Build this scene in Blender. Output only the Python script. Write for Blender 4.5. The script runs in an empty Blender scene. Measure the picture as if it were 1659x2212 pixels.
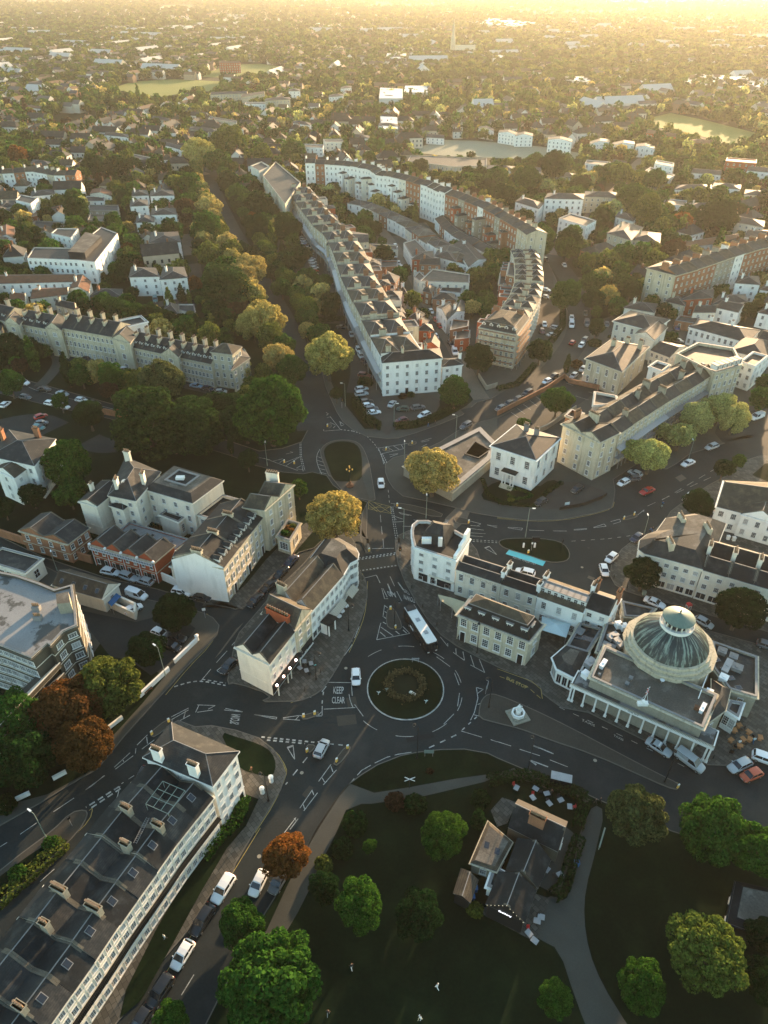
import bpy,math,random
import numpy as np
from mathutils import Vector,Matrix
rad=math.radians
sc=bpy.context.scene
col=sc.collection
random.seed(7)
rng=np.random.default_rng(7)

# ---------------------------------------------------------------- camera
H=108.0                 # camera height above the junction, metres
PT=rad(36.7)            # pitch below the horizon
FP=1536.0               # focal length in survey pixels (frame 1659 x 2212)
cd=bpy.data.cameras.new('camera')
cam=bpy.data.objects.new('camera',cd)
col.objects.link(cam)
cam.location=(0,0,H)
cam.rotation_euler=(math.pi/2-PT,0,0)
cd.sensor_fit='VERTICAL'
cd.sensor_height=36
cd.lens=36*FP/2212
cd.clip_start=0.5
cd.clip_end=60000
sc.camera=cam

# ---------------------------------------------------------------- sky, sun, exposure
SUN_EL,SUN_AZ=9.0,28.0
w=bpy.data.worlds.new("World")
sc.world=w
w.use_nodes=True
nt=w.node_tree
bg=nt.nodes['Background']
sky=nt.nodes.new('ShaderNodeTexSky')
sky.sky_type='NISHITA'
sky.sun_disc=False
sky.sun_elevation=rad(SUN_EL)
sky.sun_rotation=rad(SUN_AZ)
sky.dust_density=1.0
sky.air_density=1.0
tm_=nt.nodes.new('ShaderNodeMix');tm_.data_type='RGBA';tm_.blend_type='MULTIPLY';tm_.inputs['Factor'].default_value=1
tm_.inputs['B'].default_value=(.92,1.0,.95,1)
nt.links.new(sky.outputs[0],tm_.inputs['A']);nt.links.new(tm_.outputs['Result'],bg.inputs[0])
bg.inputs[1].default_value=0.15
sd=bpy.data.lights.new('sun','SUN')
sun=bpy.data.objects.new('sun',sd)
col.objects.link(sun)
sdir=Vector((math.sin(rad(SUN_AZ))*math.cos(rad(SUN_EL)),math.cos(rad(SUN_AZ))*math.cos(rad(SUN_EL)),math.sin(rad(SUN_EL))))
sun.rotation_euler=sdir.to_track_quat('Z','Y').to_euler()
sd.energy=5.0
sd.angle=rad(0.6)
sd.color=(1.0,0.66,0.37)
vs=sc.view_settings
vs.view_transform='Standard'
vs.look='None'
vs.exposure=2.05
vs.gamma=1.0
cy=sc.cycles
cy.max_bounces=5
cy.diffuse_bounces=2
cy.glossy_bounces=2
cy.transmission_bounces=2
cy.volume_bounces=0
cy.transparent_max_bounces=4
cy.use_denoising=True
cy.caustics_reflective=False
cy.caustics_refractive=False

# ---------------------------------------------------------------- survey helpers
# survey notes give points as "TILE x,y x,y ..." in tiles of the survey sheet; every point is put down at its own place on the ground (or at its height)
TL={'G':(0,0,1.7692),'A':(0,0,.9042),'B':(1435,0,.9042),'C':(0,900,.6028),'D':(900,900,.6028),
      'E':(1900,900,.6239),'F':(0,1800,.6028),'I':(900,1800,.6028),'J':(1900,1800,.6239),
      'K':(0,2700,.6028),'L':(900,2700,.6028),'M':(1900,2700,.6239),'N':(900,2000,.31646),
      'O':(2050,2200,.48222),'Q':(1500,1950,.57264),'R':(0,2100,.36166),'W':(1168,584,1.0032)}
def P(t,x,y,h=0.0):
    a,b,s=TL[t]
    u=(a+x*s)/1.7692;v=(b+y*s)/1.7692
    al=math.atan((v-1106)/FP);th=PT+al
    return Vector(((u-829.5)/FP*(H-h)*math.cos(al)/math.sin(th),(H-h)/math.tan(th)))
def pp(s,h=0.0):
    out=[];t='G'
    for k in s.split():
        if k in TL:t=k
        else:
            x,y=k.split(',');out.append(P(t,float(x),float(y),h))
    return out
def zdepth(p):
    return p[1]*math.cos(PT)+H*math.sin(PT)
def area(p):
    return .5*sum(p[i-1][0]*p[i][1]-p[i][0]*p[i-1][1]for i in range(len(p)))
def ccw(p):
    return list(p)if area(p)>0 else list(p)[::-1]
def inset(poly,t):
    n=len(poly);out=[]
    for i in range(n):
        a,b,c=Vector(poly[i-1]),Vector(poly[i]),Vector(poly[(i+1)%n])
        d1=(b-a).normalized();d2=(c-b).normalized()
        n1=Vector((-d1.y,d1.x));n2=Vector((-d2.y,d2.x))
        m=n1+n2
        if m.length<.2:out.append(b+n1*t);continue
        m.normalize()
        out.append(b+m*(t/max(.35,m.dot(n1))))
    return out
def smooth_poly(p,it=1,closed=True):
    for _ in range(it):
        q=[];n=len(p)
        rg=range(n)if closed else range(n-1)
        if not closed:q.append(p[0])
        for i in rg:
            a,b=p[i],p[(i+1)%n]
            q+=[a*.75+b*.25,a*.25+b*.75]
        if not closed:q.append(p[-1])
        p=q
    return p
def inside(p,poly):
    x,y=p[0],p[1];c=False;n=len(poly)
    for i in range(n):
        x1,y1=poly[i][0],poly[i][1];x2,y2=poly[i-1][0],poly[i-1][1]
        if(y1>y)!=(y2>y)and x<(x2-x1)*(y-y1)/(y2-y1)+x1:c=not c
    return c

class MB:
    """collects boxes, prisms, tubes; build() links them as ONE mesh object"""
    def __init__(s):s.v=[];s.f=[];s.m=[]
    def add(s,vs_,fs,m=0):
        n=len(s.v);s.v+=[tuple(q)for q in vs_]
        for f in fs:s.f.append([i+n for i in f]);s.m.append(m)
    def quad(s,a,b,c,d,m=0):s.add([a,b,c,d],[(0,1,2,3)],m)
    def box(s,x0,y0,z0,x1,y1,z1,m=0):
        s.add([(x0,y0,z0),(x1,y0,z0),(x1,y1,z0),(x0,y1,z0),(x0,y0,z1),(x1,y0,z1),(x1,y1,z1),(x0,y1,z1)],
              [(0,3,2,1),(4,5,6,7),(0,1,5,4),(1,2,6,5),(2,3,7,6),(3,0,4,7)],m)
    def prism(s,poly,z0,z1,m=0,mt=None,bottom=False):
        poly=ccw(poly);n=len(poly)
        vs_=[(p[0],p[1],z0)for p in poly]+[(p[0],p[1],z1)for p in poly]
        s.add(vs_,[(i,(i+1)%n,n+(i+1)%n,n+i)for i in range(n)]+([tuple(range(n))[::-1]]if bottom else[]),m)
        s.add([(p[0],p[1],z1)for p in poly],[tuple(range(n))],m if mt is None else mt)
    def ring(s,outer,inner,z0,z1,m=0):
        n=len(outer);o=outer;i_=inner
        vs_=[(p[0],p[1],z0)for p in o]+[(p[0],p[1],z1)for p in o]+[(p[0],p[1],z1)for p in i_]+[(p[0],p[1],z0)for p in i_]
        fs=[]
        for k in range(n):
            j=(k+1)%n
            fs+=[(k,j,n+j,n+k),(n+k,n+j,2*n+j,2*n+k),(2*n+k,2*n+j,3*n+j,3*n+k),(3*n+k,3*n+j,j,k)]
        s.add(vs_,fs,m)
    def bar(s,p,q,wd,z0,z1,m=0):
        p=Vector(p[:2]);q=Vector(q[:2]);d=(q-p)
        if d.length<1e-6:return
        d.normalize();nn=Vector((-d.y,d.x))*wd/2
        s.prism([p-nn,q-nn,q+nn,p+nn],z0,z1,m,bottom=True)
    def cyl(s,x,y,r,z0,z1,n=10,m=0,r2=None):
        r2=r if r2 is None else r2
        a=[(math.cos(6.28318*i/n),math.sin(6.28318*i/n))for i in range(n)]
        s.add([(x+r*c,y+r*q,z0)for c,q in a]+[(x+r2*c,y+r2*q,z1)for c,q in a],
              [(i,(i+1)%n,n+(i+1)%n,n+i)for i in range(n)]+[tuple(range(n,2*n)),tuple(range(n))[::-1]],m)
    def lathe(s,x,y,prof,n=16,m=0,cap=True):
        a=[(math.cos(6.28318*i/n),math.sin(6.28318*i/n))for i in range(n)]
        vs_=[(x+r*c,y+r*q,z)for r,z in prof for c,q in a];fs=[]
        for k in range(len(prof)-1):
            for i in range(n):
                j=(i+1)%n;fs.append((k*n+i,k*n+j,(k+1)*n+j,(k+1)*n+i))
        if cap:fs.append(tuple(range((len(prof)-1)*n,len(prof)*n)))
        s.add(vs_,fs,m)
    def tube(s,a,b,r,r2=None,n=6,m=0):
        a=Vector(a);b=Vector(b);r2=r if r2 is None else r2
        d=(b-a).normalized();u=d.orthogonal().normalized();w_=d.cross(u)
        vs_=[]
        for c,rr in((a,r),(b,r2)):
            for i in range(n):
                t=6.28318*i/n;vs_.append(c+(u*math.cos(t)+w_*math.sin(t))*rr)
        s.add(vs_,[(i,(i+1)%n,n+(i+1)%n,n+i)for i in range(n)]+[tuple(range(n))[::-1],tuple(range(n,2*n))],m)
    def mesh(s,name,mats,smooth=False):
        me=bpy.data.meshes.new(name)
        me.from_pydata(s.v,[],s.f)
        for m in(mats if isinstance(mats,(list,tuple))else[mats]):me.materials.append(m)
        if any(s.m):me.polygons.foreach_set('material_index',s.m)
        if smooth:me.polygons.foreach_set('use_smooth',[True]*len(s.f))
        me.update()
        return me
    def build(s,name,mats,parent=None,org=(0,0,0),smooth=False):
        if org!=(0,0,0):
            ox,oy,oz=org;s.v=[(x-ox,y-oy,z-oz)for x,y,z in s.v]
        o=bpy.data.objects.new(name,s.mesh(name,mats,smooth))
        col.objects.link(o)
        if parent is None:o.location=org
        else:o.parent=parent
        return o
def inst(me,name,parent=None,loc=(0,0,0),rz=0.0,scale=(1,1,1),color=None):
    o=bpy.data.objects.new(name,me);col.objects.link(o)
    o.parent=parent;o.location=loc;o.rotation_euler=(0,0,rz);o.scale=scale
    if color:o.color=(*color,1)
    return o
def tag(o,label=None,cat=None,group=None,kind=None):
    if label:o['label']=label
    if cat:o['category']=cat
    if group:o['group']=group
    if kind:o['kind']=kind
    return o
def empty(name,label,cat,loc,rz=0.0,group=None):
    o=bpy.data.objects.new(name,None);col.objects.link(o)
    o.location=(loc[0],loc[1],loc[2]if len(loc)>2 else 0.0);o.rotation_euler=(0,0,rz)
    o.empty_display_size=.3
    return tag(o,label,cat,group)
KIDS={}
def copy_tree(o,parent=None):
    c=o.copy();col.objects.link(c);c.parent=parent
    for ch in o.children:copy_tree(ch,c)
    return c
ORD='first second third fourth fifth sixth seventh eighth ninth tenth eleventh twelfth thirteenth fourteenth fifteenth sixteenth seventeenth eighteenth nineteenth twentieth'.split()
def nth(i):
    if i<20:return ORD[i]
    t,u=divmod(i+1,10)
    return['twentieth','thirtieth','fortieth','fiftieth'][t-2]if u==0 else['twenty','thirty','forty','fifty'][t-2]+'-'+ORD[u-1]

# ---------------------------------------------------------------- materials
def s2l(c):return tuple((x/12.92 if x<=.04045 else((x+.055)/1.055)**2.4)for x in c)
def mk(name,c,rough=.85,var=.18,sc1=.35,sc2=4.0,spec=.25,c2=None,metal=0.0,objcol=False,extra=None,bump=0.0):
    m=bpy.data.materials.new(name);m.use_nodes=True
    t=m.node_tree;N=t.nodes;L=t.links;b=N['Principled BSDF']
    b.inputs['Roughness'].default_value=rough
    b.inputs['Specular IOR Level'].default_value=spec
    b.inputs['Metallic'].default_value=metal
    tc=N.new('ShaderNodeNewGeometry' if not objcol else 'ShaderNodeTexCoord')
    co=tc.outputs['Position' if not objcol else 'Object']
    if var<=0 and not objcol and c2 is None:
        b.inputs['Base Color'].default_value=(*c,1);return m
    n1=N.new('ShaderNodeTexNoise');n1.inputs['Scale'].default_value=sc1;n1.inputs['Detail'].default_value=5
    n2=N.new('ShaderNodeTexNoise');n2.inputs['Scale'].default_value=sc2;n2.inputs['Detail'].default_value=3
    L.new(co,n1.inputs['Vector']);L.new(co,n2.inputs['Vector'])
    ad=N.new('ShaderNodeMath');ad.operation='ADD';L.new(n1.outputs[0],ad.inputs[0]);L.new(n2.outputs[0],ad.inputs[1])
    mr=N.new('ShaderNodeMapRange');mr.inputs['From Min'].default_value=.7;mr.inputs['From Max'].default_value=1.3
    L.new(ad.outputs[0],mr.inputs['Value'])
    mx=N.new('ShaderNodeMix');mx.data_type='RGBA'
    L.new(mr.outputs[0],mx.inputs['Factor'])
    ca=c;cb=c2
    if cb is None:
        ca=tuple(x*(1-var)for x in c);cb=tuple(x*(1+var)for x in c)
    mx.inputs['A'].default_value=(*ca,1);mx.inputs['B'].default_value=(*cb,1)
    out=mx.outputs['Result']
    if objcol:
        oi=N.new('ShaderNodeObjectInfo');mu=N.new('ShaderNodeMix');mu.data_type='RGBA';mu.blend_type='MULTIPLY'
        mu.inputs['Factor'].default_value=1
        L.new(out,mu.inputs['A']);L.new(oi.outputs['Color'],mu.inputs['B']);out=mu.outputs['Result']
    if extra:out=extra(N,L,co,out)
    L.new(out,b.inputs['Base Color'])
    if bump:
        bp=N.new('ShaderNodeBump');bp.inputs['Strength'].default_value=bump;bp.inputs['Distance'].default_value=.05
        L.new(n2.outputs[0],bp.inputs['Height']);L.new(bp.outputs[0],b.inputs['Normal'])
    return m
def mulmix(N,L,base,fac_out,colr,amt=1.0):
    mx=N.new('ShaderNodeMix');mx.data_type='RGBA'
    if amt!=1.0:
        mm=N.new('ShaderNodeMath');mm.operation='MULTIPLY';mm.inputs[1].default_value=amt
        L.new(fac_out,mm.inputs[0]);fac_out=mm.outputs[0]
    L.new(fac_out,mx.inputs['Factor']);L.new(base,mx.inputs['A']);mx.inputs['B'].default_value=(*colr,1)
    return mx.outputs['Result']
def ramp01(N,L,src,lo,hi):
    mr=N.new('ShaderNodeMapRange');mr.inputs['From Min'].default_value=lo;mr.inputs['From Max'].default_value=hi
    L.new(src,mr.inputs['Value']);return mr.outputs[0]
def streaks(colr,amt=.5,sx=1.6,sz=.12,lo=.5,hi=.72):
    def f(N,L,co,out):
        mp=N.new('ShaderNodeMapping');mp.inputs['Scale'].default_value=(sx,sx,sz);L.new(co,mp.inputs['Vector'])
        n=N.new('ShaderNodeTexNoise');n.inputs['Scale'].default_value=1;n.inputs['Detail'].default_value=4
        L.new(mp.outputs[0],n.inputs['Vector'])
        return mulmix(N,L,out,ramp01(N,L,n.outputs[0],lo,hi),colr,amt)
    return f
def patches(colr,amt=.6,s=.5,lo=.52,hi=.62,rows=None):
    def f(N,L,co,out):
        n=N.new('ShaderNodeTexNoise');n.inputs['Scale'].default_value=s;n.inputs['Detail'].default_value=6
        n.inputs['Roughness'].default_value=.65
        L.new(co,n.inputs['Vector'])
        out=mulmix(N,L,out,ramp01(N,L,n.outputs[0],lo,hi),colr,amt)
        if rows:
            wv=N.new('ShaderNodeTexWave');wv.bands_direction='Z';wv.inputs['Scale'].default_value=rows
            wv.inputs['Distortion'].default_value=.6;L.new(co,wv.inputs['Vector'])
            out=mulmix(N,L,out,ramp01(N,L,wv.outputs[0],.55,1),(.01,.011,.013),.45)
        return out
    return f
def slabs(N,L,co,out):
    mp=N.new('ShaderNodeMapping');mp.inputs['Rotation'].default_value=(0,0,rad(50));L.new(co,mp.inputs['Vector'])
    br=N.new('ShaderNodeTexBrick');br.inputs['Scale'].default_value=1.0
    br.inputs['Color1'].default_value=(.055,.053,.045,1);br.inputs['Color2'].default_value=(.125,.12,.105,1)
    br.inputs['Mortar'].default_value=(.028,.028,.025,1);br.inputs['Mortar Size'].default_value=.03
    br.inputs['Brick Width'].default_value=.95;br.inputs['Row Height'].default_value=.7;br.inputs['Bias'].default_value=-.25
    L.new(mp.outputs[0],br.inputs['Vector'])
    mx=N.new('ShaderNodeMix');mx.data_type='RGBA';mx.blend_type='MULTIPLY';mx.inputs['Factor'].default_value=.85
    L.new(br.outputs['Color'],mx.inputs['A'])
    sc_=N.new('ShaderNodeMix');sc_.data_type='RGBA';sc_.blend_type='ADD';sc_.inputs['Factor'].default_value=1
    L.new(out,sc_.inputs['A']);sc_.inputs['B'].default_value=(.55,.55,.55,1);L.new(sc_.outputs['Result'],mx.inputs['B'])
    return mx.outputs['Result']
M={}
M['asphalt']=mk('asphalt',(.013,.0185,.019),.82,.25,.12,3.0,.2,extra=patches((.034,.038,.036),.65,.09,.5,.7))
M['asphalt_new']=mk('fresh_asphalt',(.012,.013,.014),.85,.2,.5,4,.2)
M['lane']=mk('lane_asphalt',(.095,.083,.064),.85,.2,.2,3.0,.25)
M['pave']=mk('paving',(.35,.34,.30),.85,.25,.3,2.0,.25,extra=slabs)
M['tarmac_path']=mk('path_tarmac',(.050,.051,.043),.9,.15,.3,6.0,.2)
M['redway']=mk('bus_lane_surface',(.040,.037,.029),.85,.2,.3,4.0)
M['gravel']=mk('gravel_yard',(.055,.048,.04),.95,.25,.2,8.0,.15)
M['kerb']=mk('kerb_stone',(.10,.095,.08),.85,.2,1,8)
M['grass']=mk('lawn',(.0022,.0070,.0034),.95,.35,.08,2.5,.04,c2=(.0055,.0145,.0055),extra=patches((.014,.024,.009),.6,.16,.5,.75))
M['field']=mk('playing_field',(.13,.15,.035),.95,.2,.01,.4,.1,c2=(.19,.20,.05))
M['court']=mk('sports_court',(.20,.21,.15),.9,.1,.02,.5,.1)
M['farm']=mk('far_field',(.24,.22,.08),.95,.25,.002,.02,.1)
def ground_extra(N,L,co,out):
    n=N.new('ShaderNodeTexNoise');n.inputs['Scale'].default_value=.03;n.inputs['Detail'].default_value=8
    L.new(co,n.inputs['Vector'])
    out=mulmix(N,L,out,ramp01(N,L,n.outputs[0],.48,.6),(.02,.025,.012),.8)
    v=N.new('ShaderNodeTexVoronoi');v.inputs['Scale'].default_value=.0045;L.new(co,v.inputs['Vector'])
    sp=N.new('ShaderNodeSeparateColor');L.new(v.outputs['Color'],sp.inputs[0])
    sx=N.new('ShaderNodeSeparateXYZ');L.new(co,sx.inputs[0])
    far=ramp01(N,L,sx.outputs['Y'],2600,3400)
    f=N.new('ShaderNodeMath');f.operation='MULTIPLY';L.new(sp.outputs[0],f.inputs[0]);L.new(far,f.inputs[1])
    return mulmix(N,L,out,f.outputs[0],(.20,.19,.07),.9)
M['ground']=mk('garden_ground',(.008,.013,.006),.95,.3,.05,.6,.1,extra=ground_extra)
M['white_paint']=mk('road_paint',(.30,.31,.29),.85,.5,1.1,7)
M['yellow_paint']=mk('yellow_paint',(.32,.25,.08),.8,.25,.8,9)
M['turquoise']=mk('turquoise_paint',(.12,.50,.52),.8,.12,.8,9)
dirt=streaks((.20,.18,.13),.55)
M['white']=mk('white_stucco',(.80,.785,.72),.85,.05,.3,4,extra=streaks((.40,.38,.31),.28,sx=.9,sz=.2))
M['cream']=mk('cream_stucco',(.70,.65,.53),.85,.07,.3,4,extra=streaks((.36,.32,.23),.3,sx=.9,sz=.2))
M['stone']=mk('bath_stone',(.50,.44,.315),.9,.14,.4,5,extra=streaks((.16,.14,.10),.6))
M['greystone']=mk('weathered_stone',(.28,.26,.20),.9,.2,.4,5,extra=dirt)
M['brick']=mk('orange_brick',(.28,.125,.065),.9,.3,.5,9,extra=streaks((.14,.08,.05),.5))
M['redbrick']=mk('red_brick',(.33,.075,.03),.9,.3,.5,9)
M['brownbrick']=mk('brown_brick',(.085,.075,.055),.9,.25,.5,9)
M['slate']=mk('slate_roof',(.019,.021,.021),.7,.35,.5,5,.22,extra=patches((.11,.10,.085),.5,.45,.5,.72,rows=2.4))
M['darkslate']=mk('dark_slate_roof',(.008,.010,.0105),.7,.4,.5,5,.2,extra=patches((.06,.065,.062),.5,.5,.52,.72,rows=2.4))
M['brownslate']=mk('mossy_slate_roof',(.058,.047,.033),.85,.3,.5,5,.2,extra=patches((.16,.13,.08),.6,.6,.48,.7,rows=2.4))
M['tile']=mk('clay_tile_roof',(.14,.065,.035),.85,.3,.5,5,.2,extra=patches((.07,.05,.035),.5,.6))
M['lead']=mk('lead_flashing',(.17,.17,.165),.7,.2,.6,5,.4)
M['flat']=mk('flat_roof_felt',(.085,.076,.062),.9,.3,.25,4,.2,extra=patches((.24,.22,.18),.6,.25,.5,.7))
M['bluefelt']=mk('grey_blue_roof_felt',(.21,.21,.205),.85,.14,.2,4,.15,extra=patches((.05,.05,.045),.85,.16,.53,.58))
M['coping']=mk('coping_stone',(.085,.078,.06),.9,.3,.6,6)
M['pot']=mk('clay_chimney_pot',(.20,.14,.09),.9,.3,2,8)
M['frame']=mk('white_joinery',(.66,.65,.60),.6,.05,1,8)
M['glass']=mk('window_glass',(.018,.021,.026),.12,0,spec=.6)
M['blind']=mk('window_with_blind',(.30,.30,.28),.3,.1,1,3,.5)
M['black']=mk('black_iron',(.012,.013,.014),.5,.1,1,5)
M['grey']=mk('grey_metal',(.25,.26,.26),.45,.1,1,5,.5)
M['lamp']=mk('lamp_white',(.75,.76,.74),.4,0)
M['green_post']=mk('green_grey_post',(.20,.25,.21),.5,.1,1,5)
M['wood']=mk('pub_table_wood',(.30,.14,.055),.7,.2,2,8)
M['red']=mk('red_paint',(.45,.02,.015),.45,0,spec=.5)
M['blue']=mk('blue_canvas',(.02,.10,.24),.6,.1,1,5)
M['lightblue']=mk('pale_blue_canvas',(.50,.60,.60),.7,.05,1,5)
M['sail']=mk('beige_sailcloth',(.45,.38,.24),.8,.1,.6,5)
M['awning']=mk('striped_awning_cloth',(.42,.39,.31),.8,0,c2=(.42,.39,.31))
M['amber']=mk('amber_bollard',(.80,.50,.10),.4,.05,1,4)
M['skin']=mk('skin',(.45,.26,.17),.6,0)
M['paint']=mk('car_paint',(1,1,1),.28,.02,1,3,.6,objcol=True)
M['wallcol']=mk('house_wall',(1,1,1),.9,.1,.4,4,objcol=True)
M['tyre']=mk('tyre_rubber',(.012,.012,.012),.8,0)
M['rim']=mk('alloy_rim',(.35,.35,.36),.35,0,metal=.6)
M['carglass']=mk('car_glass',(.012,.015,.018),.08,0,spec=.7)
M['taillight']=mk('tail_light',(.35,.01,.01),.3,0)
M['headlight']=mk('head_light',(.7,.7,.68),.2,0)
M['bark']=mk('bark',(.09,.07,.05),.95,.25,1,6)
# striped awning
def stripes():
    m=M['awning'];t=m.node_tree;N=t.nodes;L=t.links
    wv=N.new('ShaderNodeTexWave');wv.inputs['Scale'].default_value=1.1;g=N.new('ShaderNodeNewGeometry')
    mp=N.new('ShaderNodeMapping');mp.inputs['Rotation'].default_value=(0,0,rad(32));L.new(g.outputs['Position'],mp.inputs['Vector']);L.new(mp.outputs[0],wv.inputs['Vector'])
    wv.bands_direction='Y'
    mx=N.new('ShaderNodeMix');mx.data_type='RGBA';mx.inputs['A'].default_value=(.20,.185,.15,1);mx.inputs['B'].default_value=(.50,.47,.38,1)
    L.new(wv.outputs[0],mx.inputs['Factor']);L.new(mx.outputs['Result'],N['Principled BSDF'].inputs['Base Color'])
stripes()
# oxidised copper dome: pale verdigris runs over dark metal, in vertical streaks round the dome
def dome_mat():
    m=mk('weathered_copper',(.03,.04,.035),.5,.2,1,5,.5);t=m.node_tree;N=t.nodes;L=t.links
    tc=N.new('ShaderNodeTexCoord');sx=N.new('ShaderNodeSeparateXYZ');L.new(tc.outputs['Object'],sx.inputs[0])
    at=N.new('ShaderNodeMath');at.operation='ARCTAN2';L.new(sx.outputs['Y'],at.inputs[0]);L.new(sx.outputs['X'],at.inputs[1])
    cb=N.new('ShaderNodeCombineXYZ');L.new(at.outputs[0],cb.inputs[0]);L.new(sx.outputs['Z'],cb.inputs[2])
    mp=N.new('ShaderNodeMapping');mp.inputs['Scale'].default_value=(8,1,.28);L.new(cb.outputs[0],mp.inputs['Vector'])
    n=N.new('ShaderNodeTexNoise');n.inputs['Scale'].default_value=1;n.inputs['Detail'].default_value=5;n.inputs['Roughness'].default_value=.7
    L.new(mp.outputs[0],n.inputs['Vector'])
    mx=N.new('ShaderNodeMix');mx.data_type='RGBA';mx.inputs['A'].default_value=(.010,.018,.017,1);mx.inputs['B'].default_value=(.20,.25,.20,1)
    L.new(ramp01(N,L,n.outputs[0],.50,.60),mx.inputs['Factor']);L.new(mx.outputs['Result'],N['Principled BSDF'].inputs['Base Color'])
    return m
M['dome']=dome_mat()
M['verdigris']=mk('verdigris',(.11,.16,.125),.6,.15,1.5,6,.4)
def leafmat(name,attr=False):
    m=bpy.data.materials.new(name);m.use_nodes=True
    t=m.node_tree;N=t.nodes;L=t.links;N.remove(N['Principled BSDF'])
    if attr:
        oi=N.new('ShaderNodeAttribute');oi.attribute_name='tint';cc=oi.outputs['Color']
    else:
        oi=N.new('ShaderNodeObjectInfo');cc=oi.outputs['Color']
    g=N.new('ShaderNodeNewGeometry')
    hv=N.new('ShaderNodeHueSaturation');L.new(cc,hv.inputs['Color'])
    hv.inputs['Saturation'].default_value=1.0
    r1=ramp01(N,L,g.outputs['Random Per Island'],0,1)
    a=N.new('ShaderNodeMapRange');a.inputs['To Min'].default_value=.45;a.inputs['To Max'].default_value=1.6;L.new(r1,a.inputs['Value'])
    L.new(a.outputs[0],hv.inputs['Value'])
    hs=N.new('ShaderNodeMapRange');hs.inputs['To Min'].default_value=.515;hs.inputs['To Max'].default_value=.488;L.new(r1,hs.inputs['Value'])
    L.new(hs.outputs[0],hv.inputs['Hue'])
    d=N.new('ShaderNodeBsdfDiffuse');tr=N.new('ShaderNodeBsdfTranslucent');mxs=N.new('ShaderNodeMixShader');mxs.inputs[0].default_value=.45
    L.new(hv.outputs[0],d.inputs[0]);L.new(hv.outputs[0],tr.inputs[0]);L.new(d.outputs[0],mxs.inputs[1]);L.new(tr.outputs[0],mxs.inputs[2])
    L.new(mxs.outputs[0],N['Material Output'].inputs[0])
    return m
M['leaf']=leafmat('foliage');M['leaf_far']=leafmat('far_foliage',True)
def attrmat(name):
    m=mk(name,(1,1,1),.9,.1);t=m.node_tree;N=t.nodes;L=t.links
    a=N.new('ShaderNodeAttribute');a.attribute_name='tint';L.new(a.outputs['Color'],N['Principled BSDF'].inputs['Base Color'])
    return m
M['attr']=attrmat('distant_building_surface')

# ---------------------------------------------------------------- part templates
def frame_mesh(name,vb,hb,pane,sill=True,fr=.07,mats=('frame','glass')):
    m=MB();o=.5+.02;y0=-.11
    m.box(-o,y0,-.01,-.5+fr,0,1.01);m.box(.5-fr,y0,-.01,o,0,1.01)
    m.box(-.5+fr,y0,1-fr*.7,.5-fr,0,1.01);m.box(-.5+fr,y0,-.01,.5-fr,0,fr*.7)
    for i in range(vb):
        x=-.5+(i+1)/(vb+1);m.box(x-.018,-.055,fr*.7,x+.018,0,1-fr*.7)
    for i in range(hb):
        z=(i+1)/(hb+1);wd=.022 if(hb%2 and i==hb//2)else .011
        m.box(-.5+fr,-.06,z-wd,.5-fr,0,z+wd)
    if sill:m.box(-.6,-.2,-.07,.6,0,-.012)
    if pane:m.quad((-.5+fr,-.03,.03),(.5-fr,-.03,.03),(.5-fr,-.03,.97),(-.5+fr,-.03,.97),1)
    return m.mesh(name,[M[mats[0]],M[mats[1]]])
WF={'sash':frame_mesh('window_frame',2,3,False),'plain':frame_mesh('window_frame_plain',1,1,False),'shop':frame_mesh('shop_window_frame',1,0,False,fr=.04)}
WP={'sash':frame_mesh('small_window',2,3,True),'plain':frame_mesh('small_window_plain',1,1,True),'shop':frame_mesh('small_shop_window',1,0,True,fr=.04)}
WB=frame_mesh('small_window_blind',1,1,True,mats=('frame','blind'))
_p=MB();_p.quad((-.45,-.03,.03),(.45,-.03,.03),(.45,-.03,.97),(-.45,-.03,.97))
PANE=_p.mesh('window_pane',M['glass']);PANEB=_p.mesh('window_pane_blind',M['blind'])
_p=MB();_p.box(-.6,-.16,0,-.46,0,1.04);_p.box(.46,-.16,0,.6,0,1.04);_p.box(-.46,-.16,.97,.46,0,1.04);_p.box(-.46,-.05,0,.46,0,.8,1);_p.box(-.46,-.04,.8,.46,0,.97,2);_p.box(-.7,-.5,-.06,.7,0,0)
DOOR=_p.mesh('door',[M['frame'],M['black'],M['glass']])
_p=MB();_p.cyl(0,0,.16,0,.62,8,0,.12);_p.cyl(0,0,.17,.55,.66,8)
POT=_p.mesh('chimney_pot',M['pot'])
_p=MB();_p.box(-.65,0,0,.65,1.5,1.15,0);_p.add([(-.65,0,1.15),(.65,0,1.15),(0,0,1.6)],[(0,1,2)],0)
_p.add([(-.78,-.15,1.08),(0,-.15,1.68),(0,1.7,1.68),(-.78,1.7,1.08)],[(0,3,2,1)],1);_p.add([(.78,-.15,1.08),(0,-.15,1.68),(0,1.7,1.68),(.78,1.7,1.08)],[(0,1,2,3)],1)
DORM=_p.mesh('dormer',[M['frame'],M['slate']])
_p=MB();_p.box(-.7,0,0,.7,2.2,1.5,0);_p.box(-.82,-.12,1.5,.82,2.4,1.62,1)
DORMF=_p.mesh('box_dormer',[M['frame'],M['lead']])
_p=MB();_p.box(-.45,-.6,0,.45,.6,.14,0);_p.box(-.36,-.5,.14,.36,.5,.17,1)
SKYL=_p.mesh('skylight',[M['lead'],M['glass']])

def put_window(par,x,y,z,rz,ww,wh,style,depth,name='window'):
    if depth<240:
        f=inst(WF[style],name,par,(x,y,z),rz,(ww,1,wh))
        inst(PANEB if random.random()<.16 else PANE,'pane',f)
    else:
        inst(WB if random.random()<.15 else WP[style],name,par,(x,y,z),rz,(ww,1,wh))

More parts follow.
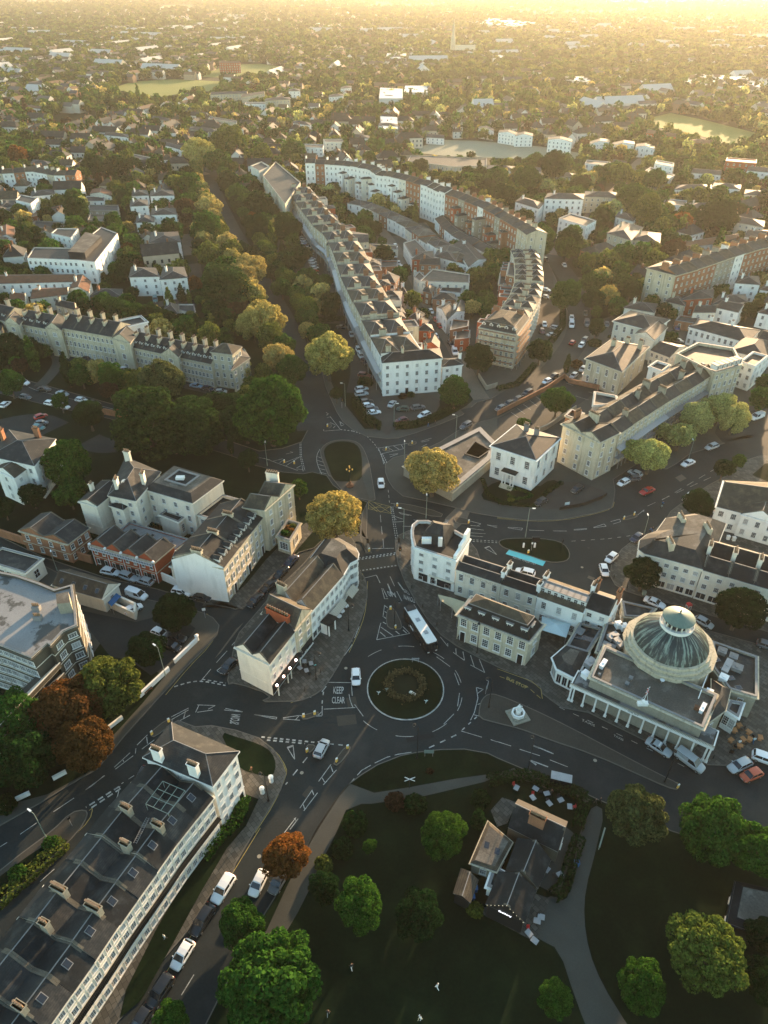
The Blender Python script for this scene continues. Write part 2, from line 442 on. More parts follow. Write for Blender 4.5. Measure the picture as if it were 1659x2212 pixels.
FOOT=[]
def bld(name,label,cat,pts,h,wall='stone',roof='hip',rise=2.3,rmat='slate',rows=3,cols=None,ch=(),group=None,
        dorm=(),ww=1.0,wh=.52,skip=(),n=2,ov=.3,sky=0,cornice=.22,door=None,style='sash',z0=.1,par=.7,pots=4,
        step=3.2,ground=True,party=False,shop=None,side=None,chm=None,gap=0.0,cop=.14,chx=1.3):
    pts=[Vector(p[:2])for p in pts]
    if len(pts)==3:pts.append(pts[0]+pts[2]-pts[1])
    if area(pts)<0:print('CW building',name,label)
    if gap:
        d=(pts[1]-pts[0]).normalized()*gap;pts[0]+=d;pts[3]+=d;pts[1]-=d;pts[2]-=d
    c=sum(pts,Vector((0,0)))/len(pts)
    FOOT.append(pts)
    dep=zdepth(c)
    root=empty(name,label,cat,(c.x,c.y,0),0,group)
    p=[q-c for q in pts];N_=len(p)
    quad=N_==4
    A,B,C_,D_=(p[0],p[1],p[2],p[3])if quad else(p[0],p[1],p[2],p[-1])
    def S(s,t):return A*(1-s)*(1-t)+B*s*(1-t)+C_*s*t+D_*(1-s)*t
    lx=((B-A).length+(C_-D_).length)/2;ly=((D_-A).length+(C_-B).length)/2
    def S3(s,t,z):q=S(s,t);return(q.x,q.y,z)
    wm=MB();rm=MB();flat=roof in('flat',)
    hw=h-par if flat else h
    wm.prism(p,z0-.3,hw,0,1)
    if flat:wm.ring(p,inset(p,.32),hw,h,0);wm.ring(inset(p,-.06),inset(p,.38),h,h+.09,2)
    fh=(h-.5)/rows
    if cornice and dep<330:
        cm=MB();cm.ring(inset(p,-cornice),inset(p,.02),h-.55,h-.3);cm.ring(inset(p,-cornice*1.7),inset(p,.02),h-.3,h-.16)
        cm.ring(inset(p,-.07),inset(p,.02),z0+fh-.16,z0+fh+.02)
        if rows>2:cm.ring(inset(p,-.05),inset(p,.02),z0+2*fh-.1,z0+2*fh)
        cm.build('cornice',[M['stone' if wall in('stone','brick','redbrick','greystone')else wall]],root)
    # roof
    os_,ot=ov/lx,ov/ly
    prof=[]
    if roof=='flat':
        rm.prism(inset(p,.33),hw+.01,hw+.05)
    elif roof=='hip' and quad:
        rm.prism([S(-os_,-ot),S(1+os_,-ot),S(1+os_,1+ot),S(-os_,1+ot)],h-.15,h,1,bottom=True)
        e=[S3(-os_,-ot,h+.01),S3(1+os_,-ot,h+.01),S3(1+os_,1+ot,h+.01),S3(-os_,1+ot,h+.01)]
        if lx>=ly:a=min(.5,.5*ly/lx);r0,r1=S3(a,.5,h+rise),S3(1-a,.5,h+rise);fs=[(0,1,5,4),(1,2,5),(2,3,4,5),(3,0,4)]
        else:a=min(.5,.5*lx/ly);r0,r1=S3(.5,a,h+rise),S3(.5,1-a,h+rise);fs=[(0,1,4),(1,2,5,4),(2,3,5),(3,0,4,5)]
        rm.add(e+[r0,r1],fs)
        for a_,b_ in((e[0],r0),(e[3],r0 if lx>=ly else r1),(e[1],r1 if lx>=ly else r0),(e[2],r1),(r0,r1)):
            if(Vector(a_)-Vector(b_)).length>.5:rm.tube(a_,b_,.08,n=4,m=1)
    elif roof in('gable0','M0','gable1','M1','saw1')and quad:
        ax=roof[-1];k=1 if roof[:2]=='ga' else n
        rm.prism([S(-os_*(ax=='1'),-ot*(ax=='0')),S(1+os_*(ax=='1'),-ot*(ax=='0')),S(1+os_*(ax=='1'),1+ot*(ax=='0')),S(-os_*(ax=='1'),1+ot*(ax=='0'))],h-.14,h-.005,1,bottom=True)
        for j in range(k):
            u0,u1=j/k,(j+1)/k;um=(u0+u1)/2
            oo=(ot if ax=='0' else os_)
            a0=u0-(oo if j==0 else 0);a1=u1+(oo if j==k-1 else 0)
            zz0=h+.01;zr=h+rise
            T=(lambda l,u,z:S3(l,u,z))if ax=='0' else(lambda l,u,z:S3(u,l,z))
            rm.add([T(0,a0,zz0),T(1,a0,zz0),T(1,um,zr),T(0,um,zr),T(1,a1,zz0),T(0,a1,zz0)],[(0,1,2,3),(3,2,4,5)])
            rm.tube(T(0,um,zr),T(1,um,zr),.09,n=4,m=1)
            for l in(0,1):
                wm.add([T(l,u0,h),T(l,u1,h),T(l,um,zr)],[(0,1,2)])
                li=.3/(lx if ax=='0' else ly);l0,l1=(0,li)if l==0 else(1-li,1)
                if party or l in(0,1):
                    for(ua,za),(ub,zb)in(((u0,h),(um,zr)),((um,zr),(u1,h))):
                        q=[T(l0,ua,za+.02),T(l1,ua,za+.02),T(l1,ub,zb+.02),T(l0,ub,zb+.02)]
                        q2=[(x,y,z+cop)for x,y,z in q]
                        wm.add(q+q2,[(4,5,6,7),(0,1,5,4),(1,2,6,5),(2,3,7,6),(3,0,4,7)],2)
    elif roof=='mansard' and quad:
        i1=inset(p,1.3);z1=h+rise
        rm.prism(inset(p,-.15),h-.14,h-.005,1,bottom=True)
        b_=[(q.x,q.y,h+.01)for q in inset(p,.1)];t_=[(q.x,q.y,z1)for q in i1]
        rm.add(b_+t_,[(i,(i+1)%4,4+(i+1)%4,4+i)for i in range(4)])
        for i in range(4):rm.tube(t_[i],t_[(i+1)%4],.1,n=4,m=1)
        A2,B2,C2,D2=i1
        def S2(s,t,z):q=A2*(1-s)*(1-t)+B2*s*(1-t)+C2*s*t+D2*(1-s)*t;return(q.x,q.y,z)
        z2=z1+1.3
        if lx>=ly:r0,r1=S2(.22,.5,z2),S2(.78,.5,z2);fs=[(0,1,5,4),(1,2,5),(2,3,4,5),(3,0,4)]
        else:r0,r1=S2(.5,.25,z2),S2(.5,.75,z2);fs=[(0,1,4),(1,2,5,4),(2,3,5),(3,0,4,5)]
        rm.add([S2(0,0,z1+.03),S2(1,0,z1+.03),S2(1,1,z1+.03),S2(0,1,z1+.03),r0,r1],fs,2)
    elif roof=='pyr2' and quad:
        rm.prism([S(0,-ot),S(1,-ot),S(1,1),S(0,1)],h-.14,h-.005,1,bottom=True)
        for t0,t1 in((-ot,.5),(.5,1)):
            mzz=(t0+t1)/2
            rm.add([S3(0.02,t0,h+.01),S3(.98,t0,h+.01),S3(.98,t1,h+.01),S3(0.02,t1,h+.01),S3(.5,mzz,h+rise)],[(0,1,4),(1,2,4),(2,3,4),(3,0,4)])
            for cc_ in((0.02,t0),(.98,t0),(.98,t1),(0.02,t1)):rm.tube(S3(cc_[0],cc_[1],h+.03),S3(.5,mzz,h+rise+.02),.09,n=4,m=1)
        for s0 in(0,1-.35/lx):wm.prism([S(s0,0),S(s0+.35/lx,0),S(s0+.35/lx,1),S(s0,1)],h,h+.75,0,2)
    else:  # inset roof for any outline
        i0=inset(p,-.2);i1=inset(p,rise*1.25)
        rm.prism(i0,h-.14,h-.005,1,bottom=True)
        b_=[(q.x,q.y,h+.01)for q in i0];t_=[(q.x,q.y,h+rise)for q in i1]
        rm.add(b_+t_,[(i,(i+1)%N_,N_+(i+1)%N_,N_+i)for i in range(N_)])
        rm.add(t_,[tuple(range(N_))],2)
    wm.build('wall',[M[wall],M[rmat],M['lead' if roof=='flat' else 'coping']],root)
    rm.build('roof',[M[rmat],M['lead'],M['flat' if roof!='mansard' else 'brownslate']],root)
    # windows
    cen=Vector((0,0))
    for i in range(N_):
        if i in skip or not ground:continue
        if side is not None and i not in side:continue
        a,b=p[i],p[(i+1)%N_];L_=(b-a).length;d=(b-a)/max(L_,1e-6);nrm=Vector((d.y,-d.x))
        mid=c+(a+b)/2
        if nrm.dot(-mid.normalized())<-.12:continue
        nc=cols.get(i)if cols and i in cols else int(L_/step)
        if nc is None or nc<1:continue
        rz=math.atan2(nrm.y,nrm.x)+math.pi/2
        for r in range(rows):
            zb=z0+fh*r+fh*.28
            hh=fh*wh*(1.0 if r<rows-1 or rows<3 else .8)
            for k in range(nc):
                q=a+d*(L_*(k+.5)/nc)
                if door and r==0 and door[0]==i and k%door[1]==door[2]:
                    inst(DOOR,'door',root,(q.x,q.y,z0),rz,(1.1,1,min(2.7,fh*.85)));continue
                if shop and r==0 and i in shop:
                    put_window(root,q.x,q.y,z0+.5,rz,min(2.4,L_/nc*.8),fh*.62,'shop',dep,'shop_window');continue
                put_window(root,q.x,q.y,zb,rz,ww,hh,style,dep)
    # chimneys: (s, t, length, pots, axis)
    for e in ch:
        s_,t_,ln,np_=e[:4];axs=e[4]if len(e)>4 else 't';cmn=e[5]if len(e)>5 else(chm or wall)
        ctr=S(s_,t_);d=((D_-A)if axs=='t' else(B-A)).normalized()
        zt=h+rise+(chx if roof!='flat' else-.6)
        m=MB();m.bar(ctr-d*ln/2,ctr+d*ln/2,.75,h-.6,zt,0);m.bar(ctr-d*(ln/2+.1),ctr+d*(ln/2+.1),.95,zt-.25,zt,0)
        if dep>=230:
            for k in range(np_):
                q=ctr+d*ln*((k+.5)/np_-.5);m.cyl(q.x,q.y,.17,zt,zt+.6,6,1)
        co=m.build('chimney',[M[cmn],M['pot']],root)
        if dep<230:
            for k in range(np_):
                q=ctr+d*ln*((k+.5)/np_-.5);inst(POT,'chimney_pot',co,(q.x,q.y,zt))
    for e in dorm:  # (edge, count, inset distance, box?)
        i,cnt,ind=e[:3];bx=len(e)>3
        a,b=p[i],p[(i+1)%N_];L_=(b-a).length;d=(b-a)/L_;nin=Vector((-d.y,d.x));rz=math.atan2(-nin.y,-nin.x)+math.pi/2
        for k in range(cnt):
            q=a+d*(L_*(k+.5)/cnt)+nin*ind
            do=inst(DORMF if bx else DORM,'dormer',root,(q.x,q.y,h+.35),rz)
            if dep<240:
                f=inst(WF['plain'],'window',do,(0,0,.15),0,(.8,1,1.1));inst(PANE,'pane',f)
            else:inst(WP['plain'],'window',do,(0,0,.15),0,(.8,1,1.1))
    for k in range(sky):
        s_=(k+.6)/(sky+.2)
        if roof in('gable0','M0'):q=S3(s_,.17,0);zz=h+rise*(.34*(n if roof=='M0' else 1));tl=math.atan2(rise,ly/2/(n if roof=='M0' else 1))
        else:q=S3(s_,.5,0);zz=hw+.1;tl=0
        o=inst(SKYL,'skylight',root,(q[0],q[1],zz),math.atan2((B-A).y,(B-A).x));o.rotation_euler[0]=tl
    return root,S,c,p

def resample(pl,n):
    L_=[0]
    for i in range(1,len(pl)):L_.append(L_[-1]+(pl[i]-pl[i-1]).length)
    out=[]
    for k in range(n+1):
        t=L_[-1]*k/n;i=1
        while i<len(L_)-1 and L_[i]<t:i+=1
        f=(t-L_[i-1])/(L_[i]-L_[i-1]);out.append(pl[i-1].lerp(pl[i],f))
    return out
def row(name,label,pl,h,depth,n,group,walls=('stone',),roofs=('slate',),hj=.25,**kw):
    pl=resample([Vector(q)for q in pl],n);back=[]
    for i in range(n+1):
        a=pl[max(0,i-1)];b=pl[min(n,i+1)];d=(b-a).normalized();back.append(pl[i]+Vector((-d.y,d.x))*depth)
    out=[]
    for i in range(n):
        k=dict(kw)
        if k.get('ch',0)is None:k['ch']=[[],[(.03,.25,1.5,4,'t','greystone')],[],[(.03,.6,1.2,3,'t','greystone')],[(.03,.25,2.2,8,'t','greystone'),(.03,.72,2.2,8,'t','greystone')],[],[(.03,.4,1.4,5,'t','greystone')],[(.03,.22,1.7,4,'t','greystone'),(.03,.7,1.7,4,'t','greystone')],[]][i%9]
        sk=set(k.pop('skip',()))
        if i>0:sk.add(3)
        if i<n-1:sk.add(1)
        hh=h+(random.random()-.5)*hj
        wl=walls[i%len(walls)]if not isinstance(walls,dict)else walls.get(i,walls[None])
        out.append(bld(name,label%nth(i),'house',[pl[i],pl[i+1],back[i+1],back[i]],hh,wall=wl,rmat=roofs[i%len(roofs)],group=group,skip=sk,gap=.012,**k))
    return out

# ---------------------------------------------------------------- trees
def quads_mesh(name,ctr,nrm,size,tints=None,mats=None):
    """one small leaf-clump face per point"""
    n=len(ctr)
    r=rng.normal(size=(n,3));nn=nrm+rng.normal(size=(n,3))*.55
    nn/=np.linalg.norm(nn,axis=1,keepdims=True)
    u=np.cross(nn,r);u/=np.linalg.norm(u,axis=1,keepdims=True)+1e-9
    v=np.cross(nn,u)
    s=size[:,None]*.5
    q=np.stack([ctr-u*s-v*s*.6,ctr+u*s*.5-v*s,ctr+u*s+v*s*.6,ctr-u*s*.4+v*s],axis=1).reshape(-1,3)
    me=bpy.data.meshes.new(name)
    me.vertices.add(4*n);me.vertices.foreach_set('co',q.astype(np.float32).ravel())
    me.loops.add(4*n);me.loops.foreach_set('vertex_index',np.arange(4*n,dtype=np.int32))
    me.polygons.add(n);me.polygons.foreach_set('loop_start',np.arange(0,4*n,4,dtype=np.int32))
    me.update(calc_edges=True)
    return me
def lobes(shape):
    if shape=='cedar':
        L_=[]
        for z in np.linspace(-.75,.75,6):
            rr=.95*math.sqrt(max(.05,1-((z+.55)/1.6)**2));k=7
            for j in range(k):
                a=6.28*j/k+rng.random();L_.append((rr*.62*math.cos(a),rr*.62*math.sin(a),z+rng.normal()*.05,.36,.11))
        return np.array(L_)
    if shape=='column':
        return np.array([(rng.normal()*.04,rng.normal()*.04,z,r,r*1.4)for z,r in((-1.2,.26),(-.9,.36),(-.5,.42),(-.1,.42),(.3,.38),(.7,.30),(1.1,.22),(1.45,.11))])
    if shape=='cone':
        return np.array([(rng.normal()*.05,rng.normal()*.05,z,r,r*.7)for z,r in((-1.0,.6),(-.7,.62),(-.35,.52),(0,.44),(.35,.34),(.7,.24),(1.0,.13))])
    k=44 if shape!='plane' else 50;L_=[(0,0,0,.60,.55)]
    zs={'round':.88,'tall':1.25,'plane':.95,'bush':.6,'oval':1.05}[shape]
    for j in range(k):
        z=1-1.75*(j+.5)/k;a=2.399963*j+rng.random()*.5;rr=math.sqrt(max(0,1-z*z));q=.58+.22*rng.random()
        r=(.15+.17*rng.random())if shape!='plane' else .12+.15*rng.random()
        L_.append((rr*math.cos(a)*q,rr*math.sin(a)*q,z*q*zs,r,r*.85))
    return np.array(L_)
def crown(name,n,leaf,shape):
    Lb=lobes(shape);w_=Lb[:,3]**2+.02;w_/=w_.sum()
    tot=int(n*1.9);id_=rng.choice(len(Lb),tot,p=w_)
    d=rng.normal(size=(tot,3));d[:,2]+=.35;d/=np.linalg.norm(d,axis=1,keepdims=True)
    b=Lb[id_];sc_=np.stack([b[:,3],b[:,3],b[:,4]],1)
    c=b[:,:3]+d*sc_*(.82+.24*rng.random((tot,1)))
    bad=np.zeros(tot,bool)
    for l in Lb:
        e=(c-l[:3])/np.array([l[3],l[3],l[4]]);bad|=(e**2).sum(1)<.58
    keep=~bad|(rng.random(tot)<.10);c=c[keep][:n];d=d[keep][:n]
    sz=leaf*(.55+.9*rng.random(len(c)))
    if shape=='cedar':d=d*np.array([.3,.3,1])+np.array([0,0,.4])
    me=quads_mesh(name,c,d,sz);me.materials.append(M['leaf']);return me
CR={}
SPEC={'round':(9000,.075),'oval':(9000,.075),'tall':(8000,.075),'plane':(9500,.065),'bush':(3500,.11),'cedar':(8000,.085),'cone':(5000,.075),'column':(4500,.075)}
for sh,(n_,lf)in SPEC.items():
    for lod,kf,ks in((0,1.0,1.0),(1,.3,1.75),(2,.085,3.0)):
        for k in range(3 if sh in('round','plane','oval')else 2):
            CR[sh,lod,k]=crown('crown_'+sh,int(n_*kf*(1.5 if lod==0 else 1)),lf*ks*(.8 if lod==0 else 1),sh)
def trunk_mesh():
    m=MB();pts_=[(0,0,0,.09),(.01,0,.3,.06),(-.01,.02,.65,.045)]
    for a,b in zip(pts_,pts_[1:]):m.tube(a[:3],b[:3],a[3],b[3],7)
    for k in range(6):
        a=k*1.05+.3;z=.42+.04*k;m.tube((0,0,z),(math.cos(a)*.4,math.sin(a)*.4,z+.28),.03,.012,5)
    m.tube((-.01,.02,.65),(0,0,1.1),.045,.015,6)
    return m.mesh('trunk',M['bark'])
TRK=trunk_mesh()
COL={'g':(.030,.080,.013),'d':(.011,.034,.009),'b':(.033,.084,.012),'y':(.37,.30,.095),'o':(.095,.120,.024),'c':(.085,.042,.012),
       'r':(.16,.072,.018),'k':(.024,.050,.013),'w':(.34,.36,.12),'f':(.075,.085,.03),'m':(.045,.026,.014)}
TOCC=[];NT=[0];TREEPOS=[]
def add_tree(x,y,hc,R,c,sh,label,name='tree',cat='tree',group=None,jit=.12):
    dep=zdepth((x,y));px=R/dep*711
    lod=0 if px>15 else(1 if px>6 else 2)
    k=NT[0]%(3 if sh in('round','plane','oval')else 2);NT[0]+=1
    root=empty(name,label,cat,(x,y,0),0,group)
    j=1+jit*random.uniform(-1,1);cc=tuple(v*j*random.uniform(.93,1.07)for v in COL[c])
    inst(CR[sh,lod,k],'crown',root,(0,0,hc),random.random()*6.28,(R*random.uniform(.88,1.12),R*random.uniform(.88,1.12),R*random.uniform(.92,1.08)),cc)
    if hc>R*.6:inst(TRK,'trunk',root,(0,0,0),random.random()*6.28,(R*.9,R*.9,hc*.98))
    TREEPOS.append((x,y,R))
    return root
def tr(t,x,y,r,c,label,sh='round',name=None,cat='tree',low=False):
    """a tree from its crown as surveyed: centre and radius"""
    a,b,s=TL[t];r=r*s/1.7692;hc=6.0
    if name is None:
        name={'cedar':'cedar_tree','column':'cypress_tree','cone':'conifer_tree','bush':'shrub','plane':'plane_tree'}.get(sh,{'c':'copper_beech_tree','r':'maple_tree','f':'chestnut_tree','w':'willow_tree'}.get(c,'broadleaf_tree'))
    if sh=='bush':cat='shrub'
    for _ in range(8):
        q=P(t,x,y,hc);R=r*zdepth((q.x,q.y,0))/FP*1.02
        # depth at crown height
        R=r*(q.y*math.cos(PT)+(H-hc)*math.sin(PT))/FP
        hs={'tall':1.25,'column':1.25,'cone':1.0,'bush':.35,'cedar':.8}.get(sh,.85)
        hc=R*hs+({'bush':.1}.get(sh,1.6 if not low else .4))
        if sh=='column':Rr=R
    if sh=='column':R*=1.0
    return add_tree(q.x,q.y,hc,R,c,sh,label,name,cat)

# ---------------------------------------------------------------- vehicles
def loft(st,secf,m,mi=0,close=True):
    rings=[secf(*s_)for s_ in st];n=len(rings[0]);vs_=[p for r in rings for p in r];fs=[]
    for k in range(len(rings)-1):
        for i in range(n-1):fs.append((k*n+i,(k+1)*n+i,(k+1)*n+i+1,k*n+i+1))
        fs.append((k*n+n-1,(k+1)*n+n-1,(k+1)*n,k*n))
    fs.append(tuple(range(n)));fs.append(tuple(range((len(rings)-1)*n,len(rings)*n))[::-1])
    m.add(vs_,fs,mi)
def car_parts(kind):
    L_,W_,Hr,belt={'hatch':(4.0,1.78,1.47,.93),'saloon':(4.6,1.84,1.43,.92),'suv':(4.5,1.88,1.66,1.04),'van':(5.1,1.98,1.95,1.12),'estate':(4.6,1.82,1.5,.94)}[kind]
    hl=L_/2;w_=W_/2
    st={'hatch':[(-hl,.80,.42,.80),(-hl+.12,.92,.30,.95),(-hl+.6,.98,.24,belt+.02),(0,1,.22,belt),(hl-1.35,1,.22,belt-.02),(hl-.55,.95,.24,.80),(hl-.12,.86,.30,.66),(hl,.72,.38,.58)]}
    st['estate']=st['suv']=st['van']=None
    base=[(-hl,.80,.42,belt-.1),(-hl+.12,.93,.30,belt),(-hl+.7,.99,.24,belt+.02),(0,1,.22,belt),(hl-(1.35 if kind!='van' else .9),1,.22,belt),(hl-.5,.95,.24,belt-.14),(hl-.12,.86,.30,belt-.28),(hl,.72,.38,belt-.36)]
    def sec(x,wf,zb,zt):
        w2=w_*wf
        return[(x,-w2*.86,zb),(x,-w2,zb+.16),(x,-w2,zt-.2),(x,-w2*.90,zt-.02),(x,-w2*.5,zt+.04),(x,w2*.5,zt+.04),(x,w2*.90,zt-.02),(x,w2,zt-.2),(x,w2,zb+.16),(x,w2*.86,zb)]
    b=MB();loft(base,sec,b)
    # greenhouse
    gx={'hatch':(-hl+.22,-hl+.75,.35,1.05),'saloon':(-hl+.85,-hl+1.45,.25,1.0),'suv':(-hl+.18,-hl+.55,.4,1.05),'van':(-hl+.06,-hl+.2,hl-1.75,hl-.95),'estate':(-hl+.2,-hl+.8,.4,1.1)}[kind]
    xa,xb,xc,xd=gx
    def ghs(x,wf,zt):
        w2=w_*wf
        return[(x,-w_*.88,belt-.03),(x,-w2,zt),(x,w2,zt),(x,w_*.88,belt-.03)]
    g=MB();loft([(xa,.86,belt+.02),(xb,.74,Hr-.05),((xb+xc)/2,.76,Hr-.02),(xc,.74,Hr-.06),(xd,.86,belt+.01)],ghs,g)
    rf=MB()
    def rs(x,wf,zt):
        w2=w_*wf;return[(x,-w2,zt-.07),(x,-w2*.92,zt),(x,0,zt+.025),(x,w2*.92,zt),(x,w2,zt-.07)]
    loft([(xb-.12,.74,Hr-.04),(xb+.12,.78,Hr+.0),((xb+xc)/2,.79,Hr+.02),(xc-.1,.77,Hr-.01),(xc+.06,.74,Hr-.05)],rs,rf)
    for sy in(-1,1):
        for xt,xbt in((xc,xd),(xb,xa),((xb+xc)/2,(xb+xc)/2+.02)):
            rf.tube((xt,sy*w_*.755,Hr-.05),(xbt,sy*w_*.885,belt),.045,n=4)
        if kind=='van':rf.box(xb+.1,sy*w_*.86-.02,belt-.02,xc-.9,sy*w_*.86+.02,Hr-.1)
    parts=[('body',b.mesh('car_body',M['paint'],True),(0,0,0),-1,True),('cabin_window',g.mesh('cabin_window',M['carglass']),(0,0,0),-1,False),('roof',rf.mesh('car_roof',M['paint'],False),(0,0,0),-1,True)]
    wm=MB();wm.tube((0,-.11,0),(0,.11,0),.33,n=14);rm=MB();rm.tube((0,-.125,0),(0,.125,0),.19,n=8)
    wme=wm.mesh('tyre',M['tyre']);rme=rm.mesh('rim',M['rim'])
    for x in(-hl+.8,hl-.82):
        for sy in(-1,1):
            parts.append(('wheel',wme,(x,sy*(w_-.09),.33),-1,False));parts.append(('rim',rme,(0,0,0),len(parts)-1,False))
    h1=MB();h1.box(-.16,-.17,-.07,.03,.17,.07);hm=h1.mesh('headlight',M['headlight']);t1=MB();t1.box(-.03,-.13,-.12,.10,.13,.12);tm=t1.mesh('tail_light',M['taillight'])
    for sy in(-1,1):
        parts.append(('headlight',hm,(hl-.14,sy*w_*.62,belt-.36),-1,False));parts.append(('tail_light',tm,(-hl+.04,sy*w_*.70,belt-.16),-1,False))
    mi=MB();mi.box(-.08,-.1,-.06,.06,.1,.07);mm=mi.mesh('wing_mirror',M['paint'])
    for sy in(-1,1):parts.append(('wing_mirror',mm,(xd-.25,sy*(w_+.06),belt+.02),-1,True))
    pl=MB();pl.box(0,-.26,-.05,.02,.26,.06);pm=pl.mesh('number_plate',M['lamp']);parts.append(('number_plate',pm,(hl-.005,0,.45),-1,False))
    return parts
CARS={k:car_parts(k)for k in('hatch','saloon','suv','van','estate')}
CC={'white':(.72,.72,.70),'silver':(.36,.38,.38),'black':(.012,.013,.014),'grey':(.09,.095,.10),'red':(.38,.012,.008),'blue':(.03,.06,.17),'navy':(.012,.018,.045),'orange':(.42,.07,.02),'green':(.02,.05,.035),'teal':(.05,.16,.17),'pale blue':(.20,.29,.36),'maroon':(.11,.012,.015),'yellow':(.6,.35,.03)}
NAMEK={'hatch':'hatchback','saloon':'saloon','suv':'tall hatchback','van':'van','estate':'estate car'}
def car(t,x1,y1,x2,y2,color,kind,where,group=None):
    a=P(t,x1,y1,.7);b=P(t,x2,y2,.7);c=(a+b)/2;d=a-b
    z=max([0]+[q[2]for q in SURF if q[2]<.2 and inside(c,q[1])])
    lab=where if where[0]=='=' else '%s %s %s'%(color,NAMEK[kind],where)
    r=empty('van' if kind=='van' else 'car',lab.lstrip('='),'van' if kind=='van' else 'car',(c.x,c.y,z),math.atan2(d.y,d.x),group)
    dep=zdepth(c);objs=[];far=dep>300
    for nm,me,loc,pi,cf in CARS[kind]:
        if far and nm not in('body','cabin_window','roof','wheel'):objs.append(None);continue
        objs.append(inst(me,nm,r if pi<0 else objs[pi],loc,color=CC[color]if cf else None))
    FOOT.append([Vector((c.x+i,c.y+j))for i,j in((-2,-2),(2,-2),(2,2),(-2,2))])
    return r

# ---------------------------------------------------------------- the setting
SURF=[]
def sheet(name,poly,z,mat,th=None,sm=0,kerb=False):
    poly=ccw(poly)
    if sm:poly=smooth_poly(poly,sm)
    m=MB()
    if th:
        m.prism(poly,z-th,z,1,0)
        if kerb:m.ring(inset(poly,-.01),inset(poly,.17),z-th,z+.012,1)
        o=m.build(name,[M[mat],M['kerb']])
    else:
        m.add([(p[0],p[1],z)for p in poly],[tuple(range(len(poly)))]);o=m.build(name,M[mat])
    tag(o,kind='structure');SURF.append((name,poly,z));return o
def ribbon(name,pl,wd,z,mat,sm=2):
    pl=smooth_poly([Vector(q)for q in pl],sm,False);m=MB();vs_=[];n=len(pl)
    for i in range(n):
        d=(pl[min(n-1,i+1)]-pl[max(0,i-1)]).normalized();nn=Vector((-d.y,d.x))*wd/2
        a,b=pl[i]-nn,pl[i]+nn;vs_+=[(a.x,a.y,z),(b.x,b.y,z)]
    m.add(vs_,[(2*i,2*i+2,2*i+3,2*i+1)for i in range(n-1)])
    SURF.append((name,[Vector(v[:2])for v in vs_[::2]]+[Vector(v[:2])for v in vs_[1::2]][::-1],z))
    return tag(m.build(name,M[mat]),kind='structure')
mk_w=MB();mk_y=MB()
def line(s,wd=.14,dash=None,gap=None,m=None,z=.009,sm=0):
    """painted line through surveyed points"""
    m=m or mk_w;pl=pp(s)if isinstance(s,str)else s
    if sm:pl=smooth_poly(pl,sm,False)
    run=0.0
    for a,b in zip(pl,pl[1:]):
        L_=(b-a).length
        if L_<.02:continue
        d=(b-a)/L_;nn=Vector((-d.y,d.x))*wd/2
        segs=[(0,L_)]
        if dash:
            per=dash+gap;segs=[];s0=-(run%per)
            while s0<L_:
                a0,a1=max(0,s0),min(L_,s0+dash)
                if a1>a0+.02:segs.append((a0,a1))
                s0+=per
        for a0,a1 in segs:
            p,q=a+d*a0,a+d*a1
            m.quad((p.x-nn.x,p.y-nn.y,z),(q.x-nn.x,q.y-nn.y,z),(q.x+nn.x,q.y+nn.y,z),(p.x+nn.x,p.y+nn.y,z))
        run+=L_
def ptext(body,tl,tr_,bl,mat='white_paint',name='road_lettering',z=.010,bold=.012):
    """lettering laid on the ground in the box given by its three surveyed corners"""
    cu=bpy.data.curves.new(name,'FONT');cu.body=body;cu.size=1;cu.offset=bold;cu.resolution_u=2
    o=bpy.data.objects.new(name,cu);col.objects.link(o);bpy.context.view_layer.update()
    me=bpy.data.meshes.new_from_object(o);bpy.data.objects.remove(o)
    if not len(me.vertices):return
    co=np.empty(len(me.vertices)*3,np.float32);me.vertices.foreach_get('co',co);co=co.reshape(-1,3)
    mn,mx_=co.min(0),co.max(0);s=(co[:,0]-mn[0])/(mx_[0]-mn[0]);t=(mx_[1]-co[:,1])/(mx_[1]-mn[1])
    tl,tr_,bl=[np.array(tuple(q)+(z,))[:3]if len(q)==2 else np.array(tuple(q))for q in(tl,tr_,bl)]
    out=tl+s[:,None]*(tr_-tl)+t[:,None]*(bl-tl)
    me.vertices.foreach_set('co',out.astype(np.float32).ravel());me.materials.clear();me.materials.append(M[mat]);me.update()
    o=bpy.data.objects.new(name,me);col.objects.link(o);return o

# ================================================================ GROUND, ROADS, PAVEMENTS
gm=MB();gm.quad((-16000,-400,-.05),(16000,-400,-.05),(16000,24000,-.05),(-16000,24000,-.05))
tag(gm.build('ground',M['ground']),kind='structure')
sheet('road',pp('G -220,2500 1900,2500 1900,1050 1720,860 1640,880 1600,870 1300,800 1000,780 690,800 640,830 560,940 300,880 -200,740'),0,'asphalt')
Z=.12
sheet('pavement',smooth_poly(pp('N 0,1930 450,2080 G 560,1517 610,1516 I 400,1465 500,1425 560,1380 630,1280 700,1150 780,990 825,860 840,780 825,680 790,640 775,560 760,440 690,400 560,440 470,540 430,590 250,760 90,950 0,1050 G 497,1440 489,1480'),1),Z,'pave',.14,0,True)
ml=pp('G -200,1120 0,1160 92,1204 225,1248 341,1274 439,1303 497,1314 I 0,880 100,850 260,690 400,520 500,490 560,430 700,380 830,430 840,480 858,520 830,520 795,430 790,300 840,200 690,140 620,90 580,30 G 675,1020 655,1024 611,1020 553,1006 500,985 400,955 238,905 120,880 0,850 -200,800')
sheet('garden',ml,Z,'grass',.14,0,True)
sheet('pavement',pp('F 1280,860 1330,800 1480,870 1540,880 1700,720 1850,540 1990,380 1940,330 1830,420 1690,560 1560,720 1480,790 1440,820'),Z+.006,'pave')
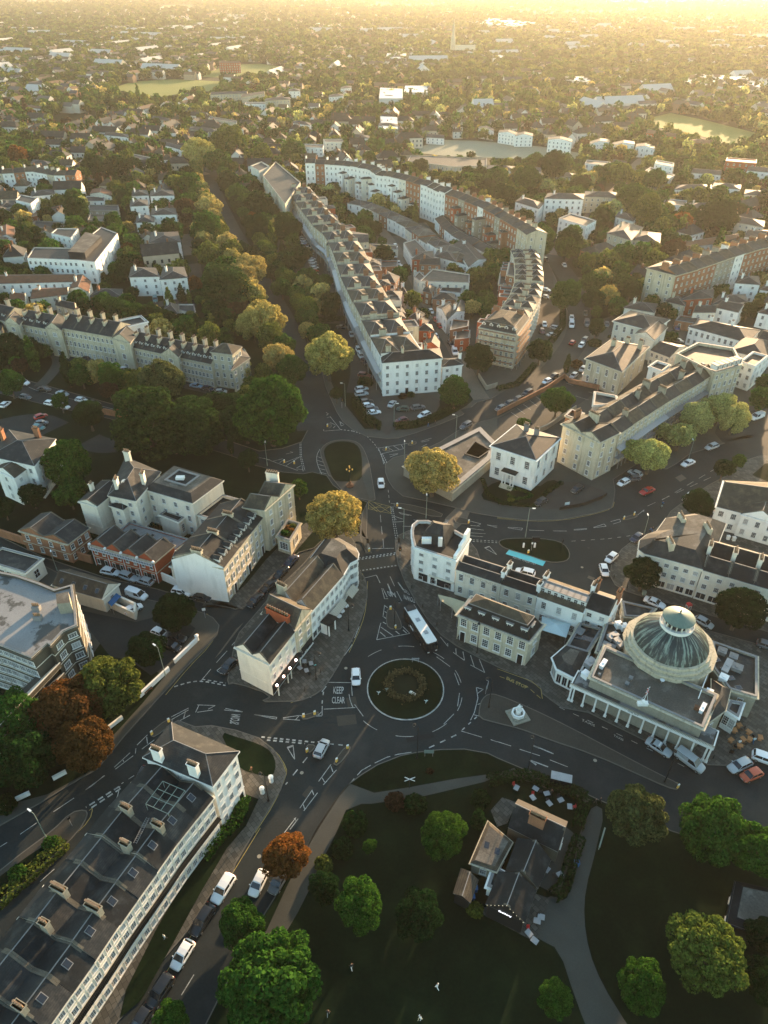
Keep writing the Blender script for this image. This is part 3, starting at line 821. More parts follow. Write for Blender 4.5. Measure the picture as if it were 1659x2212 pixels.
sheet('pavement',smooth_poly(pp('I 470,560 560,440 700,360 830,420 858,515 835,522 800,440 700,470 600,500 520,560'),1),Z+.010,'tarmac_path')
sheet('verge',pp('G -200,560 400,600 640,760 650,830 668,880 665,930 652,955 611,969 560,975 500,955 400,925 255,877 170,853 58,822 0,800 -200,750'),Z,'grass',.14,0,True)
blkJ=pp('G 560,520 640,640 690,780 703,836 727,890 740,911 761,928 791,943 836,948 860,947 900,935 948,918 999,897 1030,870 1060,862 1109,837 1166,808 1204,770 1226,734 1228,678 1200,600 1150,500')
sheet('pavement',blkJ,Z,'tarmac_path',.14,0,True)
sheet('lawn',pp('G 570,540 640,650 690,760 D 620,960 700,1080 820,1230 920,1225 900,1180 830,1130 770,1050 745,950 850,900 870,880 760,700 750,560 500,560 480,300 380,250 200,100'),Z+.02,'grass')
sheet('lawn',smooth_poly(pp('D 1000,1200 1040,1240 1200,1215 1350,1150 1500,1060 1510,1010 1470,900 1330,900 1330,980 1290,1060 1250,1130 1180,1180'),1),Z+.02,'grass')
sheet('car_park',smooth_poly(pp('D 770,880 900,900 950,1010 1240,1000 1310,1060 1250,1150 1130,1190 1005,1200 970,1280 925,1240 935,1200 890,1140 800,1100 760,1050'),1),Z+.03,'gravel')
blkV=pp('G 832,1003 849,989 870,984 900,979 951,955 999,924 1074,900 1145,861 1215,819 1243,777 1264,748 1271,692 1240,600 1500,600 1900,700 1900,900 1720,900 1650,900 1610,925 1568,957 1490,981 1462,1002 1440,1014 1380,1000 1325,1036 1329,1060 1326,1084 1321,1098 1286,1109 1215,1123 1145,1125 1074,1117 1020,1108 979,1096 918,1082 870,1072 849,1055 839,1040 832,1020')
sheet('pavement',blkV,Z,'tarmac_path',.14,0,True)
sheet('car_park',pp('E 0,1125 300,960 420,880 640,940 480,1050 250,1180 100,1215 0,1200'),Z+.02,'asphalt')
sheet('forecourt',smooth_poly(pp('J 300,120 420,55 640,110 670,150 560,200 400,230 290,240 230,200'),1),Z+.02,'gravel')
sheet('garden',smooth_poly(pp('J -60,90 60,50 240,110 330,50 400,80 300,150 240,210 100,220 0,200 -110,170'),1),Z+.025,'grass')
sheet('lawn',pp('G 1270,700 1330,560 1500,600 1400,700 1330,680'),Z+.02,'grass')
blkW=pp('G 1448,1105 1440,1118 1420,1139 1405,1151 1370,1165 1342,1187 1321,1215 1317,1243 1328,1264 1353,1278 1391,1290 1462,1308 1532,1329 1850,1420 1900,980 1640,985 1600,998 1568,1028 1529,1049 1476,1084')
sheet('pavement',blkW,Z,'pave',.14,0,True)
sheet('plaza',pp('E 1520,1560 1659,1480 1900,1440 1900,1900 1700,1700 1600,1650 1480,1640'),Z+.02,'gravel')
sheet('lawn',pp('E 1560,1470 1640,1400 1900,1380 1900,1560 1659,1510'),Z+.04,'grass')
blkX=pp('G 853,1167 860,1157 877,1149 892,1143 950,1150 1013,1167 1030,1188 1037,1208 1060,1225 1180,1262 1300,1290 1345,1300 1391,1318 1450,1338 1543,1366 1850,1450 1850,1720 1700,1655 1640,1640 1596,1646 1568,1655 1529,1653 1391,1600 1271,1540 1212,1529 1170,1498 1166,1483 1074,1441 1037,1423 986,1396 952,1372 924,1341 900,1304 877,1263 860,1222 854,1188')
sheet('pavement',blkX,Z,'pave',.14,0,True)
sheet('median_strip',smooth_poly(pp('G 1033,1552 1035,1528 1040,1511 1054,1499 1074,1500 1145,1529 1233,1572 1339,1628 1427,1674 1465,1692 1469,1702 1458,1708 1409,1688 1286,1632 1180,1597 1127,1576 1074,1563'),1),Z,'redway',.14,0,True)
blkP=pp('G 360,2430 430,2240 500,2100 570,1975 620,1895 665,1826 686,1789 706,1758 730,1720 754,1693 781,1673 815,1652 866,1632 901,1625 952,1619 1003,1618 1054,1627 1074,1637 1145,1667 1233,1699 1286,1724 1356,1755 1451,1795 1720,1880 1950,2430')
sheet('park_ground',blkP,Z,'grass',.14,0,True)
sheet('pavement',pp('L 720,490 800,520 880,550 1100,515 1400,460 1659,425 M 100,380 200,405 320,470 450,520 590,580 480,600 300,510 230,470 0,430 L 1580,480 1200,570 860,620 800,620 700,660 640,800 560,960 500,1100 400,1300 330,1420 240,1500 180,1460 300,1200 390,1010 460,880 520,770 580,680 650,570'),Z+.012,'tarmac_path')
sheet('path',smooth_poly(pp('M 590,600 660,640 600,900 540,1120 530,1300 560,1500 640,1700 790,1944 900,2100 620,2150 480,1800 380,1490 260,1430 190,1380 290,1180 340,1160 420,1200 450,1100 490,820 530,720'),1),Z+.016,'tarmac_path')
sheet('terrace_paving',pp('M -60,1230 240,1150 320,1180 240,1450 -100,1270 -160,1240'),Z+.03,'pave')
sheet('terrace_paving',pp('M -40,640 30,560 120,590 60,720 0,740'),Z+.03,'pave')
sheet('terrace_paving',pp('M 420,740 480,790 430,1000 380,1150 330,1140 250,1100 350,900'),Z+.03,'tarmac_path')
sheet('terrace_lawn',pp('M 60,500 220,480 500,560 520,600 480,740 120,560'),Z+.03,'grass')
blkQ=pp('G -220,2400 130,2400 200,2290 252,2212 283,2173 341,2088 402,2017 456,1932 470,1949 501,1894 509,1867 550,1799 583,1748 607,1707 618,1673 611,1649 594,1622 560,1594 509,1577 457,1567 422,1570 385,1556 360,1570 330,1620 307,1680 273,1748 235,1799 204,1840 150,1911 95,1955 34,2020 0,2058 -220,2220')
sheet('pavement',blkQ,Z,'pave',.14,0,True)
sheet('lawn',smooth_poly(pp('L -100,160 20,200 150,240 230,290 260,370 240,440 200,450 20,400 -30,300'),1),Z+.02,'grass')
sheet('lawn',pp('K 1400,760 1470,660 1560,560 1640,590 1560,760 1440,900 1280,1170 1100,1500 900,1860 760,1980 800,1800 1000,1400 1200,1050'),Z+.02,'grass')
sheet('verge',smooth_poly(pp('K 545,652 562,690 500,800 300,990 100,1170 0,1240 -200,1400 -200,1200 0,1040 150,920 330,790 450,670'),1),Z,'redway',.14,0,True)
sheet('verge',pp('K 430,850 300,970 100,1150 -200,1380 -200,1240 0,1080 180,950 350,840'),Z+.02,'grass')
blkT=pp('G -220,1150 0,1182 99,1224 126,1238 259,1284 313,1294 380,1308 439,1324 460,1334 474,1351 470,1372 446,1399 402,1443 375,1474 341,1511 307,1549 270,1590 211,1662 150,1697 85,1737 0,1785 -220,1900')
sheet('pavement',blkT,Z,'tarmac_path',.14,0,True)
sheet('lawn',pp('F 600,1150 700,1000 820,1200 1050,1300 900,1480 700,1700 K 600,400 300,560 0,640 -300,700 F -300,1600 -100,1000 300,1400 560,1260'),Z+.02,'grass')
sheet('yard',pp('F 480,880 860,960 1100,900 1240,1000 1100,1200 960,1300 820,1200 700,1180 560,1000'),Z+.025,'asphalt')
# islands
rc=(P('I',833,1385)+P('I',1323,1385))/2;rc.y=88.6;RR=7.36
def circ(c,r,n=48):return[Vector((c.x+r*math.cos(6.28318*i/n),c.y+r*math.sin(6.28318*i/n)))for i in range(n)]
o=MB();o.ring(circ(rc,RR),circ(rc,RR-.22),.0,.13,0);tag(o.build('roundabout_kerb',M['white_paint']),kind='structure')
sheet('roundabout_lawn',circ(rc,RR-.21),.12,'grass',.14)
sheet('roundabout_bed',circ(rc+Vector((0,.6)),3.9,24),.15,'ground')
sheet('traffic_island',smooth_poly(pp('D 535,1380 545,1345 590,1310 660,1295 750,1300 800,1330 830,1390 850,1450 870,1560 885,1650 I 888,188 845,192 760,165 690,140 650,95 600,30 D 590,1530 560,1450'),1),Z,'redway',.14,0,True)
sheet('lawn',smooth_poly(pp('D 557,1380 570,1345 600,1322 660,1305 740,1312 785,1345 800,1400 803,1480 800,1550 740,1562 640,1562 615,1540 590,1470'),1),Z+.02,'grass')
sheet('pavement',pp('D 800,1400 835,1410 I 850,0 882,170 850,180 810,60 D 810,1560'),Z+.012,'tarmac_path')
sheet('traffic_island',smooth_poly(pp('J 5,430 60,414 200,412 330,420 410,445 448,500 440,545 390,562 310,560 200,520 60,480 20,460'),1),Z,'grass',.14,0,True)
for s in('L 445,240 512,245 495,278 462,300','L 705,243 740,265 650,382 612,360','I 412,1553 525,1523 528,1550 430,1583','I 962,872 1008,868 1062,985 1040,1010 965,1000 952,940',
          'K 1052,85 1095,82 1098,108 985,197 950,188 952,165','I 795,300 830,200 838,260 830,430 860,500 850,522 825,516 795,440','I 1000,212 1060,203 1320,265 1300,302 1060,242 1010,232',
          'I 1380,300 1410,290 1490,310 1485,340 1400,335','D 935,1350 985,1350 975,1370 930,1366','D 1090,1320 1145,1305 1150,1322 1100,1336','J 760,290 850,262 862,285 770,306','D 575,1195 605,1190 612,1215 580,1225'):
    sheet('traffic_island',smooth_poly(pp(s),1),Z,'redway',.14,0,True)
sheet('charging_bay',pp('J 75,480 300,550 280,582 52,508'),.006,'turquoise')
# tinted crossings and bus lane
sheet('crossing',pp('I 775,560 1020,525 1030,605 780,645'),.004,'redway')
sheet('crossing',pp('I 1330,300 1400,230 1500,225 1470,300 1400,370 1330,330'),.004,'lane')
sheet('bus_bay',smooth_poly(pp('J 0,1215 100,1240 200,1290 262,1345 275,1400 150,1340 0,1265'),1),.136,'asphalt')
for k,s in enumerate(('I 700,1440 760,1430 775,1490 715,1500','I 1080,1690 1250,1660 1262,1690 1090,1722','F 1500,1000 1545,960 1400,1150 1360,1190','L 640,60 760,50 770,110 650,125','M 560,200 640,240 630,262 550,222','J 560,640 600,655 590,670 552,655','L 420,560 470,500 495,515 445,580','D 545,1290 600,1300 590,1330 535,1320','J 1090,40 1130,20 1160,45 1120,66','K 300,600 420,520 440,545 320,630','I 880,1400 900,1000 915,1002')):
    if k<10:sheet('road_patch',pp(s),.003,['redway','lawn','lane'][k%3]if k%3!=1 else 'asphalt_new')
for k,(t_,x,y)in enumerate((('I',1010,1120),('I',700,1250),('L',800,240),('L',420,420),('M',480,60),('M',600,330),('J',560,470),('J',520,590),('F',1010,760),('K',700,250),('J',900,250),('D',470,1180),('I',880,700),('L',150,950))):
    c_=P(t_,x,y);m=MB();m.cyl(0,0,.32,0,.002,14);o=m.build('manhole_cover',M['greystone' if k%2 else 'black']);o.location=(c_.x,c_.y,.005);tag(o,kind='structure')
# roads further out
def rb(s,wd,z,mat='asphalt'):ribbon('road',pp(s),wd,z,mat)
rb('G 676,930 672,900 668,860 655,800 632,735 604,675 570,620 540,565 508,512 487,470 468,430 457,395 447,340 440,320',9.5,.15)
rb('G 1010,900 1060,888 1125,848 1190,812 1222,770 1246,735 1254,690 1245,640 1228,600 1197,560 1170,520 1150,480',9,.15)
rb('G 1620,960 1568,940 1640,905 1800,860',10,.14)
rb('D 1560,1040 1500,950 1440,820 1380,700 1320,610 1260,500 1200,400 1120,250 1060,150 1000,60 930,-30 G 800,480 770,440 745,425',5.5,.16,'lane')
rb('D 1000,230 1100,215 1200,220',5,.165,'lane')
rb('D 1350,60 1250,20 1180,-80',5,.165,'lane')
rb('D 760,1000 790,860 770,740 730,640 690,580',6,.165,'asphalt')
rb('D 720,580 600,300 480,200 540,240 560,150 520,50 470,-50 A 1250,970 1200,880',6,.17,'asphalt')
rb('E 100,560 300,560 320,450 300,330 290,200',7,.155,'gravel')
rb('E 340,120 420,30 B 1080,740 1100,690 1180,640',7,.155,'lane')
rb('A 560,760 700,730 800,715 870,740',8,.16,'lane')
rb('A 790,990 800,1080',6,.16,'lane')
rb('C -200,640 150,700 380,760 600,830 850,870 1000,900 1430,1000',6,.16,'asphalt')
rb('C 250,960 330,880 380,800 340,740 150,690',4,.165,'tarmac_path')
rb('C 850,480 900,500 1000,430 1200,420 1250,300 1230,180',6,.16,'gravel')
rb('C -100,1250 200,1180 330,1240',12,.16,'asphalt')
rb('C 560,1300 650,1340 760,1330',8,.16,'asphalt')
rb('J 1150,880 1400,960 1700,1060',7.5,.0035,'asphalt')
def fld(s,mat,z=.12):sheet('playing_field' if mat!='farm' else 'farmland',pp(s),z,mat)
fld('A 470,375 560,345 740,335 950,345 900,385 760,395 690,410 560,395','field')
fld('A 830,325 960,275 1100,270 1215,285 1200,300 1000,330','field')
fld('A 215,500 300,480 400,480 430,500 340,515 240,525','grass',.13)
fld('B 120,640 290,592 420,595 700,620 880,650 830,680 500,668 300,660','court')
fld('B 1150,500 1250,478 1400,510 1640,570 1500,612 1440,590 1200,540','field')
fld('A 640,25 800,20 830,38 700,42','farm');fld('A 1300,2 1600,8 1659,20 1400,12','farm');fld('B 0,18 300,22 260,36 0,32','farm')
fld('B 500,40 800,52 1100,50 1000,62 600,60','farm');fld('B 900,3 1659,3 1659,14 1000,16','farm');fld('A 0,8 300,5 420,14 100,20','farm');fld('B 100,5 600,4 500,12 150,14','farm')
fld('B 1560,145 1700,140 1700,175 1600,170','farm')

# ================================================================ ROAD PAINT
for i in range(10):   # broken ring round the roundabout
    a=6.28318*(i+.2)/10;c2=rc;r2=10.8
    line([Vector((c2.x+r2*math.cos(a+k*.06),c2.y+r2*math.sin(a+k*.06)))for k in range(6)],.12)
line('I 590,1340 735,1342');line('I 560,1510 760,1500');line('I 548,1400 575,1365 ',.2);line('I 550,1490 549,1550',.15)
line('I 735,1350 740,1425');line('I 755,1480 810,1555');line('I 558,1400 548,1480',.22,.8,1.2)
line('I 665,1200 625,1280 570,1350',.14,3,2.0);line('I 740,1100 690,1170',.14);line('I 785,985 755,1060',.14,4,1)
for s in('I 580,1330 545,1330','I 620,1265 595,1268','I 660,1205 640,1205','I 695,1140 680,1142','I 742,1078 720,1080','I 770,1018 750,1020','I 540,1385 498,1385','I 480,1435 440,1432'):line(s,.14)
line('I 640,1200 620,1240 570,1310 500,1400 430,1440 350,1470',.1,m=mk_y,sm=1)
line('I 838,700 830,860 800,980 720,1150',.1,m=mk_y,sm=1);line('I 805,650 832,720 828,800',.1,m=mk_y,sm=1)
line('I 895,1070 920,965 925,965',.13);line('I 895,1070 1105,1030 1060,985',.14)
for s in('I 915,1020 950,1050','I 922,990 1000,1045','I 1015,1015 1040,1035','I 1062,1008 1085,1028','I 935,958 955,970','I 940,925 955,935','I 945,890 960,900','I 948,855 965,868'):line(s,.18)
line('I 945,850 935,925',.12);line('I 820,678 893,660 917,710',.14);line('I 927,742 945,810 968,810',.13);line('I 935,745 962,800',.13)
line('I 980,668 1008,730',.13);line('I 1022,762 1055,825',.13);line('I 1030,705 1065,755',.25);line('I 965,715 988,775',.25)
line('I 865,492 1005,490',.15);line('I 935,430 940,488',.12);line('I 925,350 930,402',.12);line('I 918,278 922,325',.12)
for y in(522,603):
    line('I 782,%d 1020,%d'%(y+30,y-4),.35,.42,.42);line('I 778,%d 1020,%d'%(y+40,y+5),.35,.42,.42)if y==522 else None
line('I 985,225 1000,330 1018,440',.16,.5,.4);line('I 998,225 1012,330 1028,420',.16,.5,.4);line('I 968,120 976,200',.12,1.2,1.2)
for s in('I 845,190 980,225','I 840,240 985,270','I 845,190 842,242','I 980,225 986,270','I 845,195 920,262','I 845,235 980,228','I 880,200 985,268','I 930,212 860,245','I 975,228 920,262','I 845,215 900,258'):line(s,.09,m=mk_y)
line('I 1035,262 1115,282',.14);line('I 1035,262 1048,272 1100,282',.14);line('I 985,205 1060,215',.13);line('I 990,230 1000,260',.1)
for s in('I 1000,285 1060,305','I 1000,325 1065,320','I 998,290 1020,310','I 1060,350 1130,352','I 1130,310 1180,320'):line(s,.14)
line('I 1490,318 1555,335 1530,350',.13);line('I 1490,345 1550,350',.12);line('I 1488,365 1575,375',.13);line('I 1490,392 1585,398',.12);line('I 1480,410 1570,417',.12)
line('I 1480,435 1659,445',.16,.5,.4);line('I 1480,445 1659,455',.16,.5,.4)
line('I 1595,342 1659,350',.13);line('I 1595,342 1659,360',.13);line('I 1580,488 1655,530',.14);line('I 1610,478 1655,530',.14);line('I 1580,488 1610,478',.3)
for s in('J 65,345 155,350','J 65,348 150,362 155,350','J 195,362 288,366','J 342,367 427,368','J 470,358 550,352','J 470,363 550,357','J 590,345 655,325 668,338 590,348','J 695,310 750,295 757,310 710,325','J 860,270 900,238 895,250'):line(s,.13)
line('J 680,415 860,390',.12,1,1.4);line('J 0,285 200,303 400,298 600,258 700,225 712,185',.1,m=mk_y,sm=1);line('J 0,290 200,309 400,304 600,264 706,230 718,190',.1,m=mk_y,sm=1)
line('J 920,215 1130,120 1350,20',.11,3,2.5);line('J 455,430 680,415',.12,1,1.4)
line('E 1010,1620 1420,1380',.11,3,2.5)
for s in('I 1275,1178 1360,1240','I 1388,1280 1418,1358','I 1420,1408 1408,1492','I 1385,1540 1320,1605','I 1298,1052 1345,1110','I 1345,1092 1347,1112'):line(s,.13)
for s in('I 1380,1150 1450,1200','I 1397,1125 1399,1165','I 1442,1145 1452,1200','I 1490,1168 1515,1245','I 1545,1192 1580,1278','I 1490,1230 1580,1278','I 1527,1372 1572,1385','I 1527,1372 1537,1440 1515,1530 1490,1580','I 1535,1410 1565,1388','I 1535,1480 1552,1475','I 1508,1545 1548,1555'):line(s,.14)
line('L 1530,65 1425,160',.22,.7,1.0);line('L 1430,155 1562,195',.13);line('L 1618,210 1660,225',.13);line('L 1400,180 1200,275',.24,1.1,1.2)
line('M 0,215 85,242',.13);line('M 138,262 262,302',.13);line('M 323,327 432,370',.13);line('M 200,328 312,370',.22);line('M 200,328 240,358',.3);line('M 220,237 345,290',.22);line('M 220,240 260,255',.3)
line('M 380,5 700,150 1050,320 1250,420',.1,1.1,1.6);line('M 0,85 200,-10 ',.01)
line('J 0,1372 150,1440 M 450,140 760,300 1000,425 1110,470',.1,m=mk_y);line('J 15,1262 180,1320 265,1395',.1,1,.6,m=mk_y,z=.15);line('J 0,1215 210,1290 268,1340 276,1398',.1,m=mk_y,z=.15)
for s in('L 165,193 510,228','L 200,213 440,235'):line(s,.30,.62,.5)
line('L 595,237 700,247',.2,.8,.8);line('L 327,258 365,245 375,335 327,258',.13);line('L 330,262 362,250',.35);line('L 455,322 318,495',.2,1.3,1.5)
for s in('L 605,368 527,475','L 640,402 557,497','L 605,380 618,415','L 548,450 565,480','L 488,528 408,645','L 520,547 433,662','L 485,530 497,562','L 430,622 438,650','L 383,705 310,800','L 397,712 345,780','L 372,708 382,722'):line(s,.13)
line('L 1115,290 1030,303 960,322 880,360 800,405 715,500',.13,3,.8);line('L 1450,272 1150,292 1050,315 900,375 800,435 700,520 580,690 460,890',.1,m=mk_y,sm=1);line('L 1455,277 1155,297 1058,320 906,380 806,440 706,525 587,695 466,895',.1,m=mk_y,sm=1)
line('L 0,158 150,200 260,285 325,390 322,440 250,610 125,800',.1,m=mk_y,sm=1);line('L 0,164 148,207 254,290 318,392 314,440 243,605 118,797',.1,m=mk_y,sm=1)
for s in('I 0,1515 45,1527','I 120,1545 262,1562 258,1573 120,1545','I 302,1565 405,1550 430,1552','I 302,1572 408,1580','I 405,1550 380,1578','I 415,1555 548,1553','I 548,1525 525,1548'):line(s,.13)
for s in('F 1430,1505 1537,1528','F 1422,1515 1530,1527','F 1250,1483 1365,1487 1320,1510','F 1240,1530 1262,1483','F 1350,1515 1250,1530','F 1085,1560 1195,1503','F 1165,1562 1178,1520','F 1205,1548 1100,1605','F 1612,1545 1659,1553'):line(s,.13)
line('F 1105,1368 1200,1338 1280,1330 1430,1360',.28,.7,.5,sm=1);line('F 1280,1320 1430,1345',.22,.7,.5);line('F 1338,1255 1275,1330',.13);line('F 1440,1140 1372,1215',.13);line('F 1530,1038 1470,1105',.13)
line('F 1445,1210 1375,1265 1400,1285',.16);line('F 1310,905 1370,950 1385,1010 1330,1110 1200,1240 1050,1420',.1,m=mk_y,sm=1)
for s in('K 1085,85 1195,22','K 1165,75 1175,35','K 935,180 868,245','K 978,212 900,270','K 930,195 935,235','K 862,265 858,298','K 825,293 725,385','K 845,312 732,397','K 780,340 785,350','K 665,438 540,530','K 660,438 580,505 540,530'):line(s,.13)
line('K 915,395 770,490',.13,1,.9);line('K 755,508 545,640',.3,.9,.5);line('K 765,520 560,655',.3,.9,.5);line('K 760,505 745,570 710,628',.13)
line('K 470,580 338,668',.12);line('K 232,738 128,810',.12);line('K 45,862 0,890',.12);line('K 662,688 558,815',.13);line('K 480,910 425,968',.13);line('K 345,1030 255,1110',.12)
line('K 565,660 590,640 570,720 450,840',.1,m=mk_y,sm=1)
line('K 1470,1075 1505,1098',.12);line('K 1355,1300 1215,1510 1040,1790 980,1920',.12,4,.6);line('K 1230,1700 1150,1830',.12);line('K 1650,770 1460,1080 1180,1500 830,2010',.1,m=mk_y)
for s in('D 335,620 385,705 445,800','D 457,932 466,955','D 478,972 492,998'):line(s,.13)
line('D 503,1015 520,1045',.13);line('D 528,1065 550,1095',.13);line('D 528,1065 535,1095',.13);line('D 395,925 415,968',.12,1,1)
line('D 478,865 495,905',.13);line('D 470,895 482,912',.3);line('D 505,975 530,1000',.22)
for s in('D 545,1105 588,1130 580,1140 550,1110','D 548,1120 560,1240','D 565,1240 665,1232','D 600,1148 665,1230','D 560,1160 600,1150','D 570,1200 590,1215','D 600,1185 630,1200','D 620,1220 635,1205','D 658,1178 688,1198','D 662,1180 670,1208','D 670,1208 688,1200'):line(s,.14)
line('D 665,1230 745,1240',.3,.6,.5);line('D 745,1240 850,1275',.3,.6,.5)
for s in('D 700,1090 730,1130 760,1190 830,1245 890,1262 975,1285','D 870,1250 975,1280','D 900,1270 930,1275'):line(s,.11,sm=1)
line('D 835,1275 880,1320 920,1380 950,1450',.14,.8,.8)
for s in('D 905,1348 1050,1325 1065,1350','D 905,1348 920,1380','D 1065,1352 920,1385','D 960,1338 1000,1365','D 1000,1332 1035,1355','D 975,1390 1030,1383','D 978,1405 1030,1385','D 1175,1305 1243,1285','D 1180,1310 1228,1300','D 1050,1325 1090,1318','D 1180,1340 1215,1322','D 925,1385 940,1450'):line(s,.13)
line('D 920,1385 950,1450',.25,.6,.5);line('D 930,1382 960,1440',.25,.6,.5)
for s in('D 150,1408 220,1422','D 180,1412 395,1490','D 235,1432 300,1415','D 300,1445 400,1405','D 300,1425 280,1440','D 320,1460 410,1402','D 385,1475 415,1460','D 390,1480 430,1485','D 345,1370 365,1375 320,1385'):line(s,.13)
line('D 408,1320 410,1400 430,1500',.2,.5,.45);line('D 415,1310 418,1400 440,1490',.2,.5,.45)
line('D 535,1355 515,1390 515,1440 540,1500 570,1560',.12,sm=1)
for i,(x,y,x2)in enumerate(((517,1400,545),(517,1425,555),(520,1450,562),(525,1475,570),(532,1500,578),(545,1530,592),(560,1558,600))):line('D %d,%d %d,%d'%(x,y,x2,y+12),.12)
for i in range(5):line('E %d,%d %d,%d'%(85+i*38,1085-i*24,130+i*38,1118-i*24),.12,z=.15)
line('E 420,905 465,920',.12,z=.15);line('E 480,985 560,1010',.12,z=.15);line('E 560,960 600,975',.12,z=.15)
line('C 180,960 240,985 760,1110',.12);line('D -20,-10 30,60 75,140',.12,z=.158);line('G 1100,880 1180,835 1225,790',.11,3,3,z=.158)
line('G 1126,1526 1300,1615',.01)
mk_w.build('road_marking',M['white_paint']);mk_y.build('yellow_line',M['yellow_paint'])
for n_,lab in(('road_marking',0),('yellow_line',1)):tag(bpy.data.objects[n_],kind='structure')
def rt(b,s,**k):tag(ptext(b,*pp(s),**k),kind='structure')
rt('KEEP','I 621,1368 686,1368 621,1412');rt('CLEAR','I 611,1432 693,1432 611,1474')
rt('SLOW','F 1515,1610 1525,1545 1455,1600')
rt('TOWN','I 1140,838 1068,812 1138,808');rt('CENT','I 1110,790 1070,768 1090,760');rt('A40','I 1030,806 975,795 1010,770')
rt('BUS STOP','J 60,1262 185,1322 55,1280',mat='yellow_paint',z=.152)
rt('ELECTRIC VEHICLES ONLY','J 100,522 240,566 95,532')
rt('CLEAR','I 1310,345 1330,305 1335,350');rt('TAXIS','M 715,170 775,200 712,182');rt('TAXIS','M 520,75 600,112 517,88')

# ================================================================ BUILDINGS ROUND THE JUNCTION
# --- flat-iron row
b1=bld('corner_building','cream corner building with blank end wall and black shopfront nearest the roundabout','building',pp('N 5,1490 400,1690 720,1280',9.2),9.2,'cream','M1',1.6,'darkslate',rows=3,cols={1:4},skip=(0,),shop=(1,),ch=[(.5,.99,5.2,9,'s','redbrick')])
bld('gabled_house','stone gable-fronted house beside the big orange chimney','house',pp('N 325,1080 722,1275 905,1050',9.6),9.6,'stone','gable0',2.6,'brownslate',rows=3,cols={1:2},skip=(0,),shop=(1,),gap=.02)
bld('terraced_house','long white shop terrace with striped awnings along the pavement','building',pp('N 515,865 905,1060 1290,620 905,430',8.6),8.6,'white','M1',2.0,'brownslate',rows=3,cols={1:7},skip=(0,3),shop=(1,),ch=[(.12,.02,2.2,4,'s','stone')],gap=.02)
bld('terraced_house','white round-ended building at the tip of the flat-iron block','building',pp('N 870,480 1290,615 1375,470 1465,425 1475,360 1440,300 1370,255 1235,180 1085,200',8.6),8.6,'white','round',1.8,'darkslate',rows=3,cols={1:3,2:2,3:1,4:1},skip=(0,8),ch=[],gap=.0)
# --- stone terrace behind
row('terraced_house','stone terraced house with dormers, %s from the white gable end behind the flat-iron block',pp('F 1413,612 1683,262',10),10,11.5,3,'stone houses behind the flat-iron block',walls={0:'stone',None:'stone'},roofs=('darkslate',),roof='gable0',rise=2.8,rows=3,cols={0:3},skip=(1,),ch=[(.02,.5,2.4,6,'t','stone')],chx=.5,dorm=[(0,3,1.0)],door=(0,3,1))
wl=pp('F 1088,566 1415,613',10)
m=MB();a_,b_=wl;d_=(b_-a_).normalized();n_=Vector((d_.y,-d_.x))*.06;rp=(a_+b_)/2
for(ua,za),(ub,zb)in(((a_,10.2),(rp,13.0)),((rp,13.0),(b_,10.2))):m.add([(ua+n_).to_tuple()+(0,),(ub+n_).to_tuple()+(0,),(ub+n_).to_tuple()+(zb,),(ua+n_).to_tuple()+(za,)],[(0,1,2,3)])
gw=m.build('gable_wall',M['white'],None,(a_.x,a_.y,0));tag(gw,'blank white rendered gable end wall facing the lane','wall')
bld('town_house','tall four-storey stone house with a rooftop garden annex by the yellow tree','house',pp('I 50,225 185,245 365,88',12.3),12.3,'stone','M0',1.9,'brownslate',rows=4,cols={1:3,0:1},ch=[(.1,.95,3,5,'s','cream')])
an,S_,c_,p_=bld('garden_annex','low stone annex carrying a roof garden with orange flowers','annex',pp('I 262,412 345,440 412,330 330,305',4.6),4.6,'stone','flat',rows=1,cols={1:1,0:1},ww=2.4)
for k,(s_,t_,cc)in enumerate(((.5,.3,'g'),(.35,.6,'r'),(.6,.75,'o'),(.3,.3,'g'),(.7,.5,'r'))):
    q=S_(s_,t_)+c_;rr=add_tree(q.x,q.y,.45,.9,cc,'bush',('orange flowering' if cc=='r' else 'leafy green')+' potted bush on the annex roof, '+nth(k)+' of five from the street corner','shrub','shrub');rr.location.z=4.0
# --- lane houses on the left
v1=bld('villa','white bow-fronted villa with a glass cupola behind the brick mews','house',pp('F 690,150 860,185 1010,5 800,-85',11),11,'cream','hip',2.2,'slate',rows=4,ch=[(.15,.9,1.6,4,'s'),(.9,.5,1.6,4,'t'),(.25,.15,1.6,4,'t')])
bld('villa_wing','narrow cream wing of the cupola villa towards the lane','house',pp('F 503,190 610,222 760,100 650,60',9.5),9.5,'cream','gable1',1.0,'darkslate',rows=3,cols={0:0,1:1},ch=[(.1,.5,1,2,'t')])
bld('villa_stair_tower','cream stair tower between the two wings of the cupola villa','house',pp('F 700,215 780,240 850,185 770,165',8.6),8.6,'cream','hip',.8,'darkslate',rows=3,cols={0:1,1:1},ch=[])
v2=bld('villa','square cream villa with a glazed light well sunk in its roof','house',pp('F 917,112 1220,200 1408,60 1103,-30',10.5),10.5,'cream','round',1.3,'slate',rows=3,cols={0:4,1:0},sky=3,ch=[])
bld('villa_annex','cream two-storey annex stepping down from the square villa','annex',pp('F 1245,275 1390,315 1560,190 1410,150',6.5),6.5,'cream','flat',rows=2,cols={0:2,1:1},rmat='darkslate')
bld('villa_annex','small cream block with a dark flat roof in front of the square villa','annex',pp('F 1010,275 1130,322 1170,290 1050,250',5.2),5.2,'cream','flat',par=.2,rows=1,cols={0:0,1:1})
bld('villa','white villa at the left edge with a curved parapet and cupola','house',pp('C -60,1395 215,1455 345,1290 60,1235',10.5),10.5,'white','hip',2,'slate',rows=3,ch=[(.05,.6,1.6,4,'t','brick'),(.7,.9,1.6,3,'s','brick')])
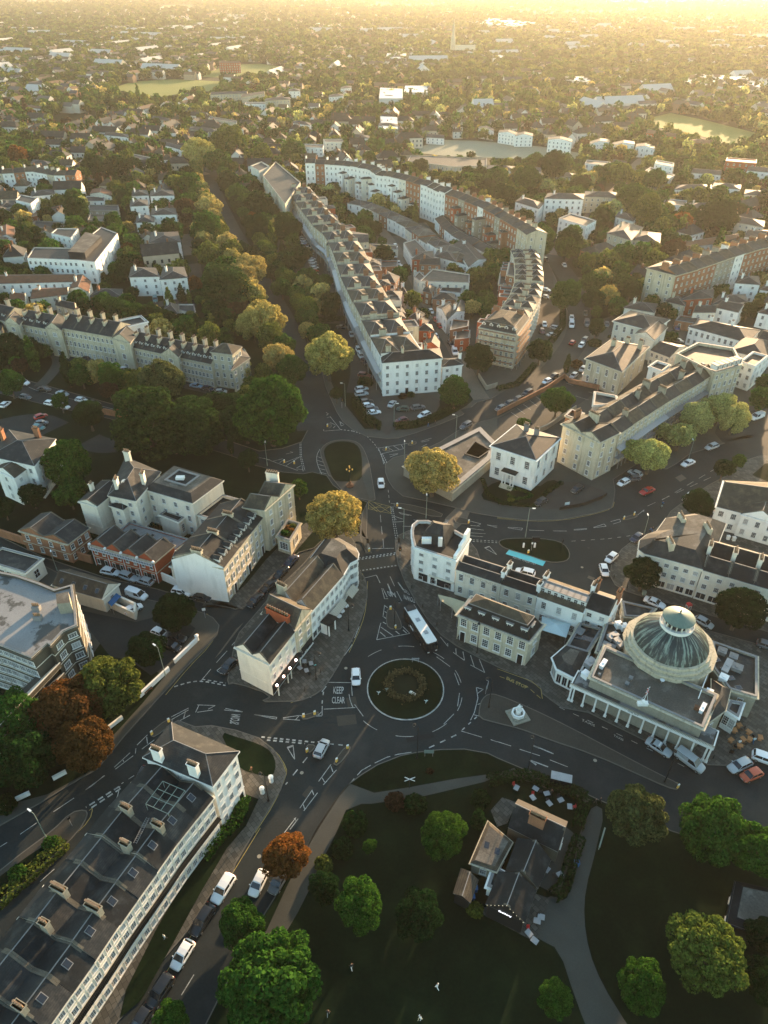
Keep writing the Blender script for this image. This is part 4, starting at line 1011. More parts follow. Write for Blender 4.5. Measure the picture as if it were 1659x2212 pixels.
bld('villa_wing','white gabled wing in front of the villa at the left edge','house',pp('C -30,1480 88,1535 215,1440 100,1395',8.6),8.6,'white','gable1',1.6,'brownslate',rows=3,cols={0:1,1:2})
bld('brick_workshop','orange brick workshop with twin slate gables behind a brick wall','building',pp('F 125,375 425,460 560,358 265,270',6),6,'brick','M1',1.5,'slate',rows=2,cols={0:4,1:3},style='plain')
q=v1[1](.42,.3);m=MB();m.lathe(q.x,q.y,[(1.0,11.9),(1.0,12.3),(.75,12.7),(.1,13.0)],12);m.build('cupola',M['frame'],v1[0])
q4=[v2[1](.28,.35),v2[1](.66,.35),v2[1](.66,.75),v2[1](.28,.75)];m=MB();m.ring(inset(q4,-.5),q4,11.6,12.1,0);m.prism(q4,11.85,11.87,1);q=v2[1](.46,.5);m.box(q.x-1,q.y-.6,11.87,q.x+1,q.y+.6,12.5,2);m.build('light_well',[M['lead'],M['darkslate'],M['frame']],v2[0])  # dark slab in a raised rim, standing in for the well's shaded depth
# mews with four gables
mw,S_,c_,p_=bld('brick_mews','red brick mews houses with four slate gables above garages','building',pp('F 572,462 975,575 1100,470 690,365',6.4),6.4,'redbrick','M1',1.7,'slate',rows=2,cols={0:8,1:0},n=4,style='plain',ww=.8)
gm_=MB();d_=(p_[1]-p_[0]);nn=Vector((d_.y,-d_.x)).normalized()
for k in range(4):
    gd=MB();q0=p_[0]+d_*((k+.12)/4);q1=p_[0]+d_*((k+.88)/4);gd.bar(q0+nn*.03,q1+nn*.03,.1,.1,2.3,0);gd.build('garage_door',M['black'],mw)
for k in range(5):
    q=p_[0]+d_*(k/4)+nn*.12;pm=MB();pm.tube((q.x,q.y,.1),(q.x,q.y,6.2),.07);pp_=pm.build('downpipe',M['lamp'],mw)
    lm=MB();lm.lathe(q.x+nn.x*.15,q.y+nn.y*.15,[(.05,6.15),(.28,6.3),(.34,6.5),(.25,6.75),(.05,6.8)],10);lm.build('globe_lamp',M['lamp'],mw,smooth=True)
bk=MB();bk.bar(p_[0]+nn*.9,p_[1]+nn*.9,.06,5.6,5.68,0);bk.bar(p_[0]+nn*.9,p_[1]+nn*.9,.05,6.4,6.46,0)
for k in range(25):q=p_[0]+d_*(k/24)+nn*.9;bk.box(q.x-.02,q.y-.02,5.68,q.x+.02,q.y+.02,6.42)
bk.build('balcony_rail',M['lamp'],mw)
bs=MB();bs.prism([p_[0],p_[1],p_[1]+nn*.9,p_[0]+nn*.9],5.5,5.6,bottom=True);bs.build('balcony_floor',M['grey'],mw)
bld('flat_roofed_house','long flat-roofed block with rooflights behind the brick mews','building',pp('F 745,385 1105,500 1195,432 820,325',4.4),4.4,'redbrick','flat',par=.25,rows=1,cols={0:0},sky=3,rmat='lead')
bld('house','flat-roofed grey house at the end of the lane beside the blank gable','house',pp('F 1080,600 1190,625 1200,545 1115,510',6),6,'cream','gable1',.9,'darkslate',rows=1,cols={0:0})
bld('cream_workshop','long low cream building with a dark roof and four rooflights by the lane','building',pp('R 560,365 1082,512 1245,362 730,215',4.3),4.3,'cream','gable0',1.9,'brownslate',rows=1,cols={0:0,1:1},sky=4)
bld('flat_roofed_house','cream flat-roofed house with green-framed windows at the left edge','house',pp('R -190,110 268,246 445,95 20,-20',4.6),4.6,'cream','flat',par=.3,rows=1,cols={0:6,1:1},style='plain',ww=1.5)
# --- apartment block
ap=pp('R -260,930 0,1010 330,1140 500,985 535,1005 668,862 812,800 800,640 762,372 580,425 400,350 170,272 -200,200',14)
rt_,S_,c_,p_=bld('apartment_block','five-storey brown brick apartment block with a pale patched flat roof','building',ap,14,'brownbrick','flat',par=.5,rmat='bluefelt',rows=5,cols={0:4,1:5,2:0,3:0,4:1,5:1,6:0,7:3},style='sash',ww=1.5,wh=.5)
bm=MB()
for fl in range(1,6):
    zz=fl*2.76+.1;bm.ring(inset(p_,-.05),inset(p_,.02),zz-.14,zz)
bm.build('floor_band',M['cream'],rt_)
a_,b_=p_[2],p_[3];d_=(b_-a_).normalized();nn=Vector((d_.y,-d_.x));far_=a_-d_*21
for fl in range(1,4):
    bc=MB();z0=fl*2.76
    bc.prism([far_+nn*2.6,b_+nn*1.2,b_,a_,far_],z0-.2,z0,1,bottom=True)
    bc.bar(far_+nn*2.6,b_+nn*1.25,.14,z0,z0+1.05,0);bc.bar(far_+nn*2.6,b_+nn*1.25,.22,z0+1.05,z0+1.15,1);bc.build('access_balcony',[M['brownbrick'],M['cream']],rt_)
wg=MB();wg.prism([far_,a_,a_-nn*1.2,far_-nn*1.2],.1,8.4,0,1);wg.build('rear_wing',[M['brownbrick'],M['flat']],rt_)
for fl in range(3):
    for k in range(6):q=far_+d_*(1.7+k*3.3);f=inst(WF['plain'],'window',rt_,(q.x,q.y,fl*2.76+1),math.atan2(nn.y,nn.x)+math.pi/2,(1.7,1,1.3));inst(PANE,'pane',f)
ph=pp('R 600,575 742,560 720,445 590,470',16.2);mm=MB();mm.prism([q-c_ for q in ph],13.4,16.2,0,1);mm.build('roof_penthouse',[M['greystone'],M['flat']],rt_)
for cx in('R 385,620','R 400,725'):
    q=pp(cx,14)[0]-c_;mm=MB();mm.box(q.x-.7,q.y-.45,13.4,q.x+.7,q.y+.45,14.6);co=mm.build('chimney',M['bluefelt'],rt_)
    for k in range(4):inst(POT,'chimney_pot',co,(q.x-.5+k*.33,q.y,14.6))
# --- white tower block and long terrace, bottom left
tw=pp('K 922,315 1345,492 1500,288 1090,112',12.4)
bld('end_house','tall white hipped end house with two chimneys above the sloping junction','house',tw,12.4,'white','hip',1.7,'slate',rows=4,cols={0:1,1:3,3:2},ch=[(.2,.04,1.6,5,'s','white'),(.74,.04,1.6,6,'s','white')],door=(1,3,2),par=.4)
fac=pp('K 110,2290 390,1895 605,1590 770,1345 940,1112 1100,885 1345,575',10.3)
row('terraced_house','cream terraced house, %s from the lower left corner of the long bottom terrace',fac,10.3,12.2,9,'houses of the long bottom-left terrace',walls=('cream',),roofs=('darkslate','slate'),hj=.3,roof='M0',rise=1.7,rows=4,cols={0:3},ch=None,sky=1,ww=1.0,wh=.62,cop=.06)
# iron verandah along the terrace
m=MB();fv=resample(fac,24)
for a_,b_ in zip(fv,fv[1:]):
    d_=(b_-a_).normalized();nn=Vector((d_.y,-d_.x))
    m.prism([a_+nn*.05,b_+nn*.05,b_+nn*.85,a_+nn*.85],4.85,5.0,1,bottom=True)
    m.bar(a_+nn*.82,b_+nn*.82,.05,5.85,5.92)
    for k in range(7):q=a_.lerp(b_,k/7)+nn*.82;m.box(q.x-.02,q.y-.02,5.0,q.x+.02,q.y+.02,5.86)
vr=m.build('verandah',[M['black'],M['darkslate']],None,(fac[3].x,fac[3].y,0));tag(vr,'black iron verandah running along the long bottom-left terrace','verandah')
# rear outbuildings
bld('rear_extension','white rear extension with a dark flat roof beside the parked navy car','annex',pp('K 882,505 985,560 1040,480 940,425',7),7,'white','flat',par=.3,rows=2,cols={0:1})
bld('rear_extension','white two-step rear extension with stone coping beside the back lane','annex',pp('K 300,1205 430,1250 530,1110 400,1060',6.5),6.5,'white','flat',par=.4,rows=2,cols={0:1})
bld('rear_extension','low rear yard building with clay coping at the lower left','annex',pp('K 30,1490 170,1530 300,1340 170,1290',4),4,'greystone','flat',par=.4,rows=1,cols={0:1})
bld('rear_extension','small dark rear extension between the chimneys and back lane','annex',pp('K 640,850 740,890 800,800 700,760',5),5,'greystone','flat',par=.3,rows=1,cols={0:1})
bld('rear_extension','dark rear extension at the very lower left edge','annex',pp('K -160,1640 10,1700 120,1570 -60,1500',5),5,'greystone','flat',par=.3,rows=1,cols={0:1})

# --- central block: white four-storey building
w4,S_,c_,p_=bld('corner_building','white four-storey corner building with a round end tower and slate attic','building',pp('Q 150,245 425,332 515,190 400,125 235,68 172,68 140,95 132,130 133,180',9.4),9.4,'white','flat',rows=4,par=.7,cols={0:3,1:0,8:1,7:1,6:1},skip=(2,3,4,5),shop=(),rmat='darkslate',wh=.46,ww=1.1)
at_=[q-c_ for q in pp('Q 180,200 352,252 425,140 250,100',8.7)]
m=MB();i1=inset(at_,.9);m.add([(q.x,q.y,8.6)for q in inset(at_,-.1)]+[(q.x,q.y,11.0)for q in i1],[(i,(i+1)%4,4+(i+1)%4,4+i)for i in range(4)])
cq=sum(i1,Vector((0,0)))/4;m.add([(q.x,q.y,11.0)for q in i1]+[(cq.x-1,cq.y+.4,12.2),(cq.x+1,cq.y-.4,12.2)],[(0,1,5,4),(1,2,5),(2,3,4,5),(3,0,4)])
m.build('attic_roof',M['slate'],w4)
q=at_[0].lerp(at_[1],.8);m=MB();m.box(q.x-.45,q.y-.2,8.7,q.x+.45,q.y+.5,11);m.build('attic_door',M['frame'],w4)
q=at_[0].lerp(at_[1],.3);m=MB();m.box(q.x-1.2,q.y-.6,8.7,q.x+.9,q.y+.2,10.2);m.build('roof_plinth',M['white'],w4)
a_,b_=p_[1],p_[2];d_=(b_-a_).normalized();nn=Vector((-d_.y,d_.x));m=MB()
for k,(l0,l1,zt)in enumerate(((0,.35,10.4),(.35,.7,11.2),(.7,1,12.2))):m.bar(a_.lerp(b_,l0)+nn*.35,a_.lerp(b_,l1)+nn*.35,.68,9.3,zt)
m.build('stepped_gable',M['white'],w4)
m=MB();a_,b_=p_[0],p_[1];d_=(b_-a_).normalized();nn=Vector((d_.y,-d_.x))
for l0,l1 in((.12,.34),(.42,.52),(.58,.92)):m.bar(a_.lerp(b_,l0)+nn*.06,a_.lerp(b_,l1)+nn*.06,.1,.5,2.5)
m.build('shop_window',M['glass'],w4);m=MB();m.bar(a_.lerp(b_,.38)+nn*.14,b_+nn*.14,.25,2.55,3.0);m.build('shop_fascia',M['cream'],w4)
# rotunda row
rot=bld('terraced_house','cream pub building with carved lettering on its front wall beside the white corner building','building',pp('Q 425,388 725,485 790,398',7.6),7.6,'cream','M0',1.1,'slate',rows=2,cols={0:4},ch=[(.99,.3,1.5,2,'t','white'),(.99,.85,1.2,2,'t','white')],cornice=.15,gap=.02)
bld('terraced_house','cream house with bowed iron balconies, second in the row behind the mansard building','house',pp('Q 727,487 965,566 1028,480',7.6),7.6,'cream','M0',1.3,'darkslate',rows=2,cols={0:3},ch=[(.99,.2,1.2,3,'t','white'),(.99,.9,1.8,4,'t','white')],cornice=.15,gap=.02)
bld('terraced_house','white house with seven small flat dormers behind the pale blue canopy','house',pp('Q 967,568 1277,678 1340,560',7.6),7.6,'white','gable0',2.0,'brownslate',rows=2,cols={0:3},dorm=[(0,7,.9,1)],ch=[(.99,.9,1.6,4,'t','white')],cornice=.15,gap=.02)
bld('terraced_house','narrow white end house with a chimney above the flat-roofed hall','house',pp('Q 1280,642 1450,700 1520,590',8.0),8.0,'white','gable0',1.8,'darkslate',rows=3,cols={0:2,1:1},ch=[(.97,.8,1.6,2,'t','brick'),(.05,.95,1.4,3,'t','brick')],gap=.02,style='plain')
def wtext(b,base,i,s0,s1,z0,z1,mat,off=.05,par=None,name='sign_lettering',bold=.01):
    rt_,S_,c_,p_=base;a,bq=p_[i],p_[(i+1)%len(p_)];d=(bq-a).normalized();n=Vector((d.y,-d.x));q0=a.lerp(bq,s0)+n*off+c_;q1=a.lerp(bq,s1)+n*off+c_
    o=ptext(b,(q0.x,q0.y,z1),(q1.x,q1.y,z1),(q0.x,q0.y,z0),mat,name,bold=bold)
    o.parent=rt_;o.matrix_parent_inverse=Matrix.Translation((-c_.x,-c_.y,0));return o
# mansard stone building
ms=bld('bank_building','stone building with a dark mansard roof beside the roundabout','building',pp('Q 442,692 912,872 1002,762 532,580',7.2),7.2,'stone','mansard',2.5,'darkslate',rows=2,cols={0:6,1:1},dorm=[(0,5,.75,1),(1,1,.75,1)],wh=.62,ww=1.35,cornice=.35,door=(0,5,0))
# kiosk wing and yards between
bld('cafe_kiosk','glazed white kiosk with a hipped roof at the corner of the colonnade','kiosk',pp('O 137,650 170,730 308,800 405,610 240,560',4.4),4.4,'white','round',1.0,'slate',rows=1,cols={0:1,1:3},shop=(0,1),cornice=.3)
bld('flat_roofed_annex','flat-roofed annex crowded with white rooflights beside the kiosk','annex',pp('O 243,555 405,605 520,420 350,375',4.6),4.6,'greystone','flat',par=.4,rows=1,cols={0:0},sky=5)
# hall with colonnade
hall=pp('O 432,800 1320,1202 1430,945 545,560',7.3)
hb=bld('assembly_hall','flat-roofed stone hall beneath the great dome','building',hall,7.3,'greystone','flat',par=.6,rows=1,cols={0:0,1:0},cornice=.3,rmat='flat')
hr,S_,hc_,p_=hb
cl=pp('O 265,872 1405,1378',4.3)
d_=(cl[1]-cl[0]).normalized();nin=Vector((-d_.y,d_.x));clw=(P('O',432,800,4.3)-cl[0]).dot(nin)
co_=empty('colonnade','white painted colonnade of slim columns along the front of the hall','colonnade',(cl[0].x,cl[0].y))
q=[Vector((0,0)),cl[1]-cl[0],cl[1]-cl[0]+nin*clw,nin*clw]
m=MB();m.prism(q,3.95,4.3,0,1,bottom=True);m.ring(q,inset(q,.22),4.3,4.62,0);m.build('entablature',[M['white'],M['flat']],co_)
iq=inset(q,.5);m=MB();m.add([(iq[0].x,iq[0].y,4.34),(iq[1].x,iq[1].y,4.34),(iq[2].x,iq[2].y,5.1),(iq[3].x,iq[3].y,5.1)],[(0,1,2,3)]);m.build('roof',M['bluefelt'],co_)
m=MB()
Lc=(cl[1]-cl[0]).length
for k in range(110):qq=d_*(Lc*(k+.5)/110)-nin*.02;m.box(qq.x-.04,qq.y-.04,4.62,qq.x+.04,qq.y+.04,4.95)
m.bar(Vector((0,0)),d_*Lc,.2,4.95,5.05);m.build('balustrade',M['greystone'],co_)
cm=MB();cm.box(-.26,-.26,0,.26,.26,.22);cm.lathe(0,0,[(.2,.22),(.17,.4),(.15,3.55),(.2,3.65),(.24,3.75)],12);cm.box(-.24,-.24,3.75,.24,.24,3.95);CM=cm.mesh('column',M['white'])
tt=[0.012,.035,.115,.2,.285,.37,.45,.54,.625,.71,.79,.88,.965,.988]
for t_ in tt:qq=d_*(Lc*t_)+nin*.35;inst(CM,'column',co_,(qq.x,qq.y,.12),math.atan2(d_.y,d_.x))
FOOT.append([v+cl[0]for v in q])
wtext('THE IVY',(hr,None,hc_,[v-hc_ for v in(cl[0],cl[1],cl[1],cl[0])]),0,.42,.50,4.28,4.60,'black',.03)
# drum and dome
dc=Vector((53.63,92.2));dr=empty('domed_rotunda','great streaked copper dome with a lantern on a stone drum','dome',(dc.x,dc.y))
m=MB()
n16=14
def pol(r,n=n16,o=.1):return[Vector((r*math.cos(6.28318*i/n+o),r*math.sin(6.28318*i/n+o)))for i in range(n)]
m.prism(pol(8.1),.1,7.75);m.ring(pol(8.5),pol(7.2),7.75,8.1);m.prism(pol(7.75),8.1,8.75);m.ring(pol(8.0),pol(7.1),8.75,8.95);m.prism(pol(7.35),8.95,9.5);m.build('drum',M['stone'],dr)
m=MB();prof=[]
for k in range(15):
    r_=6.8-(6.8-2.6)*k/14;prof.append((r_,9.35+math.sqrt(7.3**2-r_*r_)-math.sqrt(7.3**2-6.8**2)))
m.lathe(0,0,prof,56);m.build('dome',M['dome'],dr,smooth=False)
m=MB()
for k in range(28):
    a=6.28318*k/28
    for(r0,z0),(r1,z1)in zip(prof[:-1:2],prof[2::2]):m.tube((r0*math.cos(a),r0*math.sin(a),z0),(r1*math.cos(a),r1*math.sin(a),z1),.05,n=4)
m.build('dome_rib',M['dome'],dr)
m=MB();m.ring(pol(8.25),pol(7.8),4.5,4.8);m.build('drum_moulding',M['greystone'],dr)
m=MB();m.lathe(0,0,[(2.8,13.0),(3.0,13.5),(3.0,13.75),(2.4,13.8)],32);m.ring(circ(Vector((0,0)),3.03,24),circ(Vector((0,0)),2.95,24),13.75,14.1);ln=m.build('lantern',M['white'],dr)
m=MB();m.cyl(0,0,2.0,13.8,15.4,24);m.build('lantern_glass',M['glass'],ln)
pm=MB();pm.box(-.13,-.1,0,.13,.1,1.6);pmm=pm.mesh('lantern_pier',M['cream'])
for k in range(16):a=6.28318*k/16;inst(pmm,'lantern_pier',ln,(2.3*math.cos(a),2.3*math.sin(a),13.8),a)
m=MB();m.lathe(0,0,[(2.85,15.35),(2.9,15.45),(2.0,15.85),(1.0,16.2),(.12,16.45),(.12,16.8)],32);m.build('lantern_roof',M['verdigris'],dr)
m=MB()
for k in range(24):a=6.28318*k/24;m.tube((2.85*math.cos(a),2.85*math.sin(a),15.47),(.1*math.cos(a),.1*math.sin(a),16.45),.035,n=4)
m.lathe(0,0,[(.1,16.7),(.22,16.85),(.1,17.1),(.03,17.5)],8);m.build('roof_seam',M['verdigris'],dr)
FOOT.append([v+dc for v in pol(8.4)])
bld('flat_roofed_annex','flat-roofed annex with glazed lanterns and ducts to the right of the dome','annex',pp('O 1400,720 1530,895 1750,960 1750,640 1400,520',6.0),6.0,'greystone','flat',par=.4,rows=1,cols={0:0},sky=4)
bld('flat_roofed_annex','low felt-roofed annex with kitchen ducts to the left of the dome','annex',pp('O 480,600 710,640 760,470 690,380 560,370',5.6),5.6,'greystone','flat',par=.3,rows=1,cols={0:0},sky=1)
bld('flat_roofed_annex','low pale slab-roofed annex behind the dome beside the street','annex',pp('O 700,320 880,330 940,260 680,200',3.5),3.5,'greystone','flat',par=.3,rows=1,cols={0:0})
bld('service_block','small white rendered service block at the end of the hall','annex',pp('O 1505,1060 1600,1120 1640,1010 1540,990',5.0),5.0,'white','flat',par=.3,rows=1,cols={0:2})
bld('end_pavilion','slate-roofed corner pavilion at the right end of the hall','annex',pp('O 1320,1190 1490,1060 1530,900 1400,830 1400,960',6.4),6.4,'greystone','round',1.1,'slate',rows=1,cols={0:1,1:1})
# --- villa with portico and its neighbours
vi=bld('villa','grand white stucco villa with a columned portico and slate hipped roof','house',pp('G 1064,962 1157,992 1207,946',10),10,'white','hip',1.9,'slate',rows=2,cols={0:3,1:3},ch=[(.35,.75,1.2,4,'s','lead'),(.62,.7,1.2,4,'s','lead')],cornice=.4,ww=1.35,wh=.5)
vr_,S_,c_,p_=vi
d_=(p_[1]-p_[0]).normalized();nn=Vector((d_.y,-d_.x));mid=p_[0].lerp(p_[1],.5)
m=MB();m.prism([mid-d_*1.9,mid-d_*1.9+nn*1.9,mid+d_*1.9+nn*1.9,mid+d_*1.9],4.0,4.5,bottom=True);m.prism([mid-d_*2.1,mid-d_*2.1+nn*2.1,mid+d_*2.1+nn*2.1,mid+d_*2.1],4.5,4.65,1,bottom=True);po=m.build('portico',[M['white'],M['darkslate']],vr_)
for t_ in(-1.6,-.75,.75,1.6):qq=mid+d_*t_+nn*1.65;inst(CM,'column',po,(qq.x,qq.y,.1),math.atan2(d_.y,d_.x),(1,1,.99))
for k in range(4):
    m=MB();a=mid+nn*(1.9+.35*k);m.bar(a-d_*1.8,a+d_*1.8,.4,.1,.75-.17*k);m.build('step',M['stone'],vr_)
st_=MB()
for e_ in(0,1):
    a,b=p_[e_],p_[e_+1];dd=(b-a).normalized();n2=Vector((dd.y,-dd.x));L_=(b-a).length
    for t_ in(.01,.07,.33,.36,.64,.67,.93,.99):qq=a.lerp(b,t_)+n2*.1;st_=MB();st_.bar(qq-dd*.22,qq+dd*.22,.2,4.7 if e_==0 else 3.9,9.3);st_.build('pilaster',M['white'],vr_)
fl4=bld('glass_roofed_gallery','low dark flat-roofed building edged by a white glazed strip round a sunken court','building',pp('G 872,1006 978,1061 1062,990 1074,960 1037,923',3.4),3.4,'greystone','flat',par=.2,rows=1,cols={0:0,1:0},rmat='flat')
g_,S_,c_,p_=fl4
m=MB();m.ring(p_,inset(p_,1.5),3.45,3.6);m.build('glazed_edge',M['lead'],g_)
ct=[q-c_ for q in pp('D 1460,1385 1540,1410 1610,1360 1520,1310',3.4)];m=MB();m.prism(ct,3.22,3.25);m.ring(inset(ct,-.3),ct,3.2,3.6);m.build('sunken_court',M['black'],g_)
# --- long stone terrace on the right
bld('end_house','stone corner house with a blank weathered side wall beside the white villa','house',pp('E 405,1152 628,1262 745,1205',12.3),12.3,'stone','M1',1.4,'darkslate',rows=4,cols={0:3,1:2},ch=[(.35,.9,3,6,'s'),(.05,.6,2,4,'t','brick')],cornice=.35)
row('terraced_house','stone terraced house with a balcony canopy, %s from the villa end of the right-hand terrace',pp('E 748,1210 905,1105 1035,1018 1180,935 1335,842',11),11,11,8,'houses of the right-hand stone terrace',walls=('stone',),roofs=('slate','brownslate'),roof='M0',rise=1.8,rows=4,cols={0:3},ch=None,party=True)
bld('end_house','large flat-roofed stone building with roof vents at the far end of the right-hand terrace','building',pp('E 1338,838 1502,790 1450,690 1230,655 1100,722',13),13,'stone','flat',par=.9,rows=4,cols={0:5,4:0,3:0},sky=3,dorm=[(0,6,.3,1)])
m=MB();cv=resample(pp('E 748,1210 1035,1018 1335,842',11),8)
for k,(a,b)in enumerate(zip(cv,cv[1:])):
    d_=(b-a).normalized();nn=Vector((d_.y,-d_.x));m=MB()
    m.add([(*(nn*.05),6.5),(*(b-a+nn*.05),6.5),(*(b-a+nn*1.6),5.9),(*(nn*1.6),5.9)],[(0,3,2,1)]);m.prism([nn*.05,b-a+nn*.05,b-a+nn*1.5,nn*1.5],3.2,3.35,bottom=True)
    for t_ in(0.05,.35,.65,.95):q=(b-a)*t_+nn*1.5;m.box(q.x-.05,q.y-.05,.1,q.x+.05,q.y+.05,5.9)
    m.bar(nn*1.5,b-a+nn*1.5,.05,4.2,4.28)
    o=m.build('balcony_canopy',M['lead' if k>3 else 'grey'],None,(0,0,0));o.location=(a.x,a.y,0);tag(o,'grey balcony canopy on posts, '+nth(k)+' from the villa end of the right-hand terrace','balcony','balcony canopies of the right-hand terrace')
bld('rear_block','cream stuccoed rear block with a sunken flat roof behind the right-hand terrace','annex',pp('E 588,1040 740,1030 730,980 600,955',11.5),11.5,'cream','flat',rows=3,cols={0:1})
bld('rear_block','brick-walled rear block near the villa end of the right-hand terrace','annex',pp('E 420,1100 500,1130 530,1085 455,1065',11),11,'brick','flat',rows=3,cols={0:1})
bld('rear_block','small white rear block with a dark flat roof behind the right-hand terrace','annex',pp('E 930,800 1010,830 1060,790 980,765',9),9,'white','flat',rows=2,cols={0:1})
bld('villa','stone villa with an iron verandah and glass conservatory by the car park','house',pp('E 548,752 762,830 922,680 700,640',9),9,'stone','hip',2.2,'slate',rows=2,cols={0:4,1:3},ch=[(.3,.6,1.4,4,'s'),(.55,.8,1.4,4,'s'),(.9,.8,1.4,4,'s')],cornice=.4)
bld('conservatory','white glazed lean-to conservatory on the stone villa','conservatory',pp('E 528,845 640,880 660,855 545,822',3.4),3.4,'frame','gable0',.5,'lead',rows=1,cols={0:7},shop=(0,))
bld('villa','grey stone villa with a hipped slate roof behind the conservatory villa','house',pp('E 718,522 952,582 1048,515 820,458',8.5),8.5,'cream','hip',2.0,'slate',rows=2,cols={0:5,1:2},cornice=.4)
bld('villa_wing','gabled rear wing of the grey stone villa','house',pp('E 850,600 960,640 1040,560 930,530',8),8,'cream','gable1',1.6,'slate',rows=2,cols={0:1,1:1})
bld('white_house','long white hipped house with a recessed centre on the right','house',pp('E 1178,558 1535,655 1605,580 1240,515',7),7,'white','hip',2,'slate',rows=2,cols={0:10},ch=[(.25,.6,.8,2,'s'),(.6,.6,.8,2,'s')])
bld('white_house','cream cottage with an arched wall behind the right-hand terrace','house',pp('E 940,700 1060,745 1160,680 1040,650',5.5),5.5,'cream','gable0',1.6,'slate',rows=2,cols={0:4})
bld('white_house','white house with a sunlit hipped roof at the right edge','house',pp('E 1435,705 1640,755 1720,655 1520,620',7.5),7.5,'white','hip',2,'slate',rows=2,cols={0:5})
bld('white_house','white modernist flats below the sunlit hipped roof','house',pp('E 1490,770 1580,800 1660,735 1570,710',9),9,'white','flat',rows=3,cols={0:2,1:3})
bld('white_house','white gabled house cut by the right edge','house',pp('E 1590,640 1720,680 1780,600 1640,590',8),8,'white','gable0',2,'slate',rows=2)
# --- right lower block
bld('curved_building','cream curved corner building with a lead-topped slate roof','building',pp('J 872,478 905,503 1080,547 1258,597 1345,450 1395,322 1205,265 1040,290 985,368 925,390 880,425',8.6),8.6,'cream','round',2.2,'slate',rows=3,cols={1:3,2:3,10:1,0:1},shop=(1,2),ch=[],wh=.48)
for k,(x,y)in enumerate(((1062,440),(1130,290),(1290,350))):
    q=P('J',x,y,11);m=MB();m.box(-.5,-1.4,0,.5,1.4,3.0);o=m.build('chimney_stack',M['stone'],None);o.location=(q.x,q.y,8.7);tag(o,'stone chimney stack '+('in front' if k==0 else('at the left' if k==1 else 'at the right'))+' on the curved cream building','chimney')
    for j in range(5):inst(POT,'chimney_pot',o,(0,-1.1+.55*j,3.0))
rr_=pp('J 1262,600 1900,790',8.6)
row('terraced_house','cream shop house with a firewall, %s to the right of the curved corner building',rr_,8.6,11,4,'cream shop houses beside the curved building',walls=('cream',),roofs=('darkslate',),roof='M0',rise=1.8,rows=3,cols={0:2},ch=[(.02,.5,2.2,5,'t')],shop=(0,),wh=.48)
bld('white_hall','large white building with a mossy slate roof at the right edge','building',pp('J 1345,215 1900,352 2010,90 1390,60',6.6),6.6,'white','gable0',3.4,'brownslate',rows=2,cols={0:7},ww=1.2)
bld('gabled_bay','white projecting gable of the large white building','building',pp('J 1500,262 1720,325 1740,262 1520,205',6.6),6.6,'white','gable1',2.3,'brownslate',rows=2,cols={0:3})
# --- white building at the foot of the crescent
bld('white_house','broad white four-storey house with a small porch facing the forecourt','house',pp('D 932,805 1308,775 1290,715 922,742',12),12,'white','hip',1.5,'darkslate',rows=4,cols={0:6,3:3},ch=[(.12,.8,1.6,4,'s','stone'),(.35,.5,1.6,4,'t','stone'),(.75,.7,1.6,4,'t','stone')],door=(0,6,2),wh=.5)
bld('white_house','lower white annex with a dark roof beside the broad white house','house',pp('D 1312,830 1438,815 1424,775 1308,785',8),8,'white','hip',.9,'darkslate',rows=3,cols={0:2},ch=[(.95,.8,.9,3,'s','white')])
# promenade terrace (R2): front faces the avenue on its left
r2=pp('A 1212,800 1280,895 1345,985 D 560,-15 600,60 640,150 D 660,235 705,330 740,410 790,500 830,590 880,680 925,760',12.5)
row('terraced_house','stone terraced house with paired pyramid roofs, %s from the far end of the long promenade',r2,12.5,13.5,15,'houses of the long promenade',walls={None:'stone',14:'white'},roofs=('slate','slate','brownslate'),hj=1.0,roof='pyr2',rise=2.1,rows=4,cols={0:3,2:3},chx=.2,ch=[(.02,.3,2.4,6,'t','stone'),(.02,.75,2.0,6,'t','brick')])
m=MB();rv=resample(r2,60)
for k in range(18):
    a=resample(r2,18)[k];b=resample(r2,18)[k+1];d_=(b-a).normalized();nn=Vector((d_.y,-d_.x));m=MB()
    m.add([(*(nn*.05),6.9),(*(b-a+nn*.05),6.9),(*(b-a+nn*1.7),6.2),(*(nn*1.7),6.2)],[(0,3,2,1)]);m.prism([nn*.05,b-a+nn*.05,b-a+nn*1.6,nn*1.6],3.4,3.6,bottom=True)
    for t_ in(.05,.5,.95):q=(b-a)*t_+nn*1.55;m.box(q.x-.06,q.y-.06,.1,q.x+.06,q.y+.06,6.25)
    o=m.build('balcony_canopy',M['grey' if k%3 else 'lead']);o.location=(a.x,a.y,0);tag(o,'grey balcony canopy, '+nth(k)+' from the far end of the long promenade','balcony','balcony canopies of the promenade')
